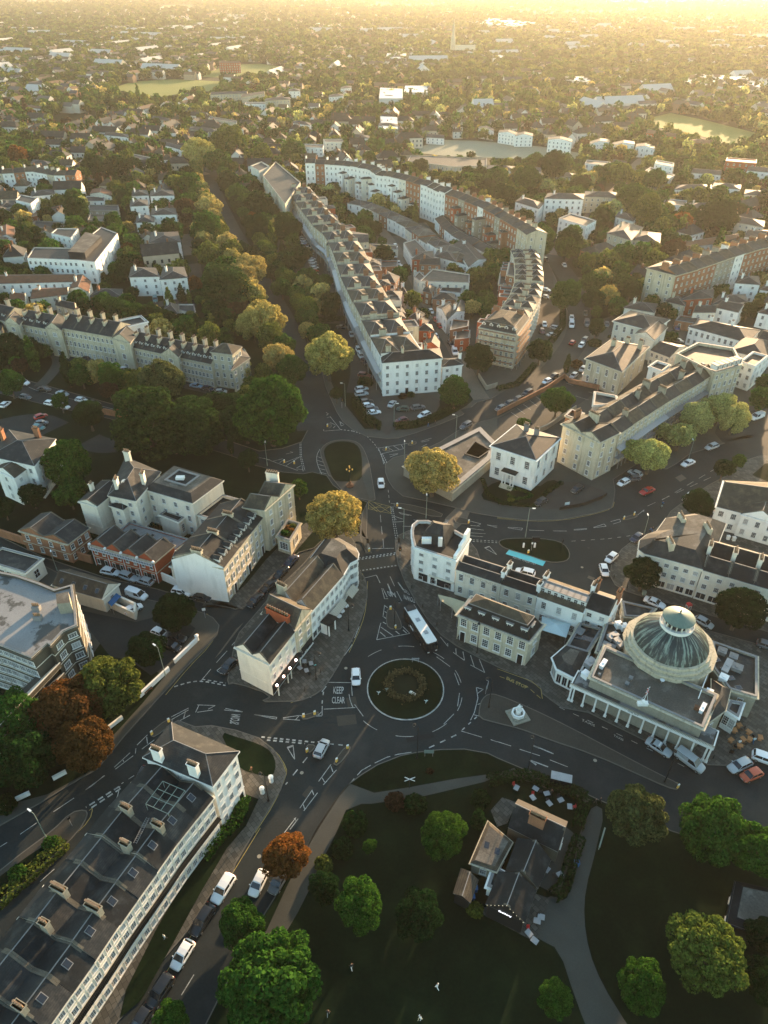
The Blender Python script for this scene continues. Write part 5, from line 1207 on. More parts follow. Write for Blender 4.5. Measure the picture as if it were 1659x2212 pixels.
# rear wings behind the promenade
pl=resample(r2,15)
for i in range(14):
    a,b=pl[i],pl[i+1];d_=(b-a).normalized();nl=Vector((-d_.y,d_.x));W_=(b-a).length
    for k,(f0,f1,ln_,ht)in enumerate(((.05,.45,4.5+i%3,8+i*3%4),(.55,.9,3.5+i*5%4,4.5+i*2%4))):
        a0,a1=a+nl*13.52+d_*W_*f0,a+nl*13.52+d_*W_*f1
        if i>11 and k:continue
        bld('closet_wing','%s rear wing of the promenade, %s pair from its far end'%(('taller','lower')[k],nth(i)),'annex',[a0,a1,a1+nl*ln_,a0+nl*ln_],ht,['brick','cream','redbrick','stone','brick'][(i+k*2)%5],['hip','flat'][(i+k)%2],.9,'slate',rows=max(1,int(ht/3)),cols={0:0,1:1,2:1,3:0},group='rear wings of the promenade',cornice=0,par=.3)
wings=['D 575,60 845,40 840,-10 660,-40|stone|12|tall cream rear block with a broad blank wall|gable0','D 905,270 1010,300 1040,260 960,225|brick|7|hipped brick and white rear house|hip','D 780,160 850,170 860,140 790,130|brick|8|brick rear wing beside the paired roofs|hip',
 'D 855,185 920,195 925,150 850,145|cream|5|low cream rear wing|flat','D 925,200 1025,195 1030,160 920,160|brick|4.5|flat-roofed brick store beside the mews|flat','D 915,385 1045,400 1055,355 935,350|brick|8.5|brown brick rear house with two sash windows|hip',
 'D 985,470 1050,480 1055,440 990,430|brick|7|small brick rear wing with a parapet|flat','D 1020,580 1110,590 1112,550 1035,548|cream|8.5|tan rear house with paired windows|hip','D 1100,520 1150,535 1200,500 1150,470|brick|6|hipped orange brick mews cottage, farthest of three|hip',
 'D 1125,560 1180,580 1225,540 1170,510|white|6|white hipped mews cottage, middle of three|hip','D 1150,600 1255,605 1240,565 1160,560|redbrick|6|orange brick hipped mews cottage, nearest of three|hip','D 1190,690 1290,715 1295,670 1235,620|redbrick|5|orange brick mews cottage with a glazed roof behind the broad white house|gable1',
 'D 1080,700 1180,710 1185,680 1090,670|white|7|flat white rear block behind the broad white house|flat','D 1040,330 1090,420 1110,400 1060,320|white|5|narrow white rear cottage|gable0','D 890,345 1010,340 1005,310 895,315|cream|6|low cream flat-roofed rear block|flat','D 900,80 1030,90 1020,60 850,50|cream|4|low felt-roofed mews store|flat',
 # mews, right side
 'D 1065,45 1120,140 1215,95 1140,20|white|6.5|white mews house with a roof terrace at the top of the mews|flat','D 1120,150 1255,150 1250,100 1120,105|redbrick|6|brick mews house with grey windows|hip','D 1165,180 1300,185 1295,145 1180,150|brick|6|brick mews house with white casements|gable0',
 'D 1262,130 1395,165 1420,120 1290,85|white|6|white mews house with a sunlit rooflight roof|hip','D 1392,165 1480,195 1500,165 1400,145|white|5.5|white flat mews block|flat','D 1385,55 1480,200 1590,150 1470,40|white|6.5|long white mews terrace with rooflights|gable0',
 'D 1130,260 1235,345 1250,300 1165,225|cream|6|cream flat-roofed studio with a blank wall|flat','D 1165,290 1480,300 1485,245 1250,210|cream|7|cream modern flat-roofed house with a walled terrace|flat','D 1190,350 1240,365 1270,330 1210,320|brick|5.5|small brick mews house by the bend|hip',
 'D 1250,400 1390,405 1385,370 1270,360|brick|5.5|hipped orange brick mews house|hip','D 1290,350 1430,365 1440,320 1310,320|white|5|white mews studio with paired windows|flat','D 1275,455 1340,530 1400,480 1330,425|white|6|white mews house, upper of a glazed pair|gable1',
 'D 1345,535 1450,480 1455,420 1400,440|white|6|white mews house, lower of a glazed pair|gable1','D 1360,600 1475,575 1480,540 1375,530|brick|6|brick mews workshop with a flat top|flat','D 1390,660 1480,650 1490,600 1400,590|redbrick|5|brick mews garage with a rooflight|flat']
def quick(s,cat='house',group=None,nm=None):
    geo,wl_,h_,lab,rf=s.split('|');h_=float(h_)
    rf,*rm_=rf.split(':');rm_=rm_[0]if rm_ else 'slate'
    g0=pp(geo,h_);nm=nm or{'flat':'flat_roofed_house'}.get(rf,'house')
    dp=zdepth(g0[0])
    if len(g0)==3:g0.append(g0[0]+g0[2]-g0[1])
    if len(g0)==4 and dp>370:
        for i_,j_ in((1,2),(0,3)):
            v_=g0[j_]-g0[i_];lim=13 if dp<700 else 16
            if v_.length>lim:g0[j_]=g0[i_]+v_*(lim/v_.length)
    chs=[(.2,.5,1.2,3,'t')]if rf!='flat' and dp<420 else[]
    return bld(nm,lab,cat,g0,h_,wl_,rf,1.5 if rf!='flat' else 1,rm_,rows=max(1,round(h_/3.1)),group=group,par=.4,ch=chs,cornice=0)
for s in wings:quick(s)
# mews terrace strip (centre)
row('mews_house','white mews house with a hipped roof, %s along the central mews from its far end',pp('G 750,440 790,447 835,470 870,485 905,512 950,540 985,560',6.5),6.5,9,12,'white houses of the central mews',walls=('white','white','cream','brick'),roofs=('slate','flat','brownslate'),roof='hip',rise=1.5,rows=2,cols={0:2},hj=1.5)
row('mews_house','brick and white mews house, %s along the upper lane below the long white terrace',pp('G 940,470 965,500 1000,520 1045,545',6),6,8,6,'houses of the upper mews lane',walls=('white','brick','white'),roofs=('slate',),roof='gable0',rise=1.6,rows=2,cols={0:2},hj=1.2)
# long back terrace (R1)
r1=pp('A 1290,690 1360,690 1450,697 1560,715 B 0,738 80,752 150,770 210,785 280,812 350,838 420,865 490,900 550,935 605,968 640,995',17.5)
row('terraced_house','tall narrow terraced house seen from behind, %s from the left of the long back terrace',r1,17.5,9.5,34,'tall houses of the long back terrace',walls={None:'white',1:'brick',13:'cream',14:'brick',15:'brick',16:'white',20:'brick',21:'brick',22:'greystone',23:'brick',24:'brick',25:'white',26:'brick',27:'brick',28:'greystone',29:'brick',30:'brick',31:'brick',32:'stone',33:'stone'},roofs=('slate','slate','brownslate'),hj=.8,roof='gable0',rise=1.7,rows=5,cols={0:2,1:2},ch=[(.03,.6,2.4,5,'t')],ww=.9,wh=.45)
for k in range(22):   # closet wings on the back of R1
    pl=resample(r1,34);i=3+k+(k>12)*6
    if i>32:break
    a,b=pl[i],pl[i+1];d_=(b-a).normalized();nn=Vector((d_.y,-d_.x));ln_=3+(k%3)*1.5;ht=7+(k*7%4)*2.2
    bld('closet_wing','narrow rear wing with a lean roof, %s from the left behind the long back terrace'%nth(k),'annex',[a+nn*ln_+d_*.3,a+nn*ln_+d_*(b-a).length*.55,a+nn*.02+d_*(b-a).length*.55,a+nn*.02+d_*.3],ht,['white','white','cream'][k%3]if i<20 else['brick','redbrick','greystone'][k%3],'hip',.8,'slate',rows=max(1,int(ht/3)),cols={0:1},group='rear wings of the long back terrace',cornice=0)
# east crescent (R3)
r3=pp('E 125,600 180,520 225,445 262,375 280,300 278,225 262,150 238,90',12.5)
row('crescent_house','stone crescent house with a roof terrace, %s from the scaffolded end of the curved crescent',r3,12.5,11,13,'houses of the curved crescent',walls=('stone',),roofs=('slate','brownslate','slate'),roof='pyr2',rise=1.9,rows=4,cols={0:2,1:3,2:2},chx=.1,ch=[(.02,.5,2.2,6,'t','stone')],hj=.8)
sc_b=bld('end_house','stone end house of the crescent wrapped in scaffolding','building',pp('E -110,560 120,605 195,505 -10,470',12.8),12.8,'stone','mansard',1.9,'slate',rows=4,cols={0:7,1:4},dorm=[(0,5,.7)],ch=[(.1,.8,2.2,6,'s','brick'),(.8,.8,2.2,6,'s','brick')])
_,S_,c_,p_=sc_b;m=MB();d_=(p_[1]-p_[0]).normalized();nn=Vector((d_.y,-d_.x));L_=(p_[1]-p_[0]).length
def scaf(a,b):
    d=(b-a).normalized();n=Vector((d.y,-d.x));L2=(b-a).length;k=int(L2/2.2)
    for j in range(k+1):
        for o_ in(.4,1.4):q=a+d*(L2*j/k)+n*o_;m.tube((q.x,q.y,.1),(q.x,q.y,12.6),.05,n=4)
    for z in(2.2,4.3,6.4,8.5,10.6,12.4):
        for o_ in(.4,1.4):m.tube((*(a+n*o_),z),(*(b+n*o_),z),.045,n=4)
        m.prism([a+n*.45,b+n*.45,b+n*1.35,a+n*1.35][::1],z-.1,z-.04,1,bottom=True)
scaf(p_[0],p_[1]);scaf(p_[1],p_[2]);o=m.build('scaffolding',[M['grey'],M['wood']]);o.location=(c_.x,c_.y,0);tag(o,'tube scaffolding with boards around the end house of the crescent','scaffolding')
bld('rear_block','tall brick stair block behind the curved crescent','annex',pp('E 60,240 110,250 120,170 75,165',12),12,'brick','flat',rows=4,cols={0:1,3:2})
bld('rear_block','lower brick rear block with white sills behind the crescent','annex',pp('E 10,300 100,300 100,240 20,230',8),8,'redbrick','flat',rows=2)
bld('rear_block','white balustraded rear block behind the crescent','annex',pp('E 80,430 190,440 190,395 90,390',11),11,'white','flat',rows=3,cols={0:3})
# far end blocks of the promenade
bld('apartment_block','tan flat-roofed apartment block at the far end of the promenade','building',pp('A 1110,740 1205,862 1270,770 1165,682',14),14,'stone','flat',rows=4,cols={0:6},par=.6)
bld('apartment_block','narrow cream block behind the tan flat-roofed apartments','building',pp('A 1058,700 1095,722 1140,702 1105,682',13),13,'cream','flat',1.5,'slate',rows=4,cols={0:3})

pl=resample(r3,13)
for i in range(13):
    a,b=pl[i],pl[i+1];d_=(b-a).normalized();nl=Vector((-d_.y,d_.x));W_=(b-a).length;ht=8+i*3%4;ln_=3.5+i*5%3
    a0,a1=a+nl*11.02+d_*W_*.1,a+nl*11.02+d_*W_*.6
    bld('closet_wing','brick rear wing inside the curved crescent, %s from the scaffolded end'%nth(i),'annex',[a0,a1,a1+nl*ln_,a0+nl*ln_],ht,['brick','redbrick'][i%2],'flat',.9,'slate',rows=3,cols={0:0,1:0,2:1,3:1},group='rear wings of the curved crescent',cornice=0,par=.3)
# --- left middle terrace (R4)
r4a=[pp('C -280,470 -120,505 30,540',9.5),pp('C 118,556 292,590',9.5),pp('C 385,582 712,640',11),pp('C 822,702 1128,768',9),pp('C 1128,768 1340,812',9)]
for q,(pl,n_,h_,nm_)in enumerate(zip(r4a,(3,2,4,4,3),(9.5,9.5,11,9,9),('far left','left','middle','right','tower end'))):
    row('terraced_house','stone house with dormers, %s of the '+nm_+' section of the long left terrace',pl,h_,11,n_,'houses of the long left terrace',walls=('stone',),roofs=('slate',),hj=0,roof='gable0',rise=3.0,rows=3,cols={0:3},chx=.3,ch=[(.03,.35,1.8,4,'t','stone'),(.03,.85,1.6,4,'t','stone')],dorm=[(0,2,1.4)]if q!=2 else(),party=False)
for q,(s,h_,n_)in enumerate((('C 30,548 118,566 150,525 62,510',10.5,1),('C 292,582 385,600 430,540 330,520',10.8,1),('C 712,650 822,680 865,625 760,600',11.6,2),('C 1030,745 1128,770 1150,740 1060,720',10,1))):
    bld('gabled_bay','stone gabled bay house projecting from the long left terrace, %s from the left'%nth(q),'house',pp(s,h_),h_,'stone','gable1',2.2,'slate',rows=3,cols={0:1,1:1},group='gabled bays of the long left terrace',ww=1.7)
bld('tower_house','stone corner tower with a pyramid roof at the right end of the long left terrace','house',pp('C 1338,735 1470,752 1527,705 1400,690',12.6),12.6,'stone','hip',2.0,'brownslate',rows=4,cols={0:3,1:3},ch=[],ww=.9)
bld('tower_annex','stone rear annex beside the corner tower','house',pp('C 1470,850 1580,775 1545,720 1500,735',8.5),8.5,'stone','hip',1.2,'slate',rows=3,cols={0:3},ch=[(.5,.6,1.6,4,'s','brick')])
bld('white_block','white rendered block rising behind the long left terrace','house',pp('C 812,575 935,545 890,505 740,535',12),12,'white','flat',rows=3,cols={0:1})
# left middle distance
mod=bld('apartment_block','modern white apartment block with a flat roof and glazed penthouse','building',pp('C 170,142 492,155 602,168 745,-15 640,-55 470,78 215,75',10),10,'white','flat',par=.3,rows=3,cols={0:10,1:2,2:7},style='plain')
q_=[q-mod[2]for q in pp('C 430,100 535,105 640,0 540,-25',12.5)];m=MB();m.prism(q_,9.8,12.3,1,0);m.build('glazed_penthouse',[M['flat'],M['glass']],mod[0])
for s in('A 215,985 300,1005 330,965 240,965|white|9|white wing at the back of the modern apartment block|flat','C 820,262 1010,258 985,205 835,200|white|8.5|white hipped villa beside its twin, left half|hip','C 1015,278 1185,265 1165,200 1040,200|white|9|white hipped villa beside its twin, right half|hip',
 'C 945,45 1145,40 1125,-25 960,-20|white|9|white villa with an arched attic window behind the glazed walkway|hip','A 550,872 625,868 620,835 555,838|white|9|white villa, lower left of the cluster beside the avenue|hip','A 640,908 745,905 738,868 645,870|white|9|white villa with a round window, lower right of the cluster beside the avenue|hip',
 'A 635,828 735,825 728,795 640,795|white|9|cream villa at the back of the cluster beside the avenue|hip','A 555,828 628,825 620,805 560,806|white|8|grey-roofed villa at the back left of the cluster|hip','A 575,940 650,938 650,912 580,912|white|8|small white hipped house in front of the villa cluster|hip',
 'C -60,305 470,292 480,245 -60,250|white|6|long white row of cottages with a dark tiled roof|gable0:tile','C 190,400 430,372 440,330 230,335|cream|6|cream cottage row behind the long left terrace|gable0:tile','C 440,340 560,360 575,290 490,250|cream|6|cream gabled cottages with sunlit tiles|gable1:tile',
 'C 570,385 770,390 775,340 620,335|brick|4|dark hipped brick hall behind the clipped trees|hip','C 1130,470 1240,500 1230,435 1130,435|white|3|low white flat-roofed garages|flat','C 1040,470 1130,500 1130,440 1060,420|cream|4|low hipped lodge beside the white garages|hip','C 350,440 480,470 480,430 370,420|stone|7|stone rear wing behind the long left terrace|gable0','C 60,400 160,410 170,370 80,370|cream|6|cream rear cottage at the far left|gable0:tile',
 'C -60,590 0,600 30,540 -40,530|stone|8|stone porch house at the left edge|hip'):quick(s)
# brick row upper right (R5)
row('terraced_house','tall terraced house, %s from the stone end of the upper right terrace',pp('E 1098,242 1240,200 1420,140 1530,105 1700,55 1900,0',15),15,10,14,'houses of the upper right terrace',walls=('brick','brick','brick','brick','greystone','greystone','white','brick','brick'),roofs=('slate','brownslate'),roof='gable0',rise=1.8,rows=5,cols={0:2},ch=[(.03,.6,3,6,'t')],hj=.4,ww=.95,wh=.45)
bld('end_house','stone end house of the upper right terrace with tall sash windows','house',pp('E 920,198 1095,243 1190,190 1030,155',15),15,'stone','hip',1.4,'slate',rows=5,cols={0:3,3:1},cornice=.3)
for s in('E 1125,395 1320,380 1325,330 1180,335|redbrick|7|low brick wing with white sills below the upper right terrace|hip','E 1030,400 1150,430 1160,390 1080,370|stone|6|stone lower wing below the end house|hip','E 1320,420 1530,405 1520,360 1360,365|white|6|white rear wing below the upper right terrace|hip','E 1200,470 1340,470 1345,430 1220,430|cream|5.5|cream wing with rooflights below the brick terrace|gable0','E 1460,290 1610,300 1600,250 1480,250|white|8|white closet wing high on the terrace back|hip','E 1610,330 1740,350 1740,310 1640,300|white|6|white rear house at the right edge|hip',
 'E 780,440 960,470 980,420 830,400|cream|6|dark hipped lodge beside the end house|hip','E 1340,440 1480,470 1530,420 1400,400|white|6|white walled cottage with a courtyard|gable0','E 1090,520 1220,540 1240,500 1120,490|brick|3.5|low brick garage block behind the villas|flat','E 1600,470 1740,500 1740,450 1640,440|white|6|white house among garden trees at the right|hip','E 1105,80 1480,30 1470,-10 1140,40|white|6|long white cottage terrace with a brown roof|gable0:tile',
 'B 592,852 690,882 718,850 620,828|white|9.5|white hipped villa left of the square white block|hip','B 715,838 878,842 882,812 735,810|white|12|tall white house with parapet and chimneys|hip','B 882,830 1030,835 1040,800 890,800|stone|9|stone hipped row beyond the tall white house|hip','B 775,922 890,955 940,928 830,900|white|10|square white flat-roofed block of flats|flat','B 980,985 1080,1015 1130,960 1050,935|stone|10|pale stone villa with a belvedere tower|hip','B 1080,1010 1200,1030 1205,985 1110,975|stone|9|lower wing of the belvedere villa|hip',
 'B 1015,915 1090,935 1110,900 1030,895|white|7|small white hipped house behind the belvedere villa|hip','B 1265,800 1420,800 1420,770 1290,770|white|7|pale house pair in the trees right of the new white flats|hip','B 1140,720 1240,755 1275,735 1170,700|white|9|new white cubic flats on the hill road|flat','B 1180,690 1260,705 1265,670 1195,665|white|11|upper cube of the new white flats|flat','B 885,690 990,700 1000,670 900,665|white|7|modern white split-roof house by the road|flat','B 1000,690 1060,700 1060,665 1010,665|white|6|white cottage beside the split-roof house|gable0',
 'B 470,715 590,720 590,692 480,690|white|6|white low row above the crescent gardens|hip','B 595,720 700,725 700,695 610,695|white|5|second white low row above the crescent gardens|hip','B 135,680 330,705 470,700 470,670 150,655|stone|7|long stone terrace along the edge of the courts|flat','B 760,740 850,755 860,725 780,715|white|7|white house half hidden by the tall dark tree|hip',
 'B 520,560 600,572 610,545 530,540|white|8|white gabled villa pair, left half beyond the courts|gable1','B 590,575 665,575 665,545 600,545|white|8|white gabled villa pair, right half beyond the courts|gable1','B 435,545 500,555 500,525 445,520|white|7|white gabled villa at the head of the courts|gable1','B 730,590 830,600 830,550 740,545|white|9|steep gabled white villa beyond the courts|gable1','B 905,610 990,600 985,565 915,570|white|8|white twin-gabled villa right of the courts|gable1','B 1000,615 1095,610 1090,580 1010,580|white|8|white gabled villa, second to the right of the courts|gable1',
 'B 1100,620 1180,630 1175,595 1110,595|white|7|white gabled villa, third to the right of the courts|gable1','B 1145,560 1270,580 1270,545 1160,535|redbrick|9|red brick mansion with white bays beside the green field|gable0:tile','B 1320,600 1460,610 1470,575 1345,575|brick|7|low brown house in front of the green field|hip:tile','B 1480,680 1610,690 1615,640 1500,635|redbrick|12|brick block of flats near the right edge|flat','B 1335,730 1460,740 1465,705 1350,705|white|8|pale gabled villa near the brick flats|gable0','B 1425,790 1540,800 1550,760 1440,755|white|7|white house with hipped wings at the right|hip','B 1560,820 1659,830 1659,790 1570,785|cream|7|cream house at the right edge|hip',
 'B 1480,930 1640,960 1650,900 1520,890|cream|8|cream villa with a broad hipped roof at the right|hip','B 1215,860 1310,870 1320,840 1230,835|white|6|low white flat house among autumn trees|flat','B 1310,880 1440,880 1440,845 1330,845|cream|6|grey-roofed villa among autumn trees|hip','B 1560,1000 1700,1010 1700,975 1580,970|white|6|white gabled cottage at the right edge|gable0','B 1570,720 1680,730 1680,680 1590,675|white|9|white villa high at the right edge|gable0','B 320,590 290,570 250,565 240,590|white|5|small white house left of the courts|gable0' if False else 'B 215,580 290,585 290,560 225,555|white|5|small white house left of the courts|gable0',
 'A 700,615 790,640 800,600 720,580|white|8|long white house with chimneys beside the avenue|gable0','A 800,545 920,560 930,520 830,505|stone|8|stone hipped mansion above the avenue|hip','A 880,500 1000,520 1000,485 900,480|stone|9|flat-topped mansion above the avenue|flat','A 440,570 540,580 545,545 460,540|white|8|white villa above the left lawn|hip','A 640,500 730,515 730,480 660,475|stone|7|small stone villa in the trees above the avenue|hip','A 335,690 480,690 490,665 350,660|stone|6|flat brown-roofed flats left of the avenue|flat','A 500,655 640,680 640,645 520,640|cream|6|second flat-roofed flats left of the avenue|flat',
 'A 1255,620 1365,625 1372,590 1270,580|white|11|white flats at the head of the back terrace|flat','A 1375,600 1450,600 1452,560 1340,555|cream|11|cream flats beside the white flats|flat','A 1470,580 1560,585 1560,545 1480,545|white|8|white hipped house beyond the back terrace|hip','A 1600,530 1680,535 1680,500 1610,500|white|9|white three-storey villa beyond the back terrace|hip','A 888,400 1045,395 1050,350 945,345|stone|12|long stone row on the edge of the playing field|gable0','A 1020,410 1118,395 1118,360 1070,355|stone|12|second stone row beside the playing field|gable0','A 1120,425 1225,420 1225,370 1150,360|stone|13|taller stone row with chimneys beside the field|hip','A 1220,385 1268,385 1268,345 1225,340|white|14|white tower-like villa in the trees beside the field|hip','A 1035,440 1135,440 1135,415 1050,410|white|9|white modern flats in front of the stone rows|flat',
 'A 1390,410 1450,405 1455,375 1400,375|white|11|white villa on the wooded road, lower one|hip','A 1440,375 1485,370 1485,345 1445,345|white|11|white villa on the wooded road, upper one|hip','A 1240,520 1310,530 1320,490 1260,480|white|9|white villa with chimneys left of the wooded road|hip','A 1605,410 1680,415 1680,375 1620,370|stone|11|large stone house right of the wooded road|hip','A 65,845 130,860 180,820 110,800|white|9|white castellated villa at the left|flat','A 130,830 230,820 220,780 140,785|white|8|white hipped house beside the castellated villa|hip','A 20,940 265,890 260,860 60,900|brick|4|long low row of tan garages with a flat roof|flat','A 0,880 60,870 60,840 0,850|cream|7|cream house at the left edge above the garages|hip','A 130,960 260,965 265,935 150,930|greystone|4|grey shed roofs behind the modern block|flat',
 'A 360,850 440,850 440,810 370,805|white|5|white row of garages with dark flat roof|flat','A 370,890 500,890 500,860 380,858|greystone|5|second garage row with pale edge strip|flat','A 370,930 505,935 505,900 385,895|greystone|5|third garage row with dark roof|flat','A 380,820 470,830 470,790 400,785|cream|6|cottages with a sunlit clay roof|gable1:tile','A 130,690 215,700 215,665 150,660|stone|8|turreted grey villa near the orange tree|hip','A 175,640 345,640 340,605 200,600|brick|5|long low brown-roofed building in the trees|gable0:tile','A 90,415 170,420 170,390 100,388|white|6|low white modern house in the far left trees|flat','A 0,1000 60,1010 60,960 0,960|white|6|white cottage at the far left behind the shrubs|gable1:tile','A 685,745 790,735 780,715 700,720|cream|4|round-fronted pavilion by the avenue road|hip',
 'A 295,545 355,545 352,518 300,518|white|6|white half-timbered house by the dark lawn, left one|gable0:tile','A 390,545 450,545 448,518 395,518|brick|6|brown house by the dark lawn, right one|gable0:tile','A 735,290 800,285 795,265 740,270|white|5|flat pavilion at the edge of the playing field|flat','A 0,470 40,470 40,445 0,445|white|6|white bungalow at the far left|gable0:tile','A 105,455 175,460 175,430 115,428|white|6|white cottage pair in the far left trees|gable0:tile','A 925,265 1015,265 1015,225 935,225|redbrick|13|red brick school with spires beyond the playing field|gable0:tile'):quick(s)
row('terraced_house','tall villa terrace house, %s along the white terrace at the far left',pp('A -40,735 60,730 130,722 220,740 318,740',12),12,10,9,'houses of the far left white terrace',walls=('stone','white','brick','white','white','white'),roofs=('slate','brownslate'),roof='gable0',rise=1.8,rows=4,cols={0:2,1:2},ch=[(.03,.5,2.4,5,'t')])
# pub in the park
pb=bld('pub','dark slate pub building with an orange chimney in the park','building',pp('M 70,730 375,880 430,715 125,575',3.8),3.8,'brownbrick','gable0',2.6,'darkslate',rows=1,cols={0:0,1:1,3:1},ch=[(.48,.30,2.4,8,'s','brick')],cornice=0,cop=.03)
bld('pub_wing','dark gabled wing behind the pub','building',pp('M 60,1015 240,1110 320,930 135,810',3.6),3.6,'brownbrick','gable1',2.4,'darkslate',rows=1,cols={0:0,1:0},cornice=0,cop=.03)
gf=bld('pub_wing','dark gable-fronted wing carrying the lit name sign','building',pp('M -60,1215 160,1320 230,1120 20,1015',3.6),3.6,'black','gable1',2.4,'darkslate',rows=1,cols={0:0,1:0},cornice=0,cop=.03)
bld('pub_extension','flat brown-roofed pub extension with two lit rooflights','annex',pp('L 1500,985 1650,1035 1745,860 1605,740',3.2),3.2,'greystone','round',.25,'brownslate',par=.2,rows=1,cols={0:1},sky=2)
bld('pub_shed','dark lean-to shed beside the blue bins','shed',pp('L 1390,1190 1480,1240 1530,1090 1440,1030',2.6),2.6,'black','gable1',.6,'brownslate',rows=1,cols={0:0,1:0},cornice=0,cop=.03)
bld('pub_extension','small white pub store between the shed and wing','annex',pp('M -60,1100 20,1130 70,1030 -20,980',2.8),2.8,'white','flat',par=.2,rows=1,cols={0:0})
bld('bandstand_house','dark glazed garden building hidden under trees at the lower right','building',pp('M 1420,1320 1700,1420 1700,1130 1470,1080',3.5),3.5,'black','round',.6,rows=1,cols={0:0,3:2},rmat='darkslate')

# ================================================================ VEHICLES
car('I',765,1350,762,1255,'white','hatch','entering the roundabout beside the painted KEEP words')
car('L',570,215,520,312,'silver','hatch','crossing the give-way line below the roundabout')
car('K',1365,1235,1462,1078,'white','suv','parked by the pavement of the bottom terrace, upper one')
car('K',1105,1655,1207,1490,'white','hatch','parked by the pavement of the bottom terrace, lower one')
car('L',110,1185,178,1050,'white','hatch','driving past the copper tree')
car('K',1235,1425,1330,1275,'black','estate','parked between the two white cars of the bottom terrace')
car('K',960,1880,1060,1735,'black','suv','parked in the shade at the bottom of the long terrace')
car('K',845,2060,930,1930,'black','hatch','parked at the bottom edge of the long terrace')
car('L',245,1150,300,1060,'grey','hatch','half hidden under the copper tree')
car('K',630,805,702,685,'red','hatch','parked in the back lane of the bottom terrace')
car('K',780,625,835,525,'navy','hatch','parked in the back lane above the red car')
car('K',515,945,590,835,'black','saloon','parked in the back lane below the red car')
car('K',880,490,925,405,'black','hatch','tucked beside the white end house')
car('K',385,1075,455,1020,'white','hatch','by the lower wall of the back lane')
car('F',750,648,652,630,'white','estate','first of three parked below the brick mews')
car('F',862,688,768,655,'silver','suv','in the middle of three parked below the brick mews')
car('F',870,682,962,712,'silver','estate','last of three parked below the brick mews')
car('F',1205,778,1100,755,'white','suv','in the lane under the blank white gable')
car('F',1328,810,1237,790,'black','hatch','at the foot of the blank white gable')
car('F',912,798,822,768,'white','van','parked at the end of the cream workshop yard')
car('F',870,862,820,885,'white','hatch','behind the cream garden wall')
car('F',1065,1048,967,1007,'white','hatch','parked in the dark apartment yard')
car('F',1160,1065,1065,1045,'black','saloon','beside the white car in the apartment yard')
car('F',1135,1125,1045,1095,'black','hatch','nearest the wall of the apartment yard')
car('F',1412,1270,1482,1200,'black','hatch','parked at the corner of the flat-iron block')
for k,(x1,y1,x2,y2,c)in enumerate(((90,850,160,780,'black'),(170,755,252,695,'black'),(250,678,325,605,'black'),(318,600,382,540,'navy'))):
    car('I',x1,y1,x2,y2,c,'saloon','parked before the stone houses, %s from the junction'%nth(k))
car('I',925,105,920,48,'white','hatch','driving down past the oval green')
car('J',675,552,726,505,'white','hatch','parked at the paved corner, upper of two')
car('J',667,640,645,570,'white','hatch','parked at the paved corner, lower of two')
car('J',125,608,218,632,'white','suv','parked behind the cream row near the charging bays')
car('J',1022,828,910,780,'white','saloon','with a black roof parked across from the dome')
car('J',1305,945,1230,905,'silver','hatch','parked behind the dome')
car('J',825,430,886,388,'navy','hatch','turning beside the curved cream building')
car('J',1700,1085,1610,1055,'grey','hatch','cut by the right edge behind the dome')
car('E',888,1575,950,1550,'red','saloon','parked below the pale willow trees')
car('E',745,1525,805,1495,'white','hatch','parked in the bay beside the end house')
car('E',812,1440,880,1468,'silver','hatch','in the middle of the bay below the first willow')
car('E',800,1490,868,1482,'grey','hatch','in the shade of the first willow')
car('J',1140,190,1206,132,'white','estate','coming down the right-hand road')
car('J',460,130,520,92,'black','hatch','parked on the forecourt of the white villa')
car('J',238,205,296,172,'black','hatch','beside the hedge of the white villa')
car('E',1140,1405,1198,1380,'white','saloon','driving below the willows')
car('E',1285,1302,1346,1280,'silver','estate','driving towards the mini roundabout')
car('E',1560,1122,1623,1100,'white','van','leaving the mini roundabout at the right')
t1=car('M',1060,290,925,205,'silver','saloon','=silver taxi saloon with a roof sign waiting before the colonnade')
m=MB();m.box(-.12,-.45,1.44,.14,.45,1.58);m.build('roof_sign',M['lamp'],t1)
car('M',1265,392,1100,272,'silver','van','waiting before the colonnade with glazed sides')
car('M',1427,385,1547,330,'silver','estate','parked beside the cafe tables')
car('M',1500,440,1617,392,'orange','hatch','parked below the cafe tables')
car('M',1700,338,1592,300,'white','suv','cut by the right edge beside the cafe tables')
for k,(x,y,c,kd)in enumerate(((1458,1205,'grey','suv'),)):car('D',1430,1222,1490,1190,c,kd,'driving up the curving road past the forecourt')
for k,(x,y,c,kd)in enumerate(((20,1058,'grey','hatch'),(70,1030,'black','hatch'),(122,1005,'black','estate'),(185,965,'black','suv'),(305,893,'white','hatch'),(347,863,'black','hatch'))):
    car('E',x-27,y+13,x+27,y-13,c,kd,'in the line parked along the curving road, %s from the lower end'%nth(k))
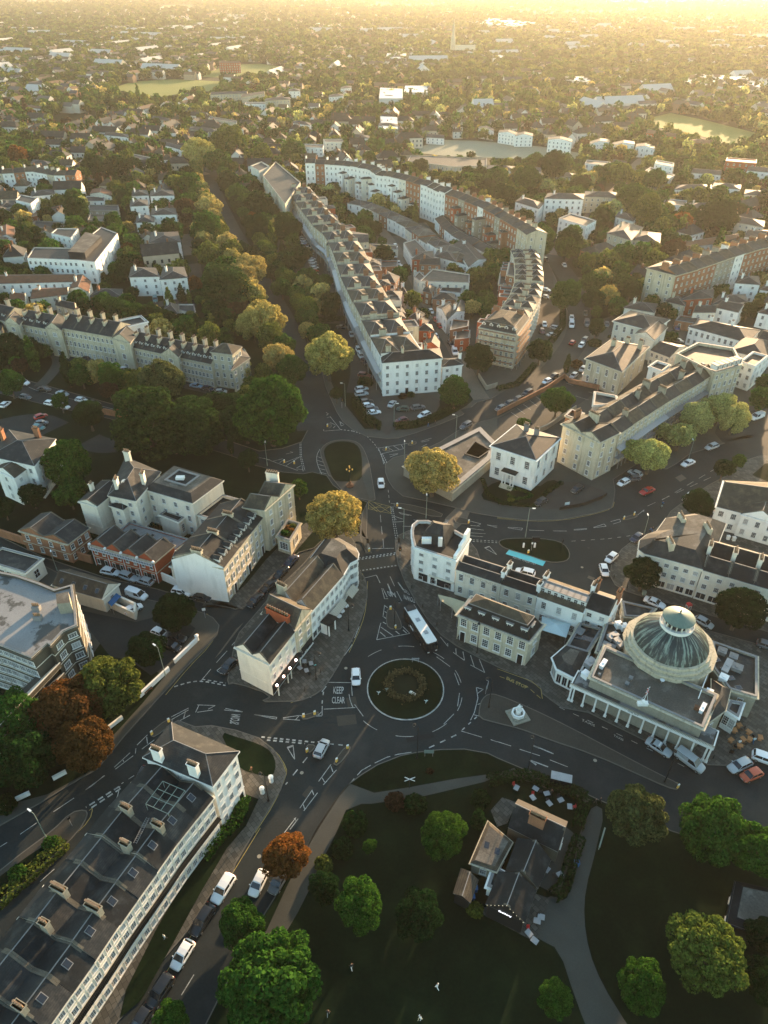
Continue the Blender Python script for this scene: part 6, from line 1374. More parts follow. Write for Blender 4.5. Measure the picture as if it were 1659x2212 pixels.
for k,(x,y,dx,dy,c,kd,w_)in enumerate(((535,643,-13,12,'grey','suv','parked on the drive by the stone villa'),(517,672,-12,13,'white','hatch','on the drive by the stone villa'),(462,656,12,-12,'red','hatch','on the curving road by the stone villa'),(550,541,2,16,'grey','van','by the tall dark evergreen'),(541,478,2,15,'grey','hatch','above the tall dark evergreen'),(456,505,0,17,'white','hatch','beside the big crescent tree, upper of two'),(456,548,0,22,'white','van','beside the big crescent tree, lower of two'),(290,545,2,12,'white','hatch','under the crescent steps'),(275,586,2,12,'maroon','hatch','before the scaffolding end of the crescent'),(336,608,20,-3,'silver','saloon','in the crescent car court, lower of two'),(360,567,18,3,'silver','estate','in the crescent car court, upper of two'),(300,378,14,3,'silver','hatch','at the inner kerb of the crescent, lower of two'),(300,334,20,3,'white','hatch','at the inner kerb of the crescent, upper of two'),(412,183,8,10,'white','hatch','on the road above the crescent'),(298,147,10,8,'black','hatch','at the head of the crescent'),(672,545,2,14,'grey','hatch','on the gravel before the grey villa'),(1110,645,14,3,'grey','hatch','behind the grey villa'),(1100,565,8,12,'blue','hatch','between the villa garages'),(470,858,-14,10,'silver','hatch','nose-in by the conservatory'),(525,818,-12,10,'silver','hatch','behind the conservatory'))):
    car('E',x+dx,y+dy,x-dx,y-dy,c,kd,w_)
for k,(x,y,c,kd)in enumerate(((800,973,'silver','estate'),(800,1005,'silver','suv'),(830,1054,'black','estate'),(840,1078,'white','hatch'),(860,1098,'grey','estate'),(876,1122,'white','saloon'))):
    car('D',x+34,y-5,x-34,y+5,c,kd,'in the forecourt row beside the long hedge, %s from the top'%nth(k))
for x1,y1,x2,y2,c,kd,w_ in((1005,1052,980,1082,'silver','saloon','parked by the flowering shrub on the forecourt'),(1030,1098,1093,1100,'green','hatch','on the forecourt round bed'),(1192,1085,1123,1095,'grey','estate','on the forecourt round bed'),(1165,1150,1228,1125,'white','estate','near the forecourt gate hedge'),(1025,1178,1080,1165,'maroon','hatch','tucked behind the forecourt hedge'),(790,745,772,710,'white','suv','outside the promenade end, upper of three'),(808,782,786,748,'white','suv','outside the promenade end, middle of three'),(828,812,804,785,'navy','hatch','outside the promenade end, lower of three'),(840,890,795,885,'maroon','suv','in front of the broad white house steps'),(742,645,730,612,'silver','hatch','on the promenade road'),(700,583,650,580,'black','saloon','under the hedge at the promenade gate')):
    car('D',x1,y1,x2,y2,c,kd,w_)
cl_=[(425,12),(432,28),(440,45),(448,62),(455,80),(462,97),(470,115),(478,132),(484,150),(490,168),(498,186),(502,205),(500,225),(498,243),(490,262),(468,273),(443,282)]
cc_=['silver','white','white','blue','white','silver','white','grey','white','white','silver','white','red','white','silver','red','white']
for k,((x,y),c)in enumerate(zip(cl_,cc_)):car('D',x+19,y-3,x-19,y+5,c,'hatch','parked nose-in along the promenade garden, %s from the top'%nth(k))
for k,(x,y,c,kd,dx,dy)in enumerate(((1018,232,'white','hatch',20,-2),(1035,175,'silver','hatch',8,12),(1053,203,'silver','hatch',10,12),(1012,130,'white','hatch',7,11),(1014,66,'white','hatch',8,9),(985,98,'silver','hatch',8,10),(1115,200,'black','hatch',10,12),(1285,30,'red','hatch',10,5),(1306,43,'blue','hatch',9,8),(1240,482,'white','hatch',9,14),(1270,535,'red','hatch',10,14),(1297,575,'red','hatch',9,12),(1362,682,'navy','hatch',12,14),(1390,738,'white','van',6,20),(1178,390,'red','hatch',10,12),(955,62,'grey','hatch',7,9),(930,33,'silver','hatch',7,8),(1270,640,'white','hatch',8,13))):
    car('D',x+dx,y+dy,x-dx,y-dy,c,kd,'in the cobbled mews, %s of those listed from its top'%nth(k))
for k,(x,y,c,kd,dx,dy)in enumerate(((280,972,'black','saloon',35,4),(395,1000,'silver','saloon',35,8),(515,1040,'white','hatch',32,4),(592,1060,'black','saloon',36,6),(140,932,'white','van',30,4),(160,1022,'grey','hatch',30,5),(318,1062,'white','hatch',30,5),(400,1082,'white','estate',30,6),(258,1148,'red','hatch',34,-12),(262,1190,'grey','hatch',30,-4),(245,1216,'teal','hatch',30,5),(240,725,'black','saloon',34,4),(560,782,'black','estate',36,6),(550,826,'black','saloon',38,2),(645,828,'black','suv',36,6),(740,846,'silver','saloon',36,6),(800,850,'white','suv',34,-4),(1245,954,'pale blue','saloon',36,6),(1318,970,'navy','hatch',32,6),(1400,991,'silver','hatch',30,-2),(984,407,'teal','van',3,20),(705,216,'black','hatch',10,10),(775,1102,'red','hatch',20,5),(35,1070,'white','hatch',16,-12))):
    car('C',x+dx,y+dy,x-dx,y-dy,c,kd,['on the terrace service road, left of three','on the street below the left lawns, first in view','on the street below the left lawns, second in view','on the street below the left lawns, third in view','at the left end of the street below the lawns','under the left-edge tree by the street','half under a thin street tree','beside the van half under a thin street tree','in the left car court, top of three','in the left car court, middle of three','in the left car court, bottom of three','at the left arch of the long terrace','on the terrace drive at the centre block','on the terrace drive under the centre block','on the terrace drive, right of the estate car','on the terrace drive near the middle shrub','beside the green drive tree','below the corner tower, left of three','below the corner tower, middle of three','below the corner tower, right of three','on the gravel by the hipped villas','under the glazed walkway','under the cedar branches on the street','under the tree at the far left court'][k])

# bus
a_,b_=P('I',1233,1112,.4),P('I',1075,900,1.2);a_=P('I',1215,1105,1.4);b_=P('I',1087,900,1.4);d_=(a_-b_);c_=(P('I',1085,868,3)+P('I',1123,856,3)+P('I',1275,1058,3)+P('I',1215,1110,3))/4;d_=P('I',1245,1085,3)-P('I',1103,862,3)
bus=empty('bus','long black single-decker bus with a silver roof rounding the roundabout','bus',(c_.x,c_.y),math.atan2(d_.y,d_.x))
m=MB();hl=5.75
m.prism([Vector(v)for v in((-hl,-1.2),(-hl+.15,-1.27),(hl-.3,-1.27),(hl,-1.0),(hl,1.0),(hl-.3,1.27),(-hl+.15,1.27),(-hl,1.2))],.32,2.95,bottom=True);m.build('body',M['black'],bus)
m=MB();m.prism([Vector(v)for v in((-hl+.1,-1.12),(hl-.5,-1.12),(hl-.25,-.9),(hl-.25,.9),(hl-.5,1.12),(-hl+.1,1.12))],2.94,3.08);m.build('roof',M['lead'],bus).data.materials[0]=M['frame']
for x in(-1.2,2.6):m=MB();m.box(x-.45,-.4,3.08,x+.45,.4,3.2);m.build('roof_hatch',M['grey'],bus)
m=MB();m.box(-hl+.2,-1.0,3.08,-hl+1.6,1.0,3.28);m.build('air_unit',M['black'],bus)
for sy in(-1,1):
    for k in range(6):m=MB();x=-4.6+k*1.55;m.box(x,sy*1.28-.02,1.35,x+1.4,sy*1.28+.02,2.55);m.build('window',M['carglass'],bus)
m=MB();m.box(hl-.01,-1.05,1.1,hl+.03,1.05,2.7);m.build('windscreen',M['carglass'],bus)
m=MB();m.box(-hl-.03,-.95,1.6,-hl+.01,.95,2.6);m.build('rear_window',M['carglass'],bus)
for x in(-2.7,3.0):
    for sy in(-1,1):
        m=MB();m.tube((x,sy*1.0,.48),(x,sy*1.3,.48),.48,n=16);w_=m.build('wheel',M['tyre'],bus);m=MB();m.tube((x,sy*1.29,.48),(x,sy*1.32,.48),.26,n=10);m.build('rim',M['rim'],w_)
for sy in(-1,1):
    m=MB();m.box(hl-.02,sy*.85-.2,.6,hl+.05,sy*.85+.2,.8);m.build('headlight',M['headlight'],bus);m=MB();m.box(-hl-.05,sy*1.0-.1,.8,-hl+.02,sy*1.0+.1,1.2);m.build('tail_light',M['taillight'],bus)
    m=MB();m.tube((hl-.1,sy*1.25,2.6),(hl+.35,sy*1.5,2.3),.04);m.box(hl+.28,sy*1.5-.1,1.9,hl+.4,sy*1.5+.1,2.4);m.build('wing_mirror',M['black'],bus)
m=MB();m.box(-2.2,-1.31,.75,-.6,-1.29,1.25);m.build('side_panel',M['lamp'],bus)
# motor scooter rider on the right road
# ================================================================ STREET FURNITURE
def vtmpl(fn,name,mat,**k):m=MB();fn(m);return m.mesh(name,mat)
def lamp_modern(t,x,y,h,lab,az=0.0,arm=1.6):
    q=P(t,x,y);r=empty('street_lamp',lab,'street lamp',(q.x,q.y),az)
    m=MB();m.tube((0,0,0),(0,0,1.1),.11,n=8);m.tube((0,0,1.1),(0,0,h),.075,.05,8);m.tube((0,0,h),(arm*.5,0,h+.15),.04,n=6);m.build('pole',M['green_post'],r)
    m=MB();m.prism([Vector(v)for v in((arm*.4,-.14),(arm*.4+.75,-.1),(arm*.4+.75,.1),(arm*.4,.14))],h+.08,h+.26,bottom=True);m.build('lamp_head',M['lamp'],r)
def lamp_old(t,x,y,h,lab,az=0.0):
    q=P(t,x,y);r=empty('street_lamp',lab,'street lamp',(q.x,q.y,.1),az)
    m=MB();m.lathe(0,0,[(.2,0),(.2,.25),(.13,.4),(.11,1.3),(.14,1.4),(.075,1.55),(.055,h)],10)
    for k in range(6):
        a0,a1=math.pi*k/6,math.pi*(k+1)/6;m.tube((.55-.55*math.cos(a0),0,h+.4*math.sin(a0)),(.55-.55*math.cos(a1),0,h+.4*math.sin(a1)),.03,n=5)
    m.build('pole',M['black'],r);m=MB();m.lathe(1.1,0,[(.10,h-.55),(.28,h-.5),(.30,h-.35),(.1,h-.1),(.06,h)],10);m.build('lantern',M['black'],r)
    m=MB();m.lathe(1.1,0,[(.05,h-.72),(.2,h-.65),(.24,h-.51)],10);m.build('lamp_glass',M['headlight'],r)
lamp_modern('I',1065,430,9,'tall modern street lamp at the nose of the white corner building',3.0);lamp_modern('I',1208,300,6.5,'modern street lamp on the narrow bus island',1.6)
lamp_modern('K',300,840,7.2,'modern street lamp on the verge at the lower left',2.6);lamp_modern('F',1050,1300,8,'modern street lamp behind the low white wall',2.5)
lamp_modern('D',1395,1285,7.6,'modern street lamp on the curving road above the forecourt',3.0);lamp_modern('D',1005,1210,7.6,'modern street lamp in the forecourt hedge',0);lamp_modern('D',697,1085,8,'modern street lamp beside the avenue',3.0);lamp_modern('D',202,1460,7,'modern street lamp left of the oval green',1.6)
lamp_modern('D',1070,1465,7.5,'modern street lamp beside the yellow tree at the gallery',1.6);lamp_modern('J',173,405,8.5,'modern street lamp with two banners on the charging island',0);lamp_modern('J',900,385,5,'modern street lamp beside the curved cream building',1.5);lamp_modern('R',605,225,5,'modern street lamp at the end of the cream workshop',2);lamp_modern('E',1170,1375,6,'modern street lamp under the willows',1.5)
lamp_old('N',975,1890,7,'black old-style street lamp before the lit black shopfront',.5);lamp_old('N',1368,1300,7,'black old-style street lamp beside the striped awnings',.5);lamp_old('L',1150,330,8.5,'black old-style street lamp on the park lawn below the roundabout',2.2);lamp_old('M',187,400,8.5,'black old-style street lamp by the bus shelter',1.6);lamp_old('M',1025,465,7.5,'black old-style street lamp at the tip of the median strip',1.2)
lamp_old('I',1530,1155,7.5,'black old-style street lamp before the mansard building',1.6);lamp_old('I',1605,1500,7.5,'black old-style street lamp at the roundabout end of the median',2.4);lamp_old('L',210,600,7,'black old-style street lamp by the hedge of the white end house',2.4);lamp_old('I',1008,1000,7.5,'black old-style street lamp on the island beside the bus',.6)
# traffic lights
def signal(t,x,y,lab,az=0.0):
    q=P(t,x,y);r=empty('traffic_light',lab,'traffic light',(q.x,q.y,.1),az);m=MB();m.cyl(0,0,.06,0,3.2,8);m.build('pole',M['grey'],r)
    m=MB();m.box(-.3,-.02,2.1,.3,.02,3.5);m.box(-.16,-.2,2.25,.16,.1,3.35);m.build('signal_head',M['black'],r)
    for k in range(3):m=MB();m.tube((0,-.2,2.45+.33*k),(0,-.24,2.45+.33*k),.1,n=10);m.build('signal_lens',M[['darkslate','amber','taillight'][k]],r)
signal('I',840,505,'black traffic light on the tip of the left crossing island',3.1);signal('I',1043,555,'black traffic light at the crossing below the tall lamp',0);signal('I',1036,500,'black traffic light at the crossing, farther of the pair by the tall lamp',2.4);signal('D',675,1095,'white-backed signal post by the avenue',1)
# bollards: lit keep-left posts
bm=MB();bm.box(-.22,-.1,0,.22,.1,.75);BL1=bm.mesh('bollard_box',M['amber']);bm=MB();bm.box(-.2,-.09,.75,.2,.09,1.0);BL2=bm.mesh('bollard_top',M['lamp'])
BOLL=[('L',455,290,'on the small triangle by the silver car'),('L',712,268,'at the upper end of the slanting island'),('L',642,352,'at the lower end of the slanting island'),('I',433,1562,'at the left end of the KEEP CLEAR island'),('I',503,1545,'at the right end of the KEEP CLEAR island'),('I',983,880,'at the upper end of the island beside the bus'),('I',1013,1000,'at the lower end of the island beside the bus'),('I',1025,225,'on the bus lane island'),('I',1478,332,'on the tinted crossing island'),('I',847,512,'at the tip of the crossing island'),
        ('K',1072,100,'at the upper end of the sloping left island'),('K',965,180,'at the lower end of the sloping left island'),('D',583,1215,'on the island below the avenue'),('D',310,1442,'in the left hatching, first post'),('D',373,1450,'in the left hatching, second post'),('J',838,272,'on the right road island, upper post'),('J',775,298,'on the right road island, lower post'),('M',1105,500,'at the right tip of the median'),('D',1120,1322,'on the curving road island'),('D',955,1362,'on the island above the oval green'),('J',190,505,'beside the charging bays')]
for t,x,y,lab in BOLL:
    q=P(t,x,y);r=empty('traffic_bollard','lit keep-left bollard '+lab,'bollard',(q.x,q.y,.11),random.random());inst(BL1,'post',r);inst(BL2,'top',r)
bm=MB();bm.lathe(0,0,[(.12,0),(.12,.15),(.08,.2),(.07,.85),(.1,.9),(.05,1.0)],8);BK=bm.mesh('iron_bollard',M['black'])
for k,(t,x,y)in enumerate((('I',1118,745),('I',1187,865),('I',1277,980),('I',440,1395),('I',540,1280),('I',805,690),('J',715,655),('J',760,715),('M',1320,320),('J',795,720))):
    q=P(t,x,y);o=inst(BK,'iron_bollard',None,(q.x,q.y,.1));tag(o,'black iron bollard, %s of ten along the kerbs, counted from the bus stop pavement'%nth(k),'bollard','black iron bollards')
# signs
def sign(t,x,y,w_,h_,hb,mat,lab,az=0.0,text=None,tmat='white_paint'):
    q=P(t,x,y);r=empty('road_sign',lab,'sign',(q.x,q.y,.1),az);m=MB()
    for s_ in((-w_*.4,w_*.4)if w_>1 else(0,)):m.cyl(s_,.05,.04,0,hb+h_,6)
    m.build('post',M['grey'],r);m=MB();m.box(-w_/2,-.03,hb,w_/2,.01,hb+h_);m.build('panel',M[mat],r)
sign('L',1225,320,1.7,.9,1.0,'green_post','low green direction sign on the lawn below the roundabout',0);sign('I',1592,1400,1.6,1.1,1.2,'grey','grey direction sign seen from behind on the median',1.2);sign('F',1303,935,.7,.7,2.2,'lamp','white square sign on a post at the lane mouth',.3);sign('I',1140,1215,1.5,.35,.9,'grey','blue-grey chevron sign on the far rim of the roundabout',0)
sign('I',510,1290,.4,.3,2.5,'turquoise','small blue arrow sign on the pavement lamp',.3);sign('K',460,760,.5,.5,2.0,'black','small dark sign on the left verge',1.);sign('J',208,490,.4,.5,2,'lamp','white charging sign on the charging island',0);sign('J',425,222,1.4,1.1,.4,'lightblue','pale blue board by the villa forecourt',.3);sign('M',1430,290,.7,1.0,.1,'black','black A-board by the cafe tables',-.3)
# roadside cabinet and totem on the charging island
q=P('J',235,435);m=MB();m.box(-.9,-.25,.1,.9,.25,1.6);o=m.build('advert_cabinet',M['black']);o.location=(q.x,q.y,0);tag(o,'dark advertising cabinet on the charging island','cabinet')
for k,x in enumerate((160,228)):q=P('J',x,470);m=MB();m.box(-.2,-.15,.1,.2,.15,1.4,0);o=m.build('charging_post',M['lamp']);o.location=(q.x,q.y,0);tag(o,'white electric charging post, %s on the island'%('left' if k==0 else 'right'),'charging post')
q=P('J',390,495);m=MB();m.cyl(0,0,.06,0,4.2,8);m.box(-.12,-.12,2.9,.12,.12,3.6);o=m.build('finger_post',M['black']);o.location=(q.x,q.y,.1);tag(o,'black finger post on the charging island','post')
# white planter and litter posts, left
for t,x,y,lab in(('L',228,478,'white stone gate pier beside the lawn path, upper'),('L',172,550,'white stone gate pier beside the lawn path, lower'),('F',1252,1075,'cream gate pier at the end of the low wall')):
    q=P(t,x,y);m=MB();m.lathe(0,0,[(.38,0),(.38,1.2),(.46,1.25),(.46,1.4),(.1,1.6)],8);o=m.build('gate_pier',M['white']);o.location=(q.x,q.y,.1);tag(o,lab,'pier')
# fountain statue on the median
q=P('J',125,1505);r=empty('fountain','white stone horse fountain with a statue on a square base on the median','fountain',(q.x,q.y,.12),.35)
m=MB();m.prism([Vector(v)for v in((-1.7,-1.7),(1.7,-1.7),(1.7,1.7),(-1.7,1.7))],0,.3);m.prism([Vector(v)for v in((-1.2,-1.2),(1.2,-1.2),(1.2,1.2),(-1.2,1.2))],.3,.6);m.build('base',M['greystone'],r)
m=MB();m.ring([Vector((1.25*math.cos(a*.7854+.39),1.25*math.sin(a*.7854+.39)))for a in range(8)],[Vector((.95*math.cos(a*.7854+.39),.95*math.sin(a*.7854+.39)))for a in range(8)],.6,1.25);m.build('basin',M['white'],r)
m=MB();m.lathe(0,0,[(.5,.6),(.42,1.6),(.55,1.75),(.4,1.85)],10);m.build('pedestal',M['white'],r)
m=MB();m.lathe(0,0,[(.38,1.85),(.42,2.1),(.3,2.5),(.34,2.75),(.2,2.95),(.09,3.02),(.14,3.15),(.15,3.28),(.06,3.42)],12);m.tube((-.28,0,2.8),(-.5,.2,2.2),.09,.06);m.tube((.28,0,2.8),(.42,-.3,3.05),.09,.06);m.tube((-.15,.2,1.9),(-.2,.6,1.4),.14,.08);m.tube((.15,.2,1.9),(.2,.6,1.4),.14,.08);m.build('statue',M['white'],r,smooth=True)
# candelabrum lamp on the paved tip of the oval
q=P('I',726,95);r=empty('candelabra_lamp','ornate dark candelabra lamp on a stepped stone base below the oval green','street lamp',(q.x,q.y,.1))
m=MB();m.cyl(0,0,1.1,0,.3,12,r2=1.1);m.cyl(0,0,.75,.3,.6,12);m.lathe(0,0,[(.5,.6),(.3,1.0),(.38,1.3),(.2,1.5)],12);m.build('base',M['tile'],r)
m=MB();m.lathe(0,0,[(.2,1.5),(.1,2.0),(.07,5.4),(.04,5.9)],8)
for k in range(4):a=k*1.5708;m.tube((0,0,4.6),(math.cos(a)*.75,math.sin(a)*.75,4.9),.035)
m.build('pole',M['black'],r)
for k in range(5):a=k*1.5708;x,y,z=(0,0,5.9)if k==4 else(math.cos(a)*.75,math.sin(a)*.75,4.9);m=MB();m.lathe(x,y,[(.08,z),(.2,z+.35),(.05,z+.5)],8);m.build('lantern',M['amber'],r)
# windmill cross on the park lawn
q=P('L',1103,520);r=empty('cross_signpost','white diagonal cross on a black post on the park lawn','sign',(q.x,q.y,.1));m=MB();m.cyl(0,0,.05,0,3.0,6);m.build('post',M['black'],r)
for sgn in(1,-1):m=MB();m.tube((-.85,0,2.6-.55*sgn),(.85,0,2.6+.55*sgn),.06,n=4);m.build('arm',M['lamp'],r)
# bus shelter
a_,b_=P('M',318,470),P('M',445,500);d_=b_-a_;c_=(a_+b_)/2;r=empty('bus_shelter','grey glazed bus shelter with a flat roof by the park hedge','bus shelter',(c_.x,c_.y,.12),math.atan2(d_.y,d_.x));hw=d_.length/2
m=MB();m.box(-hw,-.7,2.3,hw,.8,2.42);m.build('roof',M['grey'],r);m=MB();m.box(-hw,-.65,.2,hw,-.62,2.3);m.build('glass_wall',M['carglass'],r)
m=MB();m.box(-hw+.4,-.5,.45,hw-.4,-.15,.52);m.build('bench',M['grey'],r)
m=MB()
for k in range(4):x=-hw+.1+k*(2*hw-.2)/3;m.cyl(x,-.6,.05,0,2.3,6)
m.cyl(-hw+.1,.65,.05,0,2.3,6);m.cyl(hw-.1,.65,.05,0,2.3,6);m.build('frame',M['black'],r)
# phone box, flag
q=P('O',1190,290);r=empty('telephone_box','red telephone box on the pavement behind the dome','telephone box',(q.x,q.y,.12),.3);m=MB();m.box(-.45,-.45,0,.45,.45,2.2);m.prism([Vector(v)for v in((-.48,-.48),(.48,-.48),(.48,.48),(-.48,.48))],2.2,2.35);m.lathe(0,0,[(.6,2.35),(.4,2.5),(.02,2.58)],8);m.build('booth',M['red'],r)
for k in range(4):w_=inst(WP['sash'],'window',r,[(0,-.46,.5),(.46,0,.5),(0,.46,.5),(-.46,0,.5)][k],k*math.pi/2,(.7,.2,1.5))
q=P('O',843,1010,7.3);r=empty('flagpole','flagpole with a red white and blue flag on the hall parapet','flagpole',(q.x,q.y,6.9));m=MB();m.box(-.9,-.4,0,.9,.4,.55);m.cyl(0,0,.35,.55,1.0,8);m.build('plinth',M['white'],r)
m=MB();m.tube((0,0,.8),(.35,.1,4.6),.05);m.tube((-.9,0,.5),(.2,0,2.9),.02);m.tube((.9,0,.5),(.2,0,2.9),.02);m.build('pole',M['lamp'],r)
fgo=MB()
for i_ in range(6):
    for j_ in range(4):
        x0,x1=.3-.05*i_*0+.0,0;zt=4.4-.28*i_;yy=.06*math.sin(i_*1.3+j_);w_=.11
        fgo.quad((.33+.0-.075*i_*0-.09*j_,yy,zt-.28),(.33-.09*(j_+1),yy+.03,zt-.28),(.33-.09*(j_+1),yy+.03,zt),(.33-.09*j_,yy,zt),[0,1,2,0][(i_+j_)%4]if i_%2 else[2,1,0,1][j_])
fgo.build('flag',[M['red'],M['lamp'],M['blue']],r)
# canopies
def canopy(s,h,rise,mat,lab,name='canopy',posts=True):
    p=ccw(pp(s,h));c=sum(p,Vector((0,0)))/len(p);r=empty(name,lab,'canopy',(c.x,c.y));m=MB();n=len(p);q=[v-c for v in p]
    m.add([(v.x,v.y,h)for v in q]+[(0,0,h+rise)],[(i,(i+1)%n,n)for i in range(n)]);m.add([(v.x,v.y,h-.15)for v in q]+[(v.x,v.y,h)for v in q],[(i,(i+1)%n,n+(i+1)%n,n+i)for i in range(n)]);m.build('cloth',M[mat],r)
    if posts:
        for v in q:m=MB();m.cyl(v.x*.97,v.y*.97,.05,.1,h,6);m.build('post',M['grey'],r)
canopy('Q 990,795 998,706 1190,758 1160,848',3.2,.9,'lightblue','pale blue peaked canopy beside the mansard building');canopy('Q 303,562 400,585 482,612 455,690 435,712 400,650 320,600',3.2,-.5,'sail','beige shade sail over the pub terrace beside the mansard building')
canopy('R 1140,560 1178,598 1278,492 1228,460',2.6,.05,'blue','blue cloth canopy at the end of the cream workshop')
def awning(s,h0,h1,lab,mat='awning'):
    a,b,c,d=s;a=P('N',*a,h1);b=P('N',*b,h1);c=P('N',*c,h0);d=P('N',*d,h0);m=MB()
    m.quad((a.x,a.y,h1),(b.x,b.y,h1),(c.x,c.y,h0),(d.x,d.y,h0));m.quad((d.x,d.y,h0),(c.x,c.y,h0),(c.x,c.y,h0-.25),(d.x,d.y,h0-.25));o=m.build('awning',M[mat],None,(a.x,a.y,0));tag(o,lab,'awning')
awning(((1140,1085),(1290,900),(1350,970),(1200,1145)),2.5,3.3,'long striped awning over the white terrace shop');awning(((1330,840),(1420,730),(1490,795),(1405,905)),2.5,3.3,'short striped awning near the round end of the white terrace')
awning(((770,1480),(915,1330),(935,1420),(815,1565)),2.6,3.1,'dark awning with a white edge on the gabled stone house','darkslate')
# porch of the white terrace
a_,b_=P('N',1025,1190,3.2),P('N',1120,1085,3.2);d_=(b_-a_);L_=d_.length;d_.normalize();nn=Vector((d_.y,-d_.x));r=empty('porch','white porch with square columns and dark roof on the white terrace','porch',(a_.x,a_.y));m=MB();m.prism([Vector((0,0)),nn*2.2,nn*2.2+d_*L_,d_*L_],2.9,3.25,bottom=True);m.build('roof',M['darkslate'],r)
m=MB();m.prism([Vector((0,0)),nn*1.5,nn*1.5+d_*.12,d_*.12],.1,2.9);m.build('side_wall',M['white'],r)
for s_ in(.02,.8):q=nn*2.0+d_*L_*s_;m=MB();m.box(q.x-.14,q.y-.14,.1,q.x+.14,q.y+.14,2.9);m.build('column',M['white'],r)
# black shopfront of the corner building with four lit lamps
rt_,S_,c_,p_=b1;a_,b_=p_[1],p_[2];d_=(b_-a_).normalized();nn=Vector((d_.y,-d_.x));L_=(b_-a_).length
m=MB();m.prism([a_+nn*.05,a_+nn*1.1,b_+nn*1.1,b_+nn*.05],2.7,3.05,bottom=True);m.build('shopfront_canopy',M['black'],rt_)
m=MB();m.bar(a_+nn*.1,b_+nn*.1,.12,.1,2.7);m.build('shopfront',M['black'],rt_)
for s_ in(.06,.42,.55,.92):q=a_.lerp(b_,s_)+nn*.95;m=MB();m.cyl(q.x,q.y,.13,.1,2.7,10);m.build('column',M['cream'],rt_)
def emis(name,c,st):
    m=bpy.data.materials.new(name);m.use_nodes=True;b=m.node_tree.nodes['Principled BSDF'];b.inputs['Emission Color'].default_value=(*c,1);b.inputs['Emission Strength'].default_value=st;return m
M['glow']=emis('warm_lamp_glow',(1,.62,.5),4.5);M['glowsign']=emis('white_sign_glow',(.9,.92,1),1.0);M['bulb']=emis('bulb_glow',(1,.8,.35),.35)
for k,s_ in enumerate((.03,.28,.52,.76)):
    q=a_.lerp(b_,s_)+nn*1.0;m=MB();m.lathe(q.x,q.y,[(.05,3.1),(.2,3.2),(.24,3.38),(.16,3.55),(.03,3.6)],10);m.build('globe_lamp',M['glow'],rt_,smooth=True)

for k in range(11):
    t_=k/10;c0=gf[3][0].lerp(gf[3][1],t_);d0=(gf[3][1]-gf[3][0]).normalized();n0=Vector((d0.y,-d0.x))*.1;zt=3.65+2.35*(1-abs(2*t_-1));m=MB();m.box(-.03,-.03,0,.03,.03,.06);o=m.build('bulb',M['bulb'],gf[0]);o.location=(c0.x+n0.x,c0.y+n0.y,zt)
o=wtext('Guttery',gf,0,.32,.68,3.35,3.85,'glowsign',.10);o['label']='white lit name sign'
wtext('THE ROTUNDA',rot,0,.14,.92,6.2,6.9,'stone',.06)
# low walls, fences, hedges
def wall(s,h,th,mat,lab,name='garden_wall',cat='wall',cap=None,z0=.05):
    pl=pp(s);m=MB()
    for a,b in zip(pl,pl[1:]):m.bar(a,b,th,z0,h);m.bar(a,b,th+.12,h,h+.1,1)
    o=m.build(name,[M[mat],M[cap or mat]],None,(pl[0].x,pl[0].y,0));return tag(o,lab,cat)
wall('F 1108,1222 1250,1085',1.1,.3,'white','low white wall with a pier at the top of the left pavement');wall('F 890,1440 1075,1268',1.2,.3,'white','low white wall with gaps beside the bench');wall('K 650,180 780,80',.9,.3,'white','overgrown white wall below the copper beech')
wall('K 0,670 55,650',.9,.3,'white','short white wall at the left edge of the road');wall('K 100,605 195,560',.9,.3,'white','ivy-covered white wall on the left roadside');wall('K 340,470 425,425',.9,.3,'white','mossy white wall on the left roadside')
wall('R 1085,580 1440,745 1450,650 1255,560',2.2,.3,'cream','cream yard wall running on from the workshop');wall('F 0,415 150,465 440,545 590,590',2.4,.3,'brick','long brick wall in front of the workshop');wall('E 0,1105 300,950 410,875 440,905 620,945 600,1000',1.6,.3,'brick','brick wall round the car park behind the curving road',z0=.05)
wall('E 480,1070 300,1190 170,1240',1.6,.3,'greystone','stone wall at the lower side of the walled car park');wall('J 380,240 520,215 640,170 668,150',1.0,.2,'black','dark fence round the villa forecourt','fence','fence');wall('F 1005,680 1130,735 1120,600',2.2,.3,'white','white yard wall with a black gate beside the blank gable')
wall('C 640,1130 900,1180',2,.3,'brick','brick garden wall behind the cedars');wall('D 1540,900 1590,980 1659,960',1.5,.3,'greystone','stone wall at the crescent corner');wall('D 1165,395 1130,260 1240,350',3,.3,'cream','cream yard wall of the modern studio');wall('F 850,310 940,240',2,.3,'white','white garden wall between the two cream villas')
wall('E 1480,290 1659,330',2.5,.3,'white','white garden wall under the closet wings');wall('M 620,880 655,760',.8,.1,'green_post','thin pale rail beside the park path','rail','rail')
HEDGE=[]
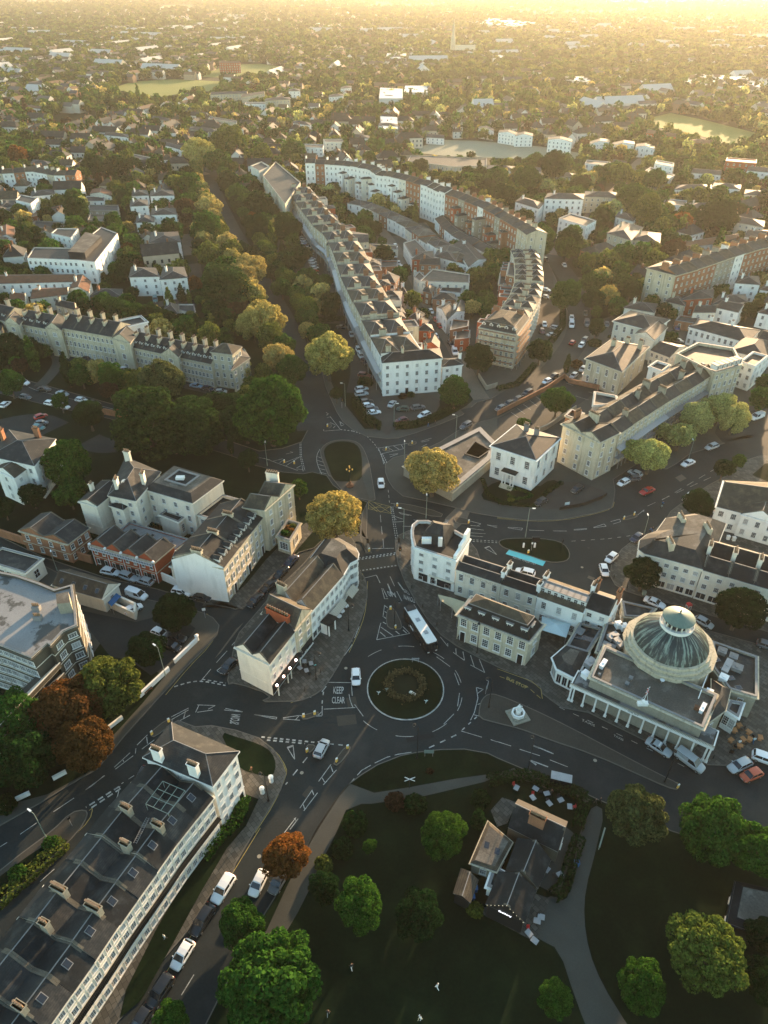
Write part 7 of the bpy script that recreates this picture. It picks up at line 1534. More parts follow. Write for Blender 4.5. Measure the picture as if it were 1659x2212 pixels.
def hedge(s,wd,h,lab,c='d',z=0.1):
    pl=pp(s);ctr=[];nr=[]
    for a,b in zip(pl,pl[1:]):
        L_=(b-a).length;d=(b-a)/L_;n=Vector((-d.y,d.x));k=int(L_*wd*26+L_*h*40)
        t=rng.random(k)*L_;f=rng.random(k);side_=rng.integers(0,3,k)
        off=np.where(side_==0,-wd/2,np.where(side_==1,wd/2,(rng.random(k)-.5)*wd));zz=np.where(side_==2,h,rng.random(k)*h)
        off=off+rng.normal(size=k)*.06;zz=zz+rng.normal(size=k)*.07
        ctr.append(np.stack([a.x+d.x*t+n.x*off,a.y+d.y*t+n.y*off,zz+z],1));nr.append(np.stack([np.where(side_==0,-n.x,np.where(side_==1,n.x,0)),np.where(side_==0,-n.y,np.where(side_==1,n.y,0)),np.where(side_==2,1.,.2)],1))
    ctr=np.concatenate(ctr);nr=np.concatenate(nr);o0=np.array([pl[0].x,pl[0].y,0]);me=quads_mesh('hedge',ctr-o0,nr,.32*(.6+.8*rng.random(len(ctr))));me.materials.append(M['leaf'])
    o=bpy.data.objects.new('hedge',me);col.objects.link(o);o.location=o0;o.color=(*COL[c],1);tag(o,lab,'hedge')
hedge('D 760,1050 775,1100 830,1170 900,1220 925,1222',2.6,1.6,'rounded hedge along the left of the forecourt');hedge('D 1005,1225 1150,1210 1300,1150 1400,1100',2.2,1.5,'clipped hedge between the forecourt and the curving road');hedge('M -60,470 60,450 190,440 300,480 480,545 540,580 500,700 490,760',1.6,1.5,'dark hedge round the pub garden')
hedge('M 500,815 450,960 400,1130 340,1170',1.8,1.2,'hedge between the pub and the park path');hedge('K 1560,590 1500,740 1380,860 1290,980',1.6,1.2,'leafy hedge along the pavement of the bottom terrace','g');hedge('J 20,205 240,222',.8,.7,'low hedge along the front of the villa garden');hedge('J 240,210 300,140 395,80',.9,.9,'low hedge beside the villa forecourt')
hedge('J 60,110 150,125 220,160 120,180 60,150',.6,.5,'clipped knot hedge in the villa garden','g');hedge('J -90,60 -60,150 20,205',.8,.8,'low hedge at the left of the villa garden');hedge('D 480,555 760,530',1.6,1.4,'dark hedge across the promenade gardens');hedge('D 350,320 520,310',1.6,1.4,'dark hedge below the line of parked cars');hedge('F 880,340 990,380',1.5,1.5,'dark hedge between the villas and the mews')
hedge('K 420,870 300,980 120,1140 -40,1280',2.2,1.1,'rough hedge along the lower left verge','o');hedge('E 0,950 120,920 230,800',1.6,1.2,'dark hedge under the scaffolded end house');hedge('E 330,660 400,560 400,470',2,1.3,'dark hedge beside the crescent car court')
# roundabout planting
ctr=[]
for k in range(1500):a=random.random()*6.283;r_=3.4+random.gauss(0,.35);ctr.append((r_*math.cos(a),r_*math.sin(a)+.6,.35+abs(random.gauss(0,.25))))
me=quads_mesh('flower_ring',np.array(ctr),np.tile([0,0,1.0],(len(ctr),1)),.3*(.6+.8*rng.random(len(ctr))));me.materials.append(M['leaf']);o=bpy.data.objects.new('flower_bed',me);col.objects.link(o);o.location=(rc.x,rc.y,0);o.color=(.10,.085,.04,1);tag(o,'brownish ring of grasses planted on the roundabout','flower bed')
for k,(x,y,mt,lab)in enumerate(((955,1400,'green_post','dark green planted ornament left of the roundabout centre'),(1205,1475,'lightblue','small pale blue ornament on the right of the roundabout'),(905,1420,'lightblue','small pale blue ornament on the left of the roundabout'))):
    q=P('I',x,y);m=MB();m.tube((0,0,0),(.1,0,.6),.05);m.tube((.1,0,.6),(.45,.1,.75),.12,.03);m.tube((.1,0,.6),(-.3,.1,.8),.1,.03);m.tube((.1,0,.6),(.2,.1,.95),.06,.03);o=m.build('garden_ornament',M[mt]);o.location=(q.x,q.y,.13);tag(o,lab,'ornament')
q=P('I',1125,1418);m=MB();m.box(-.8,-.25,0,.8,.25,.25);m.box(-.5,-.2,.25,.6,.2,.45);o=m.build('boulder',M['cream']);o.rotation_euler=(0,0,-.7);o.location=(q.x,q.y,.13);tag(o,'pale long stone among the roundabout planting','stone')
# furniture: tables and parasols
tm=MB();tm.box(-.5,-.4,.7,.5,.4,.75);tm.box(-.04,-.04,0,.04,.04,.7);tm.box(-.3,-.3,0,.3,.3,.04);TB=tm.mesh('table',M['wood']);tw_=MB();tw_.box(-.5,-.4,.7,.5,.4,.75);tw_.box(-.04,-.04,0,.04,.04,.7);TW=tw_.mesh('pale_table',M['grey'])
chm_=MB();chm_.box(-.22,-.22,.42,.22,.22,.46);chm_.box(-.22,.18,.46,.22,.22,.9)
for sx in(-.18,.18):
    for sy in(-.18,.18):chm_.box(sx-.02,sy-.02,0,sx+.02,sy+.02,.42)
CHR=chm_.mesh('chair',M['red']);CHB=bpy.data.meshes.new_from_object(bpy.data.objects.new('tmpc',CHR));CHB.materials[0]=M['black']
def tbl(t,x,y,me,lab,grp,cols_=(),z=.15):
    q=P(t,x,y);o=inst(me,'table',None,(q.x,q.y,z),random.random()*3);tag(o,lab,'table',grp)
    for k,c in enumerate(cols_):
        a=k*2.1+x;oc=inst(c,'chair',None,(q.x+.85*math.cos(a),q.y+.85*math.sin(a),z),a-math.pi/2);tag(oc,('red' if c is CHR else 'black')+' chair, %s at the '%nth(k)+lab,'chair','chairs at the '+grp)
G1='pub garden tables'
for k,(x,y,cs)in enumerate(((115,515,(CHR,)),(232,520,(CHB,)),(215,575,(CHR,)),(300,550,(CHB,CHB)),(315,610,()),(385,590,(CHB,)),(440,630,(CHR,)))):tbl('M',x,y,TW,'pale table on the pub garden lawn, %s from the left'%nth(k),G1,cs)
G2='cafe tables beside the hall'
for k,(x,y)in enumerate(((1425,220),(1448,160),(1500,215),(1535,170),(1540,215),(1475,130),(1605,205),(1480,255))):tbl('M',x,y,TB,'wooden cafe table beside the hall, %s from the left'%nth(k),G2,(CHB,))
G3='tables before the lit black shopfront'
for k,(x,y)in enumerate(((835,1700),(915,1725),(780,1780),(860,1810))):tbl('N',x,y,TW,'pale slatted table before the lit black shopfront, %s down'%nth(k),G3,(CHB,))
G4='tables on the terrace under the pub sign'
for k,(x,y,cs)in enumerate(((265,1305,()),(240,1330,(CHB,)),(190,1405,(CHR,)),(225,1450,()),(380,1045,(CHB,)),(300,1015,()))):tbl('M',x,y,TW,'pale table on the paved pub terrace, %s from the top'%nth(k),G4,cs,.17)
for k,(x,y)in enumerate(((1252,1122),(1290,1062),(1338,998))):
    q=P('N',x,y,.8);m=MB();m.cyl(0,0,.55,.72,.78,16);m.cyl(0,0,.04,0,.72,6);o=m.build('round_table',M['lamp']);o.location=(q.x,q.y,.12);tag(o,'round white table under the striped awning, %s from the porch'%nth(k),'table','round tables under the awning')
q=P('K',0,0);a_=P('F',942,1400);m=MB();m.box(-.9,-.25,.42,.9,.25,.5);m.box(-.9,.22,.5,.9,.28,.95);m.box(-.8,-.2,0,-.7,.2,.42);m.box(.7,-.2,0,.8,.2,.42);o=m.build('bench',M['tile']);o.location=(a_.x,a_.y,.12);o.rotation_euler=(0,0,.9);tag(o,'brown bench against the low white wall','bench')
for t,x,y,mt,lab,nm in(('M',486,965,'blue','blue litter bin beside the park path','litter_bin'),('L',1500,1215,'blue','blue wheeled bin beside the pub shed, lower','wheeled_bin'),('L',1518,1160,'blue','blue wheeled bin beside the pub shed, upper','wheeled_bin'),('M',265,418,'black','black litter bin left of the bus shelter','litter_bin'),('J',900,750,'green_post','grey green bin on the pavement under the corner tree','litter_bin'),('J',1415,410,'white','white cold store box behind the cream shop houses, left','bin_store'),('J',1450,418,'white','white cold store box behind the cream shop houses, right','bin_store')):
    q=P(t,x,y,.5);m=MB();m.prism([Vector(v)for v in((-.35,-.3),(.35,-.3),(.35,.3),(-.35,.3))],0,.95);m.prism([Vector(v)for v in((-.4,-.36),(.4,-.36),(.4,.36),(-.4,.36))],.95,1.05);o=m.build(nm,M[mt]);o.location=(q.x,q.y,.12);tag(o,lab,'bin')
# roof plant on the hall
def duct(t,x,y,sx,sy,sz,z,az,lab,mat='grey',cat='roof plant',name='roof_unit'):
    q=P(t,x,y,z+sz);m=MB();m.box(-sx/2,-sy/2,0,sx/2,sy/2,sz);m.box(-sx/2-.06,-sy/2-.06,sz,sx/2+.06,sy/2+.06,sz+.07);m.cyl(0,0,min(sx,sy)*.32,sz+.07,sz+.16,10);o=m.build(name,M[mat]);o.location=(q.x,q.y,z);o.rotation_euler=(0,0,az);tag(o,lab,cat)
AZ=math.atan2((cl[1]-cl[0]).y,(cl[1]-cl[0]).x)
for a in(('O',532,690,.7,2.0,.8,6.75,AZ-.1,'white air unit by the left parapet of the hall','lamp'),('O',1322,1040,.6,2.0,.8,6.75,AZ-.1,'white air unit by the right parapet of the hall','lamp'),('O',395,770,1.3,1.3,1.2,4.7,AZ-.3,'white box vent over the colonnade corner, lower','lamp'),('O',430,680,1.4,2.2,1.0,4.7,AZ-.3,'ribbed grey vent over the colonnade corner, upper','grey'),('O',655,375,1.2,1.2,1.2,5.3,.2,'round-topped fan box left of the dome, first of two','lamp'),('O',698,392,1.2,1.2,1.2,5.3,.2,'round-topped fan box left of the dome, second of two','lamp'),
          ('O',610,470,2.2,1.2,.9,5.3,.5,'kinked silver duct left of the dome, upper arm','grey'),('O',655,520,1.2,2.6,.9,5.3,.3,'kinked silver duct left of the dome, lower arm','grey'),('O',575,555,2.4,1.5,.6,5.3,AZ,'glazed rooflight box left of the dome','lead'),('O',1515,710,1.1,3.6,.7,5.6,AZ-.1,'long silver duct right of the dome','grey'),('O',1488,800,1.4,1.4,.9,5.6,AZ-.1,'silver duct end right of the dome','lamp'),('O',1475,590,1.5,1.5,.8,5.6,AZ,'glass lantern right of the dome, nearest','lead'),('O',1565,635,1.4,1.4,.8,5.6,AZ,'glass lantern right of the dome, middle','lead'),('O',1595,720,1.8,1.6,.8,5.6,AZ,'glass lantern right of the dome, largest','lead'),('O',750,805,.6,.6,.4,6.75,AZ,'small roof vent on the hall, upper','lead'),('O',720,850,.6,.6,.4,6.75,AZ,'small roof vent on the hall, lower','lead'),('O',500,778,.4,.4,.5,6.75,AZ,'small round vent at the hall corner','lead'),('O',1275,1040,.8,.6,.7,6.75,AZ,'yellow-topped vent at the right of the hall','tile'),('O',1375,915,1.1,1.1,.4,6.4,AZ,'round rooflight on the corner pavilion','lamp'),('O',350,440,1.8,1.2,.4,4.3,.9,'low white rooflight row on the annex','lead')):duct(*a)
q0=P('O',1390,690,7.4);q1=P('O',1285,970,7.4);m=MB();m.tube((0,0,7.3),(q1.x-q0.x,q1.y-q0.y,7.3),.09);m.tube((0,0,7.3),(1.0,.4,7.3),.09);o=m.build('roof_pipe',M['lamp']);o.location=(q0.x,q0.y,0);tag(o,'long white pipe across the hall roof from the dome','pipe')
q=P('O',998,830,7.3);m=MB();m.lathe(0,0,[(.03,0),(.05,.5),(.4,.65),(.42,.7)],12);o=m.build('satellite_dish',M['lamp']);o.location=(q.x,q.y,6.75);tag(o,'white satellite dish on the hall roof below the dome','dish')
# ladder on the bottom-left roof
a_,b_=P('K',860,880,11.6),P('K',943,715,11.6);m=MB();d_=(b_-a_);n_=Vector((-d_.y,d_.x)).normalized()*.22
for s_ in(1,-1):m.tube((*(n_*s_),0),(*(d_+n_*s_),0),.035,n=4)
for k in range(14):m.tube((*(d_*(k+.5)/14+n_),0),(*(d_*(k+.5)/14-n_),0),.025,n=4)
o=m.build('roof_ladder',M['lead']);o.location=(a_.x,a_.y,12.1);tag(o,'pale ladder lying in the roof valley of the bottom-left terrace','ladder')
a_,b_=P('K',1040,500,11.5),P('K',1180,560,11.5);m=MB();d_=(b_-a_);n_=Vector((-d_.y,d_.x))
for k in range(4):m.tube((*(d_*k/3),0),(*(d_*k/3-n_*1.0),0),.045,n=4);m.tube((*(n_*(-k/3)),0),(*(d_-n_*k/3),0),.045,n=4)
for x_ in(0,1):
    for y_ in(0,1):q=d_*x_-n_*y_;m.tube((q.x,q.y,-1.6),(q.x,q.y,0),.05,n=4)
o=m.build('roof_pergola',M['green_post']);o.location=(a_.x,a_.y,12.6);tag(o,'thin green rail frame over the roof well beside the white end house','rail')

# people
def person(t,x,y,lab,top,legs,az=0.0,h=1.72,walk=.22,z=.12):
    """standing or walking figure grown from a jointed skeleton"""
    J=[(0,0,.93),(0,0,1.12),(0,0,1.40),(0,.01,1.52),(0,.03,1.64),(0,.02,1.75),(.1,0,.9),(.11,walk,.5),(.11,walk*.7,.08),(.11,walk+.13,.03),(-.1,0,.9),(-.11,-walk*.5,.5),(-.11,-walk*1.5,.10),(-.11,-walk*1.1,.03),
         (.19,0,1.40),(.25,-.06,1.14),(.26,.08,.92),(.26,.12,.84),(-.19,0,1.40),(-.25,.05,1.14),(-.26,.2,.95),(-.26,.25,.87)]
    E_=[(0,1),(1,2),(2,3),(3,4),(4,5),(0,6),(6,7),(7,8),(8,9),(0,10),(10,11),(11,12),(12,13),(2,14),(14,15),(15,16),(16,17),(2,18),(18,19),(19,20),(20,21)]
    R_=[.14,.13,.15,.055,.095,.08,.1,.075,.05,.045,.1,.075,.05,.045,.07,.05,.035,.04,.07,.05,.035,.04]
    me=bpy.data.meshes.new('person_body');me.from_pydata([(a,b,c*h/1.82)for a,b,c in J],E_,[]);o=bpy.data.objects.new('person',me);col.objects.link(o)
    md=o.modifiers.new('skin','SKIN');sk=me.skin_vertices[0].data
    for i,r in enumerate(R_):sk[i].radius=(r,r*.8)
    sk[0].use_root=True;o.modifiers.new('sub','SUBSURF').levels=1
    bpy.context.view_layer.update();dg=bpy.context.evaluated_depsgraph_get();m2=bpy.data.meshes.new_from_object(o.evaluated_get(dg));o.modifiers.clear();o.data=m2;m2.materials.clear()
    for mm_ in(top,legs,'skin','bark'):m2.materials.append(M[mm_])
    for p in m2.polygons:c=p.center;zz=c.z*1.82/h;p.material_index=0 if .93<zz<1.5 else(1 if zz<=.93 and abs(c.x)<.2 else(3 if zz>1.72 or(zz>1.58 and c.y<0)else 2))
    m2.polygons.foreach_set('use_smooth',[True]*len(m2.polygons));q=P(t,x,y);o.location=(q.x,q.y,z);o.rotation_euler=(0,0,az);tag(o,lab,'person');return o
for a in(('L',1278,1790,'person in a white top with arms out on the dark park grass','lamp','lamp',1.0),('L',1170,1990,'person in pale clothes walking at the bottom of the park','lamp','sail',2.2),('L',738,1665,'person in a dark top sitting out on the park grass','darkslate','lamp',.5),('L',590,1958,'person in dark clothes at the bottom edge of the park','black','grey',0.),('M',600,600,'person in black at the corner of the park path, left of a pair','black','black',1.2),('M',628,592,'person in black at the corner of the park path, right of a pair','black','darkslate',1.2),('M',1090,300,'person in dark clothes standing between the taxi and van','black','black',0.),('M',1565,225,'person in a pale top seated area at the cafe tables','lightblue','blue',0.),('M',1475,240,'person in white beside the first cafe table','lamp','blue',0.),('I',1412,1075,'person in dark clothes by the door of the mansard building','black','black',1.),('D',1222,1215,'person in blue walking past the forecourt hedge','blue','blue',1.6),('D',1266,1205,'person in black walking past the forecourt hedge','black','black',1.6),('I',118,875,'person crossing behind the parked black car','black','darkslate',.8),
          ('J',935,380,'person in blue on the corner by the curved building, left','blue','black',.5),('J',948,376,'person in dark clothes on the corner by the curved building, right','black','blue',.5),('M',330,545,'person in a white cap standing in the pub garden','black','darkslate',.2),('K',1050,1480,'person in a pale blue top walking below the terrace verandah','lightblue','black',2.5),('L',105,420,'person in an orange jacket on the lawn path','orange' if 'orange' in M else 'tile','black',1.2),('J',1600,945,'person in black on the pavement under the right-hand tree','black','black',0.)):person(*a)
# scooter
q=P('J',1008,222);r=empty('scooter','motor scooter with a rider in teal on the right-hand road','scooter',(q.x,q.y),.9);m=MB();m.tube((-.5,0,.3),(.4,0,.35),.16);m.tube((.4,0,.35),(.55,0,1.0),.06);m.tube((.5,-.3,1.0),(.5,.3,1.0),.03);m.box(-.6,-.15,.5,0,.15,.75);m.build('body',M['green_post'],r)
for x in(-.55,.6):m=MB();m.tube((x,-.06,.27),(x,.06,.27),.27,n=12);m.build('wheel',M['tyre'],r)
pr=person('J',1008,222,'rider in a teal jacket and helmet on the scooter','blue','black',.9-math.pi/2,1.5,.1,.5)

# ================================================================ TREES, surveyed one by one
for s in '''L 220,1740 345 g |large dense bright green tree at the bottom beside the parked cars|round
L 40,1390 165 g |green tree behind the large one at the bottom|round
L 790,1260 175 b |tall feathery green tree in the park left of the dark lawn|tall
L 560,1150 120 d |dark loose tree beside the feathery park tree|plane
L 1310,810 160 b |bright round tree beside the pub lawn|round
L 1160,1320 160 d |dark green tree in the middle of the park|round
L 852,885 48 b |small bright tree beyond the feathery park tree|oval
L 315,950 152 r |copper red tree over the road|round
K 1080,1990 115 b |bright bushy tree at the bottom edge by the terrace|round
M 860,660 205 f |flowering chestnut tree beside the park path|round
M 1320,740 215 b |large bright green tree below the hall, left of a pair|round
M 1600,880 190 b |bright green tree below the hall, cut by the right edge|round
M 1280,1500 240 o |broad mixed green tree at the lower right|plane
M 888,1700 158 b |dense round bright green tree at the bottom right|round
M 355,1790 105 b |small bright tree left of the park path at the bottom|oval
M 1640,1680 150 d |dark tree at the lower right edge|round
M 1650,1400 120 d |dark tree under the garden building|round
F 450,1500 235 c |large copper beech by the apartment block|round
F 690,1360 215 o |olive green tree beside the copper beech|round
F 110,1580 200 g |green tree at the left edge under the apartments|round
F 520,1720 200 c |lower copper beech, darker|round
K 150,330 230 d |dark tree mass at the left edge below the copper beech|round
K 560,240 170 c |copper tree at the roadside below the large copper beech|round
F 930,1130 120 d |dark tree beside the apartment yard|round
F 1105,890 145 d |large dark tree in the yard by the lane mouth|round
F 640,640 0 d |skip|round
C 425,1440 172 b |bright leafy tree between the villas on the left|round
C 470,1600 90 g |green tree in the gap behind the cupola villa|round
F 200,150 85 d |round dark tree below the left edge villa|round
F 20,230 75 d |dark tree at the left edge near the workshop|round
F 440,150 90 g |mid green tree left of the cupola villa|round
C 930,1170 225 k |spreading cedar on the left, larger of two|cedar
C 1235,1190 180 k |spreading cedar on the left, right of two|cedar
C 1025,930 160 f |white-flowering chestnut before the long left terrace|round
D 220,1120 250 g |huge sunlit green tree left of the avenue mouth|round
D 60,1180 150 d |dark tree behind the huge sunlit tree|round
D 360,850 108 g |domed green tree on the avenue side|round
D 308,705 85 g |green avenue tree above the domed tree|round
D 590,760 170 y |large golden plane tree at the avenue mouth|plane
D 205,545 135 y |golden plane tree on the avenue, third from the junction|plane
D 120,385 85 y |golden plane tree on the avenue, fourth from the junction|plane
D 95,215 115 y |golden plane tree on the avenue, fifth from the junction|plane
D 425,515 55 b |bright small tree in the promenade gardens|oval
D 455,600 62 y |yellow green tree on the promenade side|plane
D 545,610 50 o |olive tree above the golden plane|round
D 175,870 70 o |yellow green tree in front of the domed tree|plane
D 295,330 65 g |green garden tree below the parked cars|round
D 225,235 60 d |green garden tree beside the golden plane|round
D 195,150 55 d |dark garden tree on the promenade side|round
D 420,120 70 d |dark garden tree under the line of parked cars|round
D 120,110 55 d |dark tree on the promenade lawn|round
D 570,290 55 g |green tree at the lower end of the parked cars|round
D 470,420 60 d |dark shrubby tree in the promenade gardens|plane
D 600,420 75 d |dark tree against the promenade houses|round
D 365,385 28 c |small pink-leaved tree in the promenade gardens|oval
D 640,1000 50 d |dark tree by the signal post|round
D 820,930 50 d |dark tree on the forecourt side|bush
C 1570,1010 75 o |olive tree beside the corner tower, upper|plane
C 1480,1080 100 d |dark loose tree between cedar and tower|plane
C 1440,350 165 k |large dark cedar among the golden planes|cedar
C 1530,260 110 y |golden plane tree touching the dark cedar|plane
C 1600,380 90 y |yellow tree right of the dark cedar|plane
C 1600,560 110 y |golden plane tree opposite the clipped lime row|plane
C 1235,310 52 c |copper tree beside the hipped villa|oval
C 1145,355 50 d |dark conifer beside the hipped villa|cone
C 1405,200 62 d |slim dark cypress by the avenue|column
C 1325,120 90 o |pale green tree behind the slim cypress|round
C 1245,110 35 o |small round tree at the drive|round
C 810,85 48 c |copper tree behind the modern flats|round
C 495,400 68 b |bright round tree behind the long terrace|round
C 630,425 58 g |clipped tree, first of the four behind the long terrace|round
C 705,440 58 g |clipped tree, second of the four behind the long terrace|round
C 785,458 58 g |clipped tree, third of the four behind the long terrace|round
C 870,475 54 g |clipped tree, last of the four behind the long terrace|round
C 1010,512 58 d |clipped tree, first of three by the garages|round
C 1070,525 58 d |clipped tree, second of three by the garages|round
C 1145,540 58 d |clipped tree, third of three by the garages|round
C 1215,520 50 o |thin tree beside the garages|plane
C 420,850 75 d |tall slim tree on the terrace lawn|column
C 690,975 62 m |dark red round tree on the terrace lawn|round
C 820,900 65 g |green tree at the foot of the terrace|round
C 60,930 100 g |green tree at the left edge by the terrace drive|round
C 50,690 90 d |dark tree at the left edge above the drive|round
C 380,1050 65 g |loose green tree by the street of parked cars|plane
C 560,1130 110 d |broad dark red-green tree left of the cedar|round
C 640,270 50 d |dark shrub tree below the modern flats|bush
C 795,215 60 d |dark tree beneath the glazed walkway|round
C 60,210 45 d |dark tree left of the modern flats|round
C 1460,1320 50 d |narrow dark conifer right of the cedars|column
C 1570,1420 70 d |round dark tree near the left street lamp|round
C 1300,1290 90 d |dark tree under the cedars|round
C 1100,1290 90 d |dark tree at the foot of the larger cedar|round
C 1360,1060 90 d |dark tree between the cedar and the tower|round
C 1540,860 60 y |yellow green tree in front of the corner tower|plane
D 30,830 70 y |yellow tree left of the avenue in front of the tower|plane
D 100,960 70 g |green tree top behind the huge sunlit tree|round
D 400,1600 65 g |tree with red flowers behind the tall stone house|oval
I 630,280 190 y |big golden plane tree in the middle beside the tall stone house|plane
D 1250,1490 190 y |big golden plane tree beside the glass-roofed gallery|plane
D 1545,780 100 d |oval dark green tree by the crescent end|oval
D 1390,990 112 g |green tree hiding the end of the broad white house|round
D 1120,410 62 o |bright tree in the mews|oval
D 1500,455 60 y |yellow tree in the garden inside the crescent|round
D 1560,330 60 d |dark tree in the garden inside the crescent|round
D 1060,1020 30 m |red-leaved shrub on the forecourt|bush
D 1110,1010 30 d |dark shrub on the forecourt|bush
D 990,985 40 d |dark shrub by the white house steps|bush
E 265,705 82 d |dark round tree at the crescent corner|round
E 422,365 100 g |big green tree on the crescent green|oval
E 610,560 55 d |dark egg-shaped evergreen tree by the curving road|tall
E 430,785 42 d |slim dark evergreen by the curving road|column
E 370,1010 95 g |round tree in the walled car park|round
E 580,290 78 g |green tree above the curving road|round
E 680,370 70 y |yellow green tree above the curving road|plane
E 590,390 80 d |dark tree under the yellow green one|round
E 780,120 85 g |green tree beside the stone villa wall|round
E 550,160 62 o |pale tree above the road fork|round
E 430,75 85 g |dark rounded tree at the road fork|round
E 235,60 100 g |green tree at the head of the crescent|round
E 1080,90 75 m |dark reddish tree near the upper right terrace|round
E 955,90 60 o |loose green tree near the upper right terrace|plane
E 820,330 85 d |dark tree below the upper right terrace|round
E 760,280 60 g |mid green tree by the upper terrace lane|round
E 640,220 55 d |dark tree by the wooded slope|round
E 600,660 40 d |small shrub tree at the stone villa gate|bush
E 490,790 45 c |reddish hedge tree beside the conservatory villa|bush
E 692,620 16 d |small dome bush before the grey villa|bush
E 1060,625 55 g |bushy tree right of the grey villa|bush
E 160,1150 42 g |green tree behind the villa chimneys|round
E 945,1345 120 w |pale willow-like lime, nearest of the street row|round
E 820,1310 75 w |pale lime at the left end of the street row|round
E 1125,1230 85 w |pale lime, middle of the street row|oval
E 1025,1200 58 w |small pale lime in the street row|oval
E 1225,1120 110 w |pale lime, third of the street row|oval
E 1370,1060 110 w |pale lime, fourth of the street row|round
E 1455,1120 100 w |pale lime at the right end of the street row|oval
E 1620,1000 85 g |green tree beyond the mini roundabout|round
E 1640,900 60 g |green tree at the right edge beyond the limes|round
E 1390,1425 72 d |green tree at the plaza corner|round
E 1480,1380 50 g |small green tree behind the plaza corner tree|round
E 1540,460 60 d |dark tree among white houses at the right|round
E 1470,490 50 d |dark green tree beside the white courtyard house|bush
J 1235,200 95 d |dark round tree left of the large white building|round
J 900,625 120 d |dark green street tree before the curved building|round
J 1490,840 165 d |large dark green street tree behind the dome|round
L 1540,700 80 d |dark conifer beside the pub extension|cone
L 1010,600 75 m |dark autumnal shrub at the path, left|bush
L 1140,620 80 d |dark shrub at the path, right|bush
L 1555,590 70 d |dark shrub at the pub corner|bush
L 760,740 90 d |dark shrub mass beside the park drive, upper|bush
L 680,900 80 d |dark shrub mass beside the park drive, lower|bush
L 560,1000 60 o |olive shrub under the feathery tree|bush
L 1230,410 25 m |small red shrub on the park lawn|bush
L 1520,1290 60 o |small bright-tipped tree under the pub shed|bush
K 30,620 80 d |dark shrub on the left road verge|bush
K 120,1060 70 g |green bush on the lower left verge|bush
K 330,870 60 g |leafy bush on the left verge|bush
K 1510,650 60 g |round bush at the white end house|bush
J 85,180 26 o |round topiary dome in the villa garden|bush
G 163,455 28 d |tall round dark tree by the garages at the left|tall
G 430,332 36 y |golden tree on the avenue, far bend|plane
G 470,350 30 g |green tree on the far avenue|round
G 500,308 40 o |broad pale tree beyond the avenue bend|plane
G 450,450 30 y |pale yellow tree on the avenue beside the villa cluster|plane
G 447,490 30 g |green tree on the avenue below the pale yellow one|tall
G 557,490 34 d |large garden tree in the promenade grounds|round
G 545,470 14 r |rust-topped tree in the promenade grounds|round
G 618,490 34 d |dark garden tree beside the promenade houses|round
G 560,440 32 d |dark garden tree below the tan flats|round
G 492,392 26 d |dark tree right of the avenue|round
G 515,420 24 g |green tree right of the avenue|round
G 410,398 28 g |green tree left of the avenue|round
G 425,418 22 g |green tree at the villa corner|round
G 378,392 26 d |dark tree above the villa cluster|round
G 402,452 28 m |brownish dark tree beside the villa cluster|round
G 204,360 30 d |dark tree left of the flat-roofed flats|round
G 250,360 26 d |dark tree before the flat-roofed flats|round
G 290,362 24 d |dark tree by the avenue road|round
G 38,336 26 r |orange autumn tree at the left|round
G 98,415 20 g |green tree by the castellated villa|round
G 42,455 18 g |olive tree at the far left gardens|round
G 8,468 20 d |dark tree at the left edge by the garages|round
G 252,390 12 d |slim dark cypress beyond the garages|column
G 270,430 20 d |dark tree beside the garages|round
G 634,328 28 g |spreading tree behind the tan flats|round
G 566,332 24 o |spreading pale tree above the tan flats|plane
G 718,408 16 d |dark garden tree behind the first brick house|round
G 600,425 22 d |dark tree under the tan flats|round
G 585,460 24 d |dark tree in the gardens below the tan flats|round
G 530,440 22 g |green tree on the avenue bank|round
G 523,540 22 d |dark tree beside the avenue middle|round
G 500,575 22 d |dark tree left of the golden planes|round
B 755,700 62 d |tall dark redwood in the middle of the view|tall
B 400,760 45 d |dark tree behind the back terrace|round
B 515,750 50 g |green tree behind the back terrace|round
B 640,755 65 g |broad green tree beside the redwood|round
B 540,830 60 d |dark tree pair behind the crescent end|round
B 190,705 38 d |dark tree on the courts side|round
B 1090,840 75 g |large sunlit tree right of the tall white house|round
B 1145,890 75 o |pale sunlit tree below the large one|round
B 1300,935 45 r |orange autumn tree among the right villas|round
B 1210,960 45 o |olive autumn tree beside the orange one|round
B 1440,920 85 d |dark tree group right of the orange tree|round
B 630,920 45 d |dark tree before the white hipped villa|round
B 690,1010 75 g |bright tree below the square white flats|round
B 820,1030 65 d |dark conical tree below the square white flats|oval
B 900,1000 50 d |low dark garden trees behind the conical tree|bush
B 865,780 42 d |dark tree behind the tall white house|round
B 980,920 35 g |round tree by the square white flats|round
B 1180,760 50 g |tall pale green tree by the new white flats|round
B 1040,740 55 o |hazy tree by the hill road|round
B 1250,1070 50 m |dark autumn tree by the brown-roofed cottages|round
B 540,660 0 d |skip|round'''.split('\n'):
    a,lab,sh=s.split('|');t,xy,r_,c=a.split();x,y=map(float,xy.split(','))
    if float(r_)>0:tr(t,x,y,float(r_),c,lab,sh)

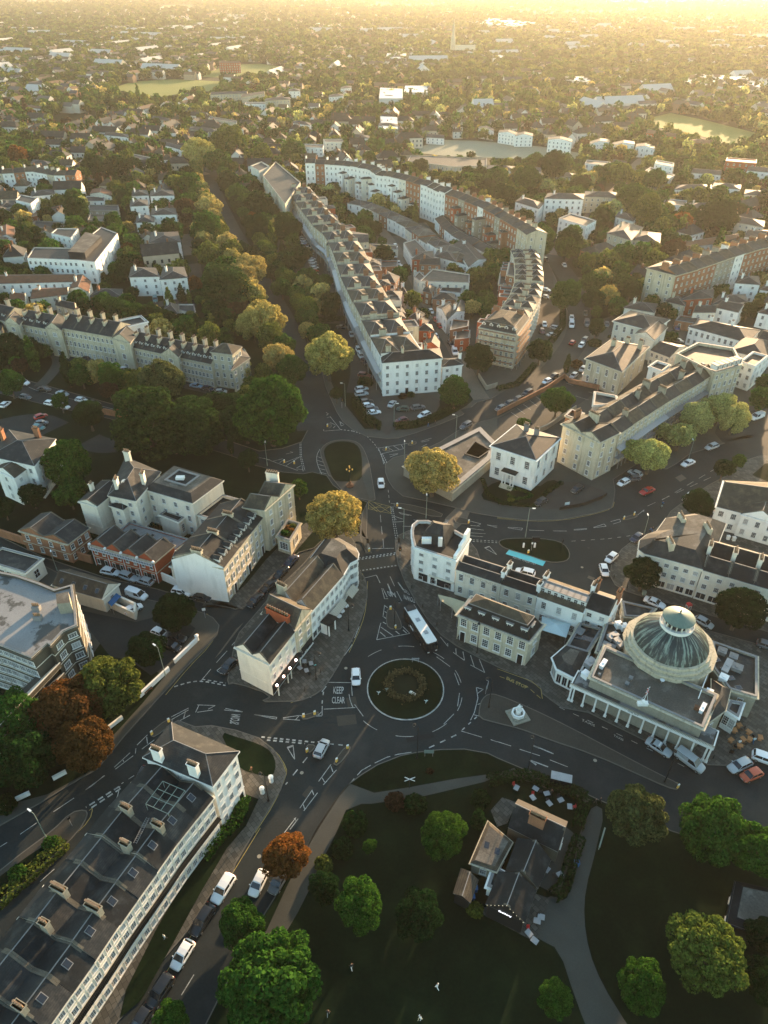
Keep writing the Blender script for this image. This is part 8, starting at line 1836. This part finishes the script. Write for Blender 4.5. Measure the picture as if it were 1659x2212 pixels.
av=resample(smooth_poly(pp('G 668,860 655,800 632,735 604,675 570,620 540,565 508,512 487,470 468,430 457,395 447,340'),1,False),46)
AVN=0
for i in range(1,46):
    d_=(av[i]-av[i-1]).normalized();nl=Vector((-d_.y,d_.x))
    for sd_,R0,cs in((1,5.2,'yoyyo'),(-1,4.4,'gogdo')):
        q=av[i]+nl*sd_*(6.5+R0*.45+random.uniform(-1,1));R1=R0*random.uniform(.85,1.15)
        if any((q.x-a)**2+(q.y-b)**2<(.55*(R1+c))**2 for a,b,c in TREEPOS):continue
        if any(inside(q,p)for p in FOOT):continue
        c=random.choice(cs);AVN+=1
        add_tree(q.x,q.y,R1*.85+2.2,R1,c,'plane' if c in 'yo' else 'round',{'y':'golden','o':'olive green','g':'mid green','d':'dark green'}[c]+' avenue tree on the '+('left' if sd_>0 else 'right')+' side of the long avenue, '+nth(AVN-1 if AVN<60 else 58)+' walking away','plane_tree' if c in 'yo' else 'broadleaf_tree','tree','avenue trees')

# ================================================================ FILL: woods and suburbs between and beyond
CS=2.0;GX0,GY0,GNX,GNY=-500,20,500,500
occ=np.zeros((GNX,GNY),bool)
def mark(poly,grow=0.0):
    if grow:
        try:poly=inset(ccw(poly),-grow)
        except Exception:pass
    xs=[p[0]for p in poly];ys=[p[1]for p in poly]
    for i in range(max(0,int((min(xs)-GX0)/CS)),min(GNX,int((max(xs)-GX0)/CS)+1)):
        for j in range(max(0,int((min(ys)-GY0)/CS)),min(GNY,int((max(ys)-GY0)/CS)+1)):
            if not occ[i,j]and inside((GX0+(i+.5)*CS,GY0+(j+.5)*CS),poly):occ[i,j]=True
for p in FOOT:mark(p,1.5)
FARF=[]
for n_,p,_z in SURF:
    if n_ in('playing_field','farmland'):FARF.append(p);mark(p);FARF.append([v-v.normalized()*min(60,v.length*.05)for v in p]);mark(FARF[-1])
    elif n_ in('road','car_park','forecourt','yard','traffic_island','plaza','path','terrace_paving','terrace_lawn','gravel')and area(ccw(p))<9000:mark(p)
NB=P('G',829,700).y
ALLOW=[p for n_,p,_z in SURF if n_=='verge']
def blocked(x,y,r=0):
    if y<NB and not any(inside((x,y),p)for p in ALLOW):return True
    for dx,dy in((0,0),(r,0),(-r,0),(0,r),(0,-r)):
        i,j=int((x+dx-GX0)/CS),int((y+dy-GY0)/CS)
        if 0<=i<GNX and 0<=j<GNY:
            if occ[i,j]:return True
    if y>400:
        for p in FARF:
            if inside((x,y),p):return True
    return False
def vis_halfwidth(y):return zdepth((0,y))*829.5/FP*1.06+12
cellsz=8.0;grid={}
def near_tree(x,y,r,k=.62):
    cx,cy_=int(x//cellsz),int(y//cellsz)
    for i in range(cx-2,cx+3):
        for j in range(cy_-2,cy_+3):
            for(a,b,c)in grid.get((i,j),()):
                if(a-x)**2+(b-y)**2<((r+c)*k)**2:return True
    return False
for x,y,r in TREEPOS:grid.setdefault((int(x//cellsz),int(y//cellsz)),[]).append((x,y,r))
def vn(x,y,s=.006):  # cheap smooth noise for clumping
    return .5+.25*math.sin(x*s*1.7+1.3*math.sin(y*s*1.1))+.25*math.sin(y*s*2.3+1.7*math.sin(x*s*.9+2))
# far houses, individually built in the near suburbs
def house_mesh(kind,k):
    m=MB();L_,W_,h_=[(11,8.5,6.2),(9,8,6),(16,9,7),(8,7,5.6),(22,9,6.4)][k]
    a,b=L_/2,W_/2;q=[Vector(v)for v in((-a,-b),(a,-b),(a,b),(-a,b))]
    m.prism(q,0,h_,0);r=W_*.36;o=.35
    if kind=='gable':
        m.add([(-a,-b,h_),(-a,b,h_),(-a,0,h_+r),(a,-b,h_),(a,b,h_),(a,0,h_+r)],[(0,2,1),(3,4,5)],0)
        m.add([(-a-o,-b-o,h_-.1),(a+o,-b-o,h_-.1),(a+o,0,h_+r+.05),(-a-o,0,h_+r+.05),(a+o,b+o,h_-.1),(-a-o,b+o,h_-.1)],[(0,1,2,3),(3,2,4,5)],1)
    else:
        m.add([(-a-o,-b-o,h_),(a+o,-b-o,h_),(a+o,b+o,h_),(-a-o,b+o,h_),(-a+b,0,h_+r),(a-b,0,h_+r)],[(0,1,5,4),(1,2,5),(2,3,4,5),(3,0,4)],1)
    for x in(-a*.6,a*.5):m.box(x-.4,.3,h_,x+.4,1.1,h_+r+1.0,3)
    nx=int(L_/2.8)
    for sy in(-1,1):
        for i in range(nx):
            for z in(1.1,3.9):x=-a+L_*(i+.5)/nx;m.box(x-.5,sy*b-.04 if sy>0 else-b-.04,z,x+.5,b+.04 if sy>0 else-b+.04,z+1.3,2)
    return m.mesh('house_'+kind,[M['wallcol'],M['slate' if k%2==0 else 'brownslate'],M['glass'],M['tile']])
HM=[house_mesh(kd,k)for kd in('gable','hip')for k in range(5)]
WC=[(.66,.63,.55),(.62,.60,.53),(.58,.52,.42),(.30,.15,.09),(.40,.34,.25),(.68,.66,.60)]
HLAB=['white rendered house among the trees','off-white house among the trees','cream house among the trees','brick house among the trees','stone house among the trees','bright white house among the trees']
nh=0;HP=[]
def zone(x,y):
    f=x/vis_halfwidth(y);return(', at the far left' if f<-.6 else ', left of centre' if f<-.2 else ', near the centre line' if f<.2 else ', right of centre' if f<.6 else ', at the far right')+(' before the long back terrace' if y<400 else(' level with the tennis courts' if y<560 else ' near the playing fields'))
cand=[]
for _ in range(26000):
    y=235+(random.random()**1.3)*760;hw=vis_halfwidth(y);x=random.uniform(-hw,hw)
    cand.append((y,x))
cand.sort()
for y,x in cand:
    if nh>=230:break
    dens=.35 if y<420 else .55
    if vn(x,y)>.62 or random.random()>dens or(y<330 and x<60):continue
    ang=.35*math.sin(x*.004)+.5*math.sin(y*.003+1)+random.choice((0,1.5708));k=random.randrange(10)
    if blocked(x,y,8)or near_tree(x,y,9,.75):continue
    if any((x-a)**2+(y-b)**2<20**2 for a,b in HP[-200:]):continue
    cix=random.randrange(6);me=HM[k]
    o=inst(me,'house',None,(x,y,0),ang,(1,1,random.uniform(.9,1.3)),WC[cix]);tag(o,HLAB[cix]+zone(x,y),'house','small houses beyond the terraces');nh+=1;HP.append((x,y))
    grid.setdefault((int(x//cellsz),int(y//cellsz)),[]).append((x,y,7))
last_y=HP[-1][1]if HP else 500
# individually built trees of the middle distance, nearest first
TL_={'g':'mid green','d':'dark green','o':'olive green','y':'golden','m':'dark reddish','r':'rust orange','b':'bright green','w':'pale green'}
stuff=[];ntree=sum(1 for _ in TREEPOS);made=0
cand=[]
for _ in range(34000):
    y=120+(random.random()**1.2)*900;hw=vis_halfwidth(y);cand.append((y,random.uniform(-hw,hw)))
cand.sort()
left=max(0,292-ntree)
for y,x in cand:
    R=random.choice((2.6,3.4,4.2,5.0,5.8))*(1.0 if y>300 else .85)
    if blocked(x,y,R*.65):continue
    if y<NB and vn(x,y,.02)<.45:continue
    if near_tree(x,y,R,.60):continue
    c=random.choice('ggggddddooodybmdggo' if y<420 else 'gggggddddoooogywdmog');
    sh=random.choice(('round','round','round','oval','plane','tall'))if random.random()>.07 else random.choice(('cone','column'))
    grid.setdefault((int(x//cellsz),int(y//cellsz)),[]).append((x,y,R))
    if made<left:
        add_tree(x,y,R*.85+1.2,R,c,sh,TL_[c]+(' spire-shaped' if sh in('cone','column')else(' tall oval' if sh in('tall','oval')else ' rounded'))+' tree'+zone(x,y),'broadleaf_tree' if sh not in('cone','column')else 'conifer_tree','tree',TL_[c]+' trees of the middle distance');made+=1
    else:stuff.append((x,y,R,c,sh))
# beyond: everything as woods
yy=1020.0
while yy<7800:
    hw=vis_halfwidth(yy);rr=4.1+yy*.0013;stp=rr*1.7
    x=-hw
    while x<hw:
        n=vn(x,yy,.0021)*.6+vn(x+500,yy*2,.0055)*.4
        px,py=x+random.uniform(-.6,.6)*stp,yy+random.uniform(-.6,.6)*stp
        dens=(.76 if yy<2200 else .34)*(1.0 if n>.42 else .48)
        if random.random()<dens and not(py<2600 and blocked(px,py))and not any(inside((px,py),p)for p in FARF):stuff.append((px,py,rr*random.uniform(.7,1.25),random.choice('ggddddoogdo'),'round'))
        x+=stp
    yy+=stp*(1.2 if yy<2600 else 2.0)
def merged(name,items,tmpl,chunk_lab):
    C_,Q_,T_=[],[],[]
    for(x,y,R,c,sh)in items:
        base=tmpl[sh][NR[0]%len(tmpl[sh])];NR[0]+=1
        a=random.random()*6.28;ca,sa=math.cos(a),math.sin(a);b=base*R
        hs={'tall':1.2,'column':1.2,'cone':1.0}.get(sh,.85)
        v=np.empty_like(b);v[:,0]=b[:,0]*ca-b[:,1]*sa+x;v[:,1]=b[:,0]*sa+b[:,1]*ca+y;v[:,2]=b[:,2]+R*hs+.8
        C_.append(v);cc=np.array(COL[c])*random.uniform(.8,1.2);T_.append(np.tile(cc,(len(b),1)))
    V=np.concatenate(C_).astype(np.float32);T=np.concatenate(T_);n=len(V)//4
    me=bpy.data.meshes.new(name);me.vertices.add(4*n);me.vertices.foreach_set('co',V.ravel());me.loops.add(4*n);me.loops.foreach_set('vertex_index',np.arange(4*n,dtype=np.int32));me.polygons.add(n);me.polygons.foreach_set('loop_start',np.arange(0,4*n,4,dtype=np.int32));me.update(calc_edges=True)
    at=me.color_attributes.new('tint','FLOAT_COLOR','POINT');at.data.foreach_set('color',np.concatenate([T,np.ones((len(T),1))],1).astype(np.float32).ravel())
    me.materials.append(M['leaf_far']);o=bpy.data.objects.new(name,me);col.objects.link(o);tag(o,chunk_lab,'woodland',kind='stuff');return n
NR=[0]
def verts(me):
    a=np.empty(len(me.vertices)*3,np.float32);me.vertices.foreach_get('co',a);return a.reshape(-1,3)
far_t={};mid_t={}
for sh in('round','oval','plane','tall','cone','column'):
    mid_t[sh]=[verts(CR[sh,2,0]),verts(CR[sh,2,1])]
    far_t[sh]=[verts(crown('f',150,.34,sh))for _ in range(3)]
far2={'round':[verts(crown('f',46,.62,'round'))for _ in range(4)]}
s1=[s for s in stuff if s[1]<560];s2=[s for s in stuff if 560<=s[1]<1500];s3=[s for s in stuff if s[1]>=1500]
print('trees',ntree,made,'stuff',len(s1),len(s2),len(s3),'houses',nh,last_y)
if s1:merged('garden_woodland',s1,mid_t,'mass of garden and avenue trees between the middle-distance houses')
if s2:merged('suburb_woodland',s2,far_t,'mass of trees covering the suburbs behind the playing fields')
if s3:merged('far_woodland',s3,far2,'hazy far woods and hedgerows towards the horizon')
# distant houses
V,Fq,Tt=[],[],[];mats_i=[]
def far_house(x,y,ang,L_,W_,h_,wc,rc_):
    a,b=L_/2,W_/2;ca,sa=math.cos(ang),math.sin(ang);r=W_*.35;n=len(V)
    loc=[(-a,-b,0),(a,-b,0),(a,b,0),(-a,b,0),(-a,-b,h_),(a,-b,h_),(a,b,h_),(-a,b,h_),(-a,0,h_+r),(a,0,h_+r)]
    base=[(p[0]*ca-p[1]*sa+x,p[0]*sa+p[1]*ca+y,p[2])for p in loc]
    for f,c in(((0,1,5,4),wc),((1,2,6,5),wc),((2,3,7,6),wc),((3,0,4,7),wc),((4,8,7),wc),((5,6,9),wc),((4,5,9,8),rc_),((8,9,6,7),rc_)):
        k=len(V);V.extend(base[i]for i in f);Fq.append(tuple(range(k,k+len(f))));Tt.extend([c]*len(f))
nfh=0
yy=last_y
while yy<6500:
    hw=vis_halfwidth(yy);stp=17+yy*.004;x=-hw
    while x<hw:
        n=vn(x+200,yy,.003);px,py=x+random.uniform(-9,9),yy+random.uniform(-9,9)
        if random.random()<(.75 if n<.6 else .25)*(1 if yy<2600 else .4)and not blocked(px,py,6)and not any(inside((px,py),p)for p in FARF):
            big=random.random()<.05;wc=random.choice(((.62,.58,.5),(.5,.45,.36),(.28,.16,.1),(.66,.64,.58),(.34,.25,.17)));rc_=random.choice(((.10,.07,.05),(.06,.06,.065),(.13,.08,.05),(.09,.085,.08)))
            if big:rc_=(.4,.4,.38)
            far_house(px,py,.4*math.sin(x*.003)+random.choice((0,1.57)),random.uniform(8,26)*(2.5 if big else 1),random.uniform(7,10)*(2 if big else 1),random.uniform(6,9),wc,rc_);nfh+=1
        x+=stp
    yy+=stp*1.5
for s,h_ in(('B 1285,345 1470,370 1500,345 1320,315',8),('B 1330,320 1600,345 1620,325 1340,312',9),('B 1520,370 1659,375 1659,345 1560,350',8),('B 440,100 600,110 680,95 480,75',12),('B 780,335 900,345 920,325 800,322',9),('B 1090,345 1190,352 1195,335 1110,332',7),('B 1205,130 1330,135 1290,122 1210,122',8),('A 490,165 620,175 630,160 500,150',8),('B 985,118 1035,125 1040,112 995,108',9),('B 45,240 130,250 130,225 50,222',10),('B 15,415 115,415 115,375 20,370',12),('B 120,390 220,390 220,362 125,362',10),('B 30,545 95,545 92,495 20,490',9),('B 495,250 545,250 545,232 497,232',9)):
    p=pp(s,h_);c=(.5,.5,.46);r_=(.55,.55,.52);n=len(p);p=ccw(p)
    for i in range(n):
        a,b=p[i],p[(i+1)%n];k=len(V);V.extend([(a.x,a.y,0),(b.x,b.y,0),(b.x,b.y,h_),(a.x,a.y,h_)]);Fq.append(tuple(range(k,k+4)));Tt.extend([c]*4)
    k=len(V);V.extend((q.x,q.y,h_)for q in p);Fq.append(tuple(range(k,k+n)));Tt.extend([r_]*n)
me=bpy.data.meshes.new('distant_suburb');me.from_pydata(V,[],Fq);at=me.color_attributes.new('tint','FLOAT_COLOR','POINT');at.data.foreach_set('color',np.concatenate([np.array(Tt),np.ones((len(Tt),1))],1).astype(np.float32).ravel());me.materials.append(M['attr'])
o=bpy.data.objects.new('distant_suburb',me);col.objects.link(o);tag(o,'carpet of small houses and sheds far off in the haze','suburb',kind='stuff')
# church with spire
q=P('B',325,240,0);r=empty('church','church with a tall thin stone spire in the hazy distance','church',(q.x,q.y));m=MB();m.box(-4,-4,0,4,4,24);m.build('tower',M['stone'],r);m=MB();m.cyl(0,0,4.2,24,56,8,r2=.2);m.build('spire',M['stone'],r);m=MB();m.box(4,-6,0,40,6,10);m.add([(4,-6.5,10),(40,-6.5,10),(40,0,18),(4,0,18),(40,6.5,10),(4,6.5,10)],[(0,1,2,3),(3,2,4,5),(0,3,5),(1,4,2)]);m.build('nave',M['stone'],r)

# ================================================================ HAZE
m=MB();m.box(-9000,-300,-1.5,9000,12000,113)
hz=m.build('haze',[]);hm=bpy.data.materials.new('haze_air');hm.use_nodes=True;t_=hm.node_tree;t_.nodes.remove(t_.nodes['Principled BSDF'])
pv=t_.nodes.new('ShaderNodeVolumePrincipled');pv.inputs['Color'].default_value=(.47,.46,.40,1);pv.inputs['Density'].default_value=.000125;pv.inputs['Anisotropy'].default_value=.45
t_.links.new(pv.outputs[0],t_.nodes['Material Output'].inputs['Volume']);hz.data.materials.append(hm);tag(hz,kind='stuff',label='pale golden haze lying over the whole town',cat='haze')
for o in bpy.data.objects:
    if o.parent is None and 'label' in o:
        n_=len(o['label'].replace(',','').split())
        if n_<4 or n_>16:print('LABEL',n_,o['label'])
print('objects',len(bpy.data.objects),'distant houses',nfh)
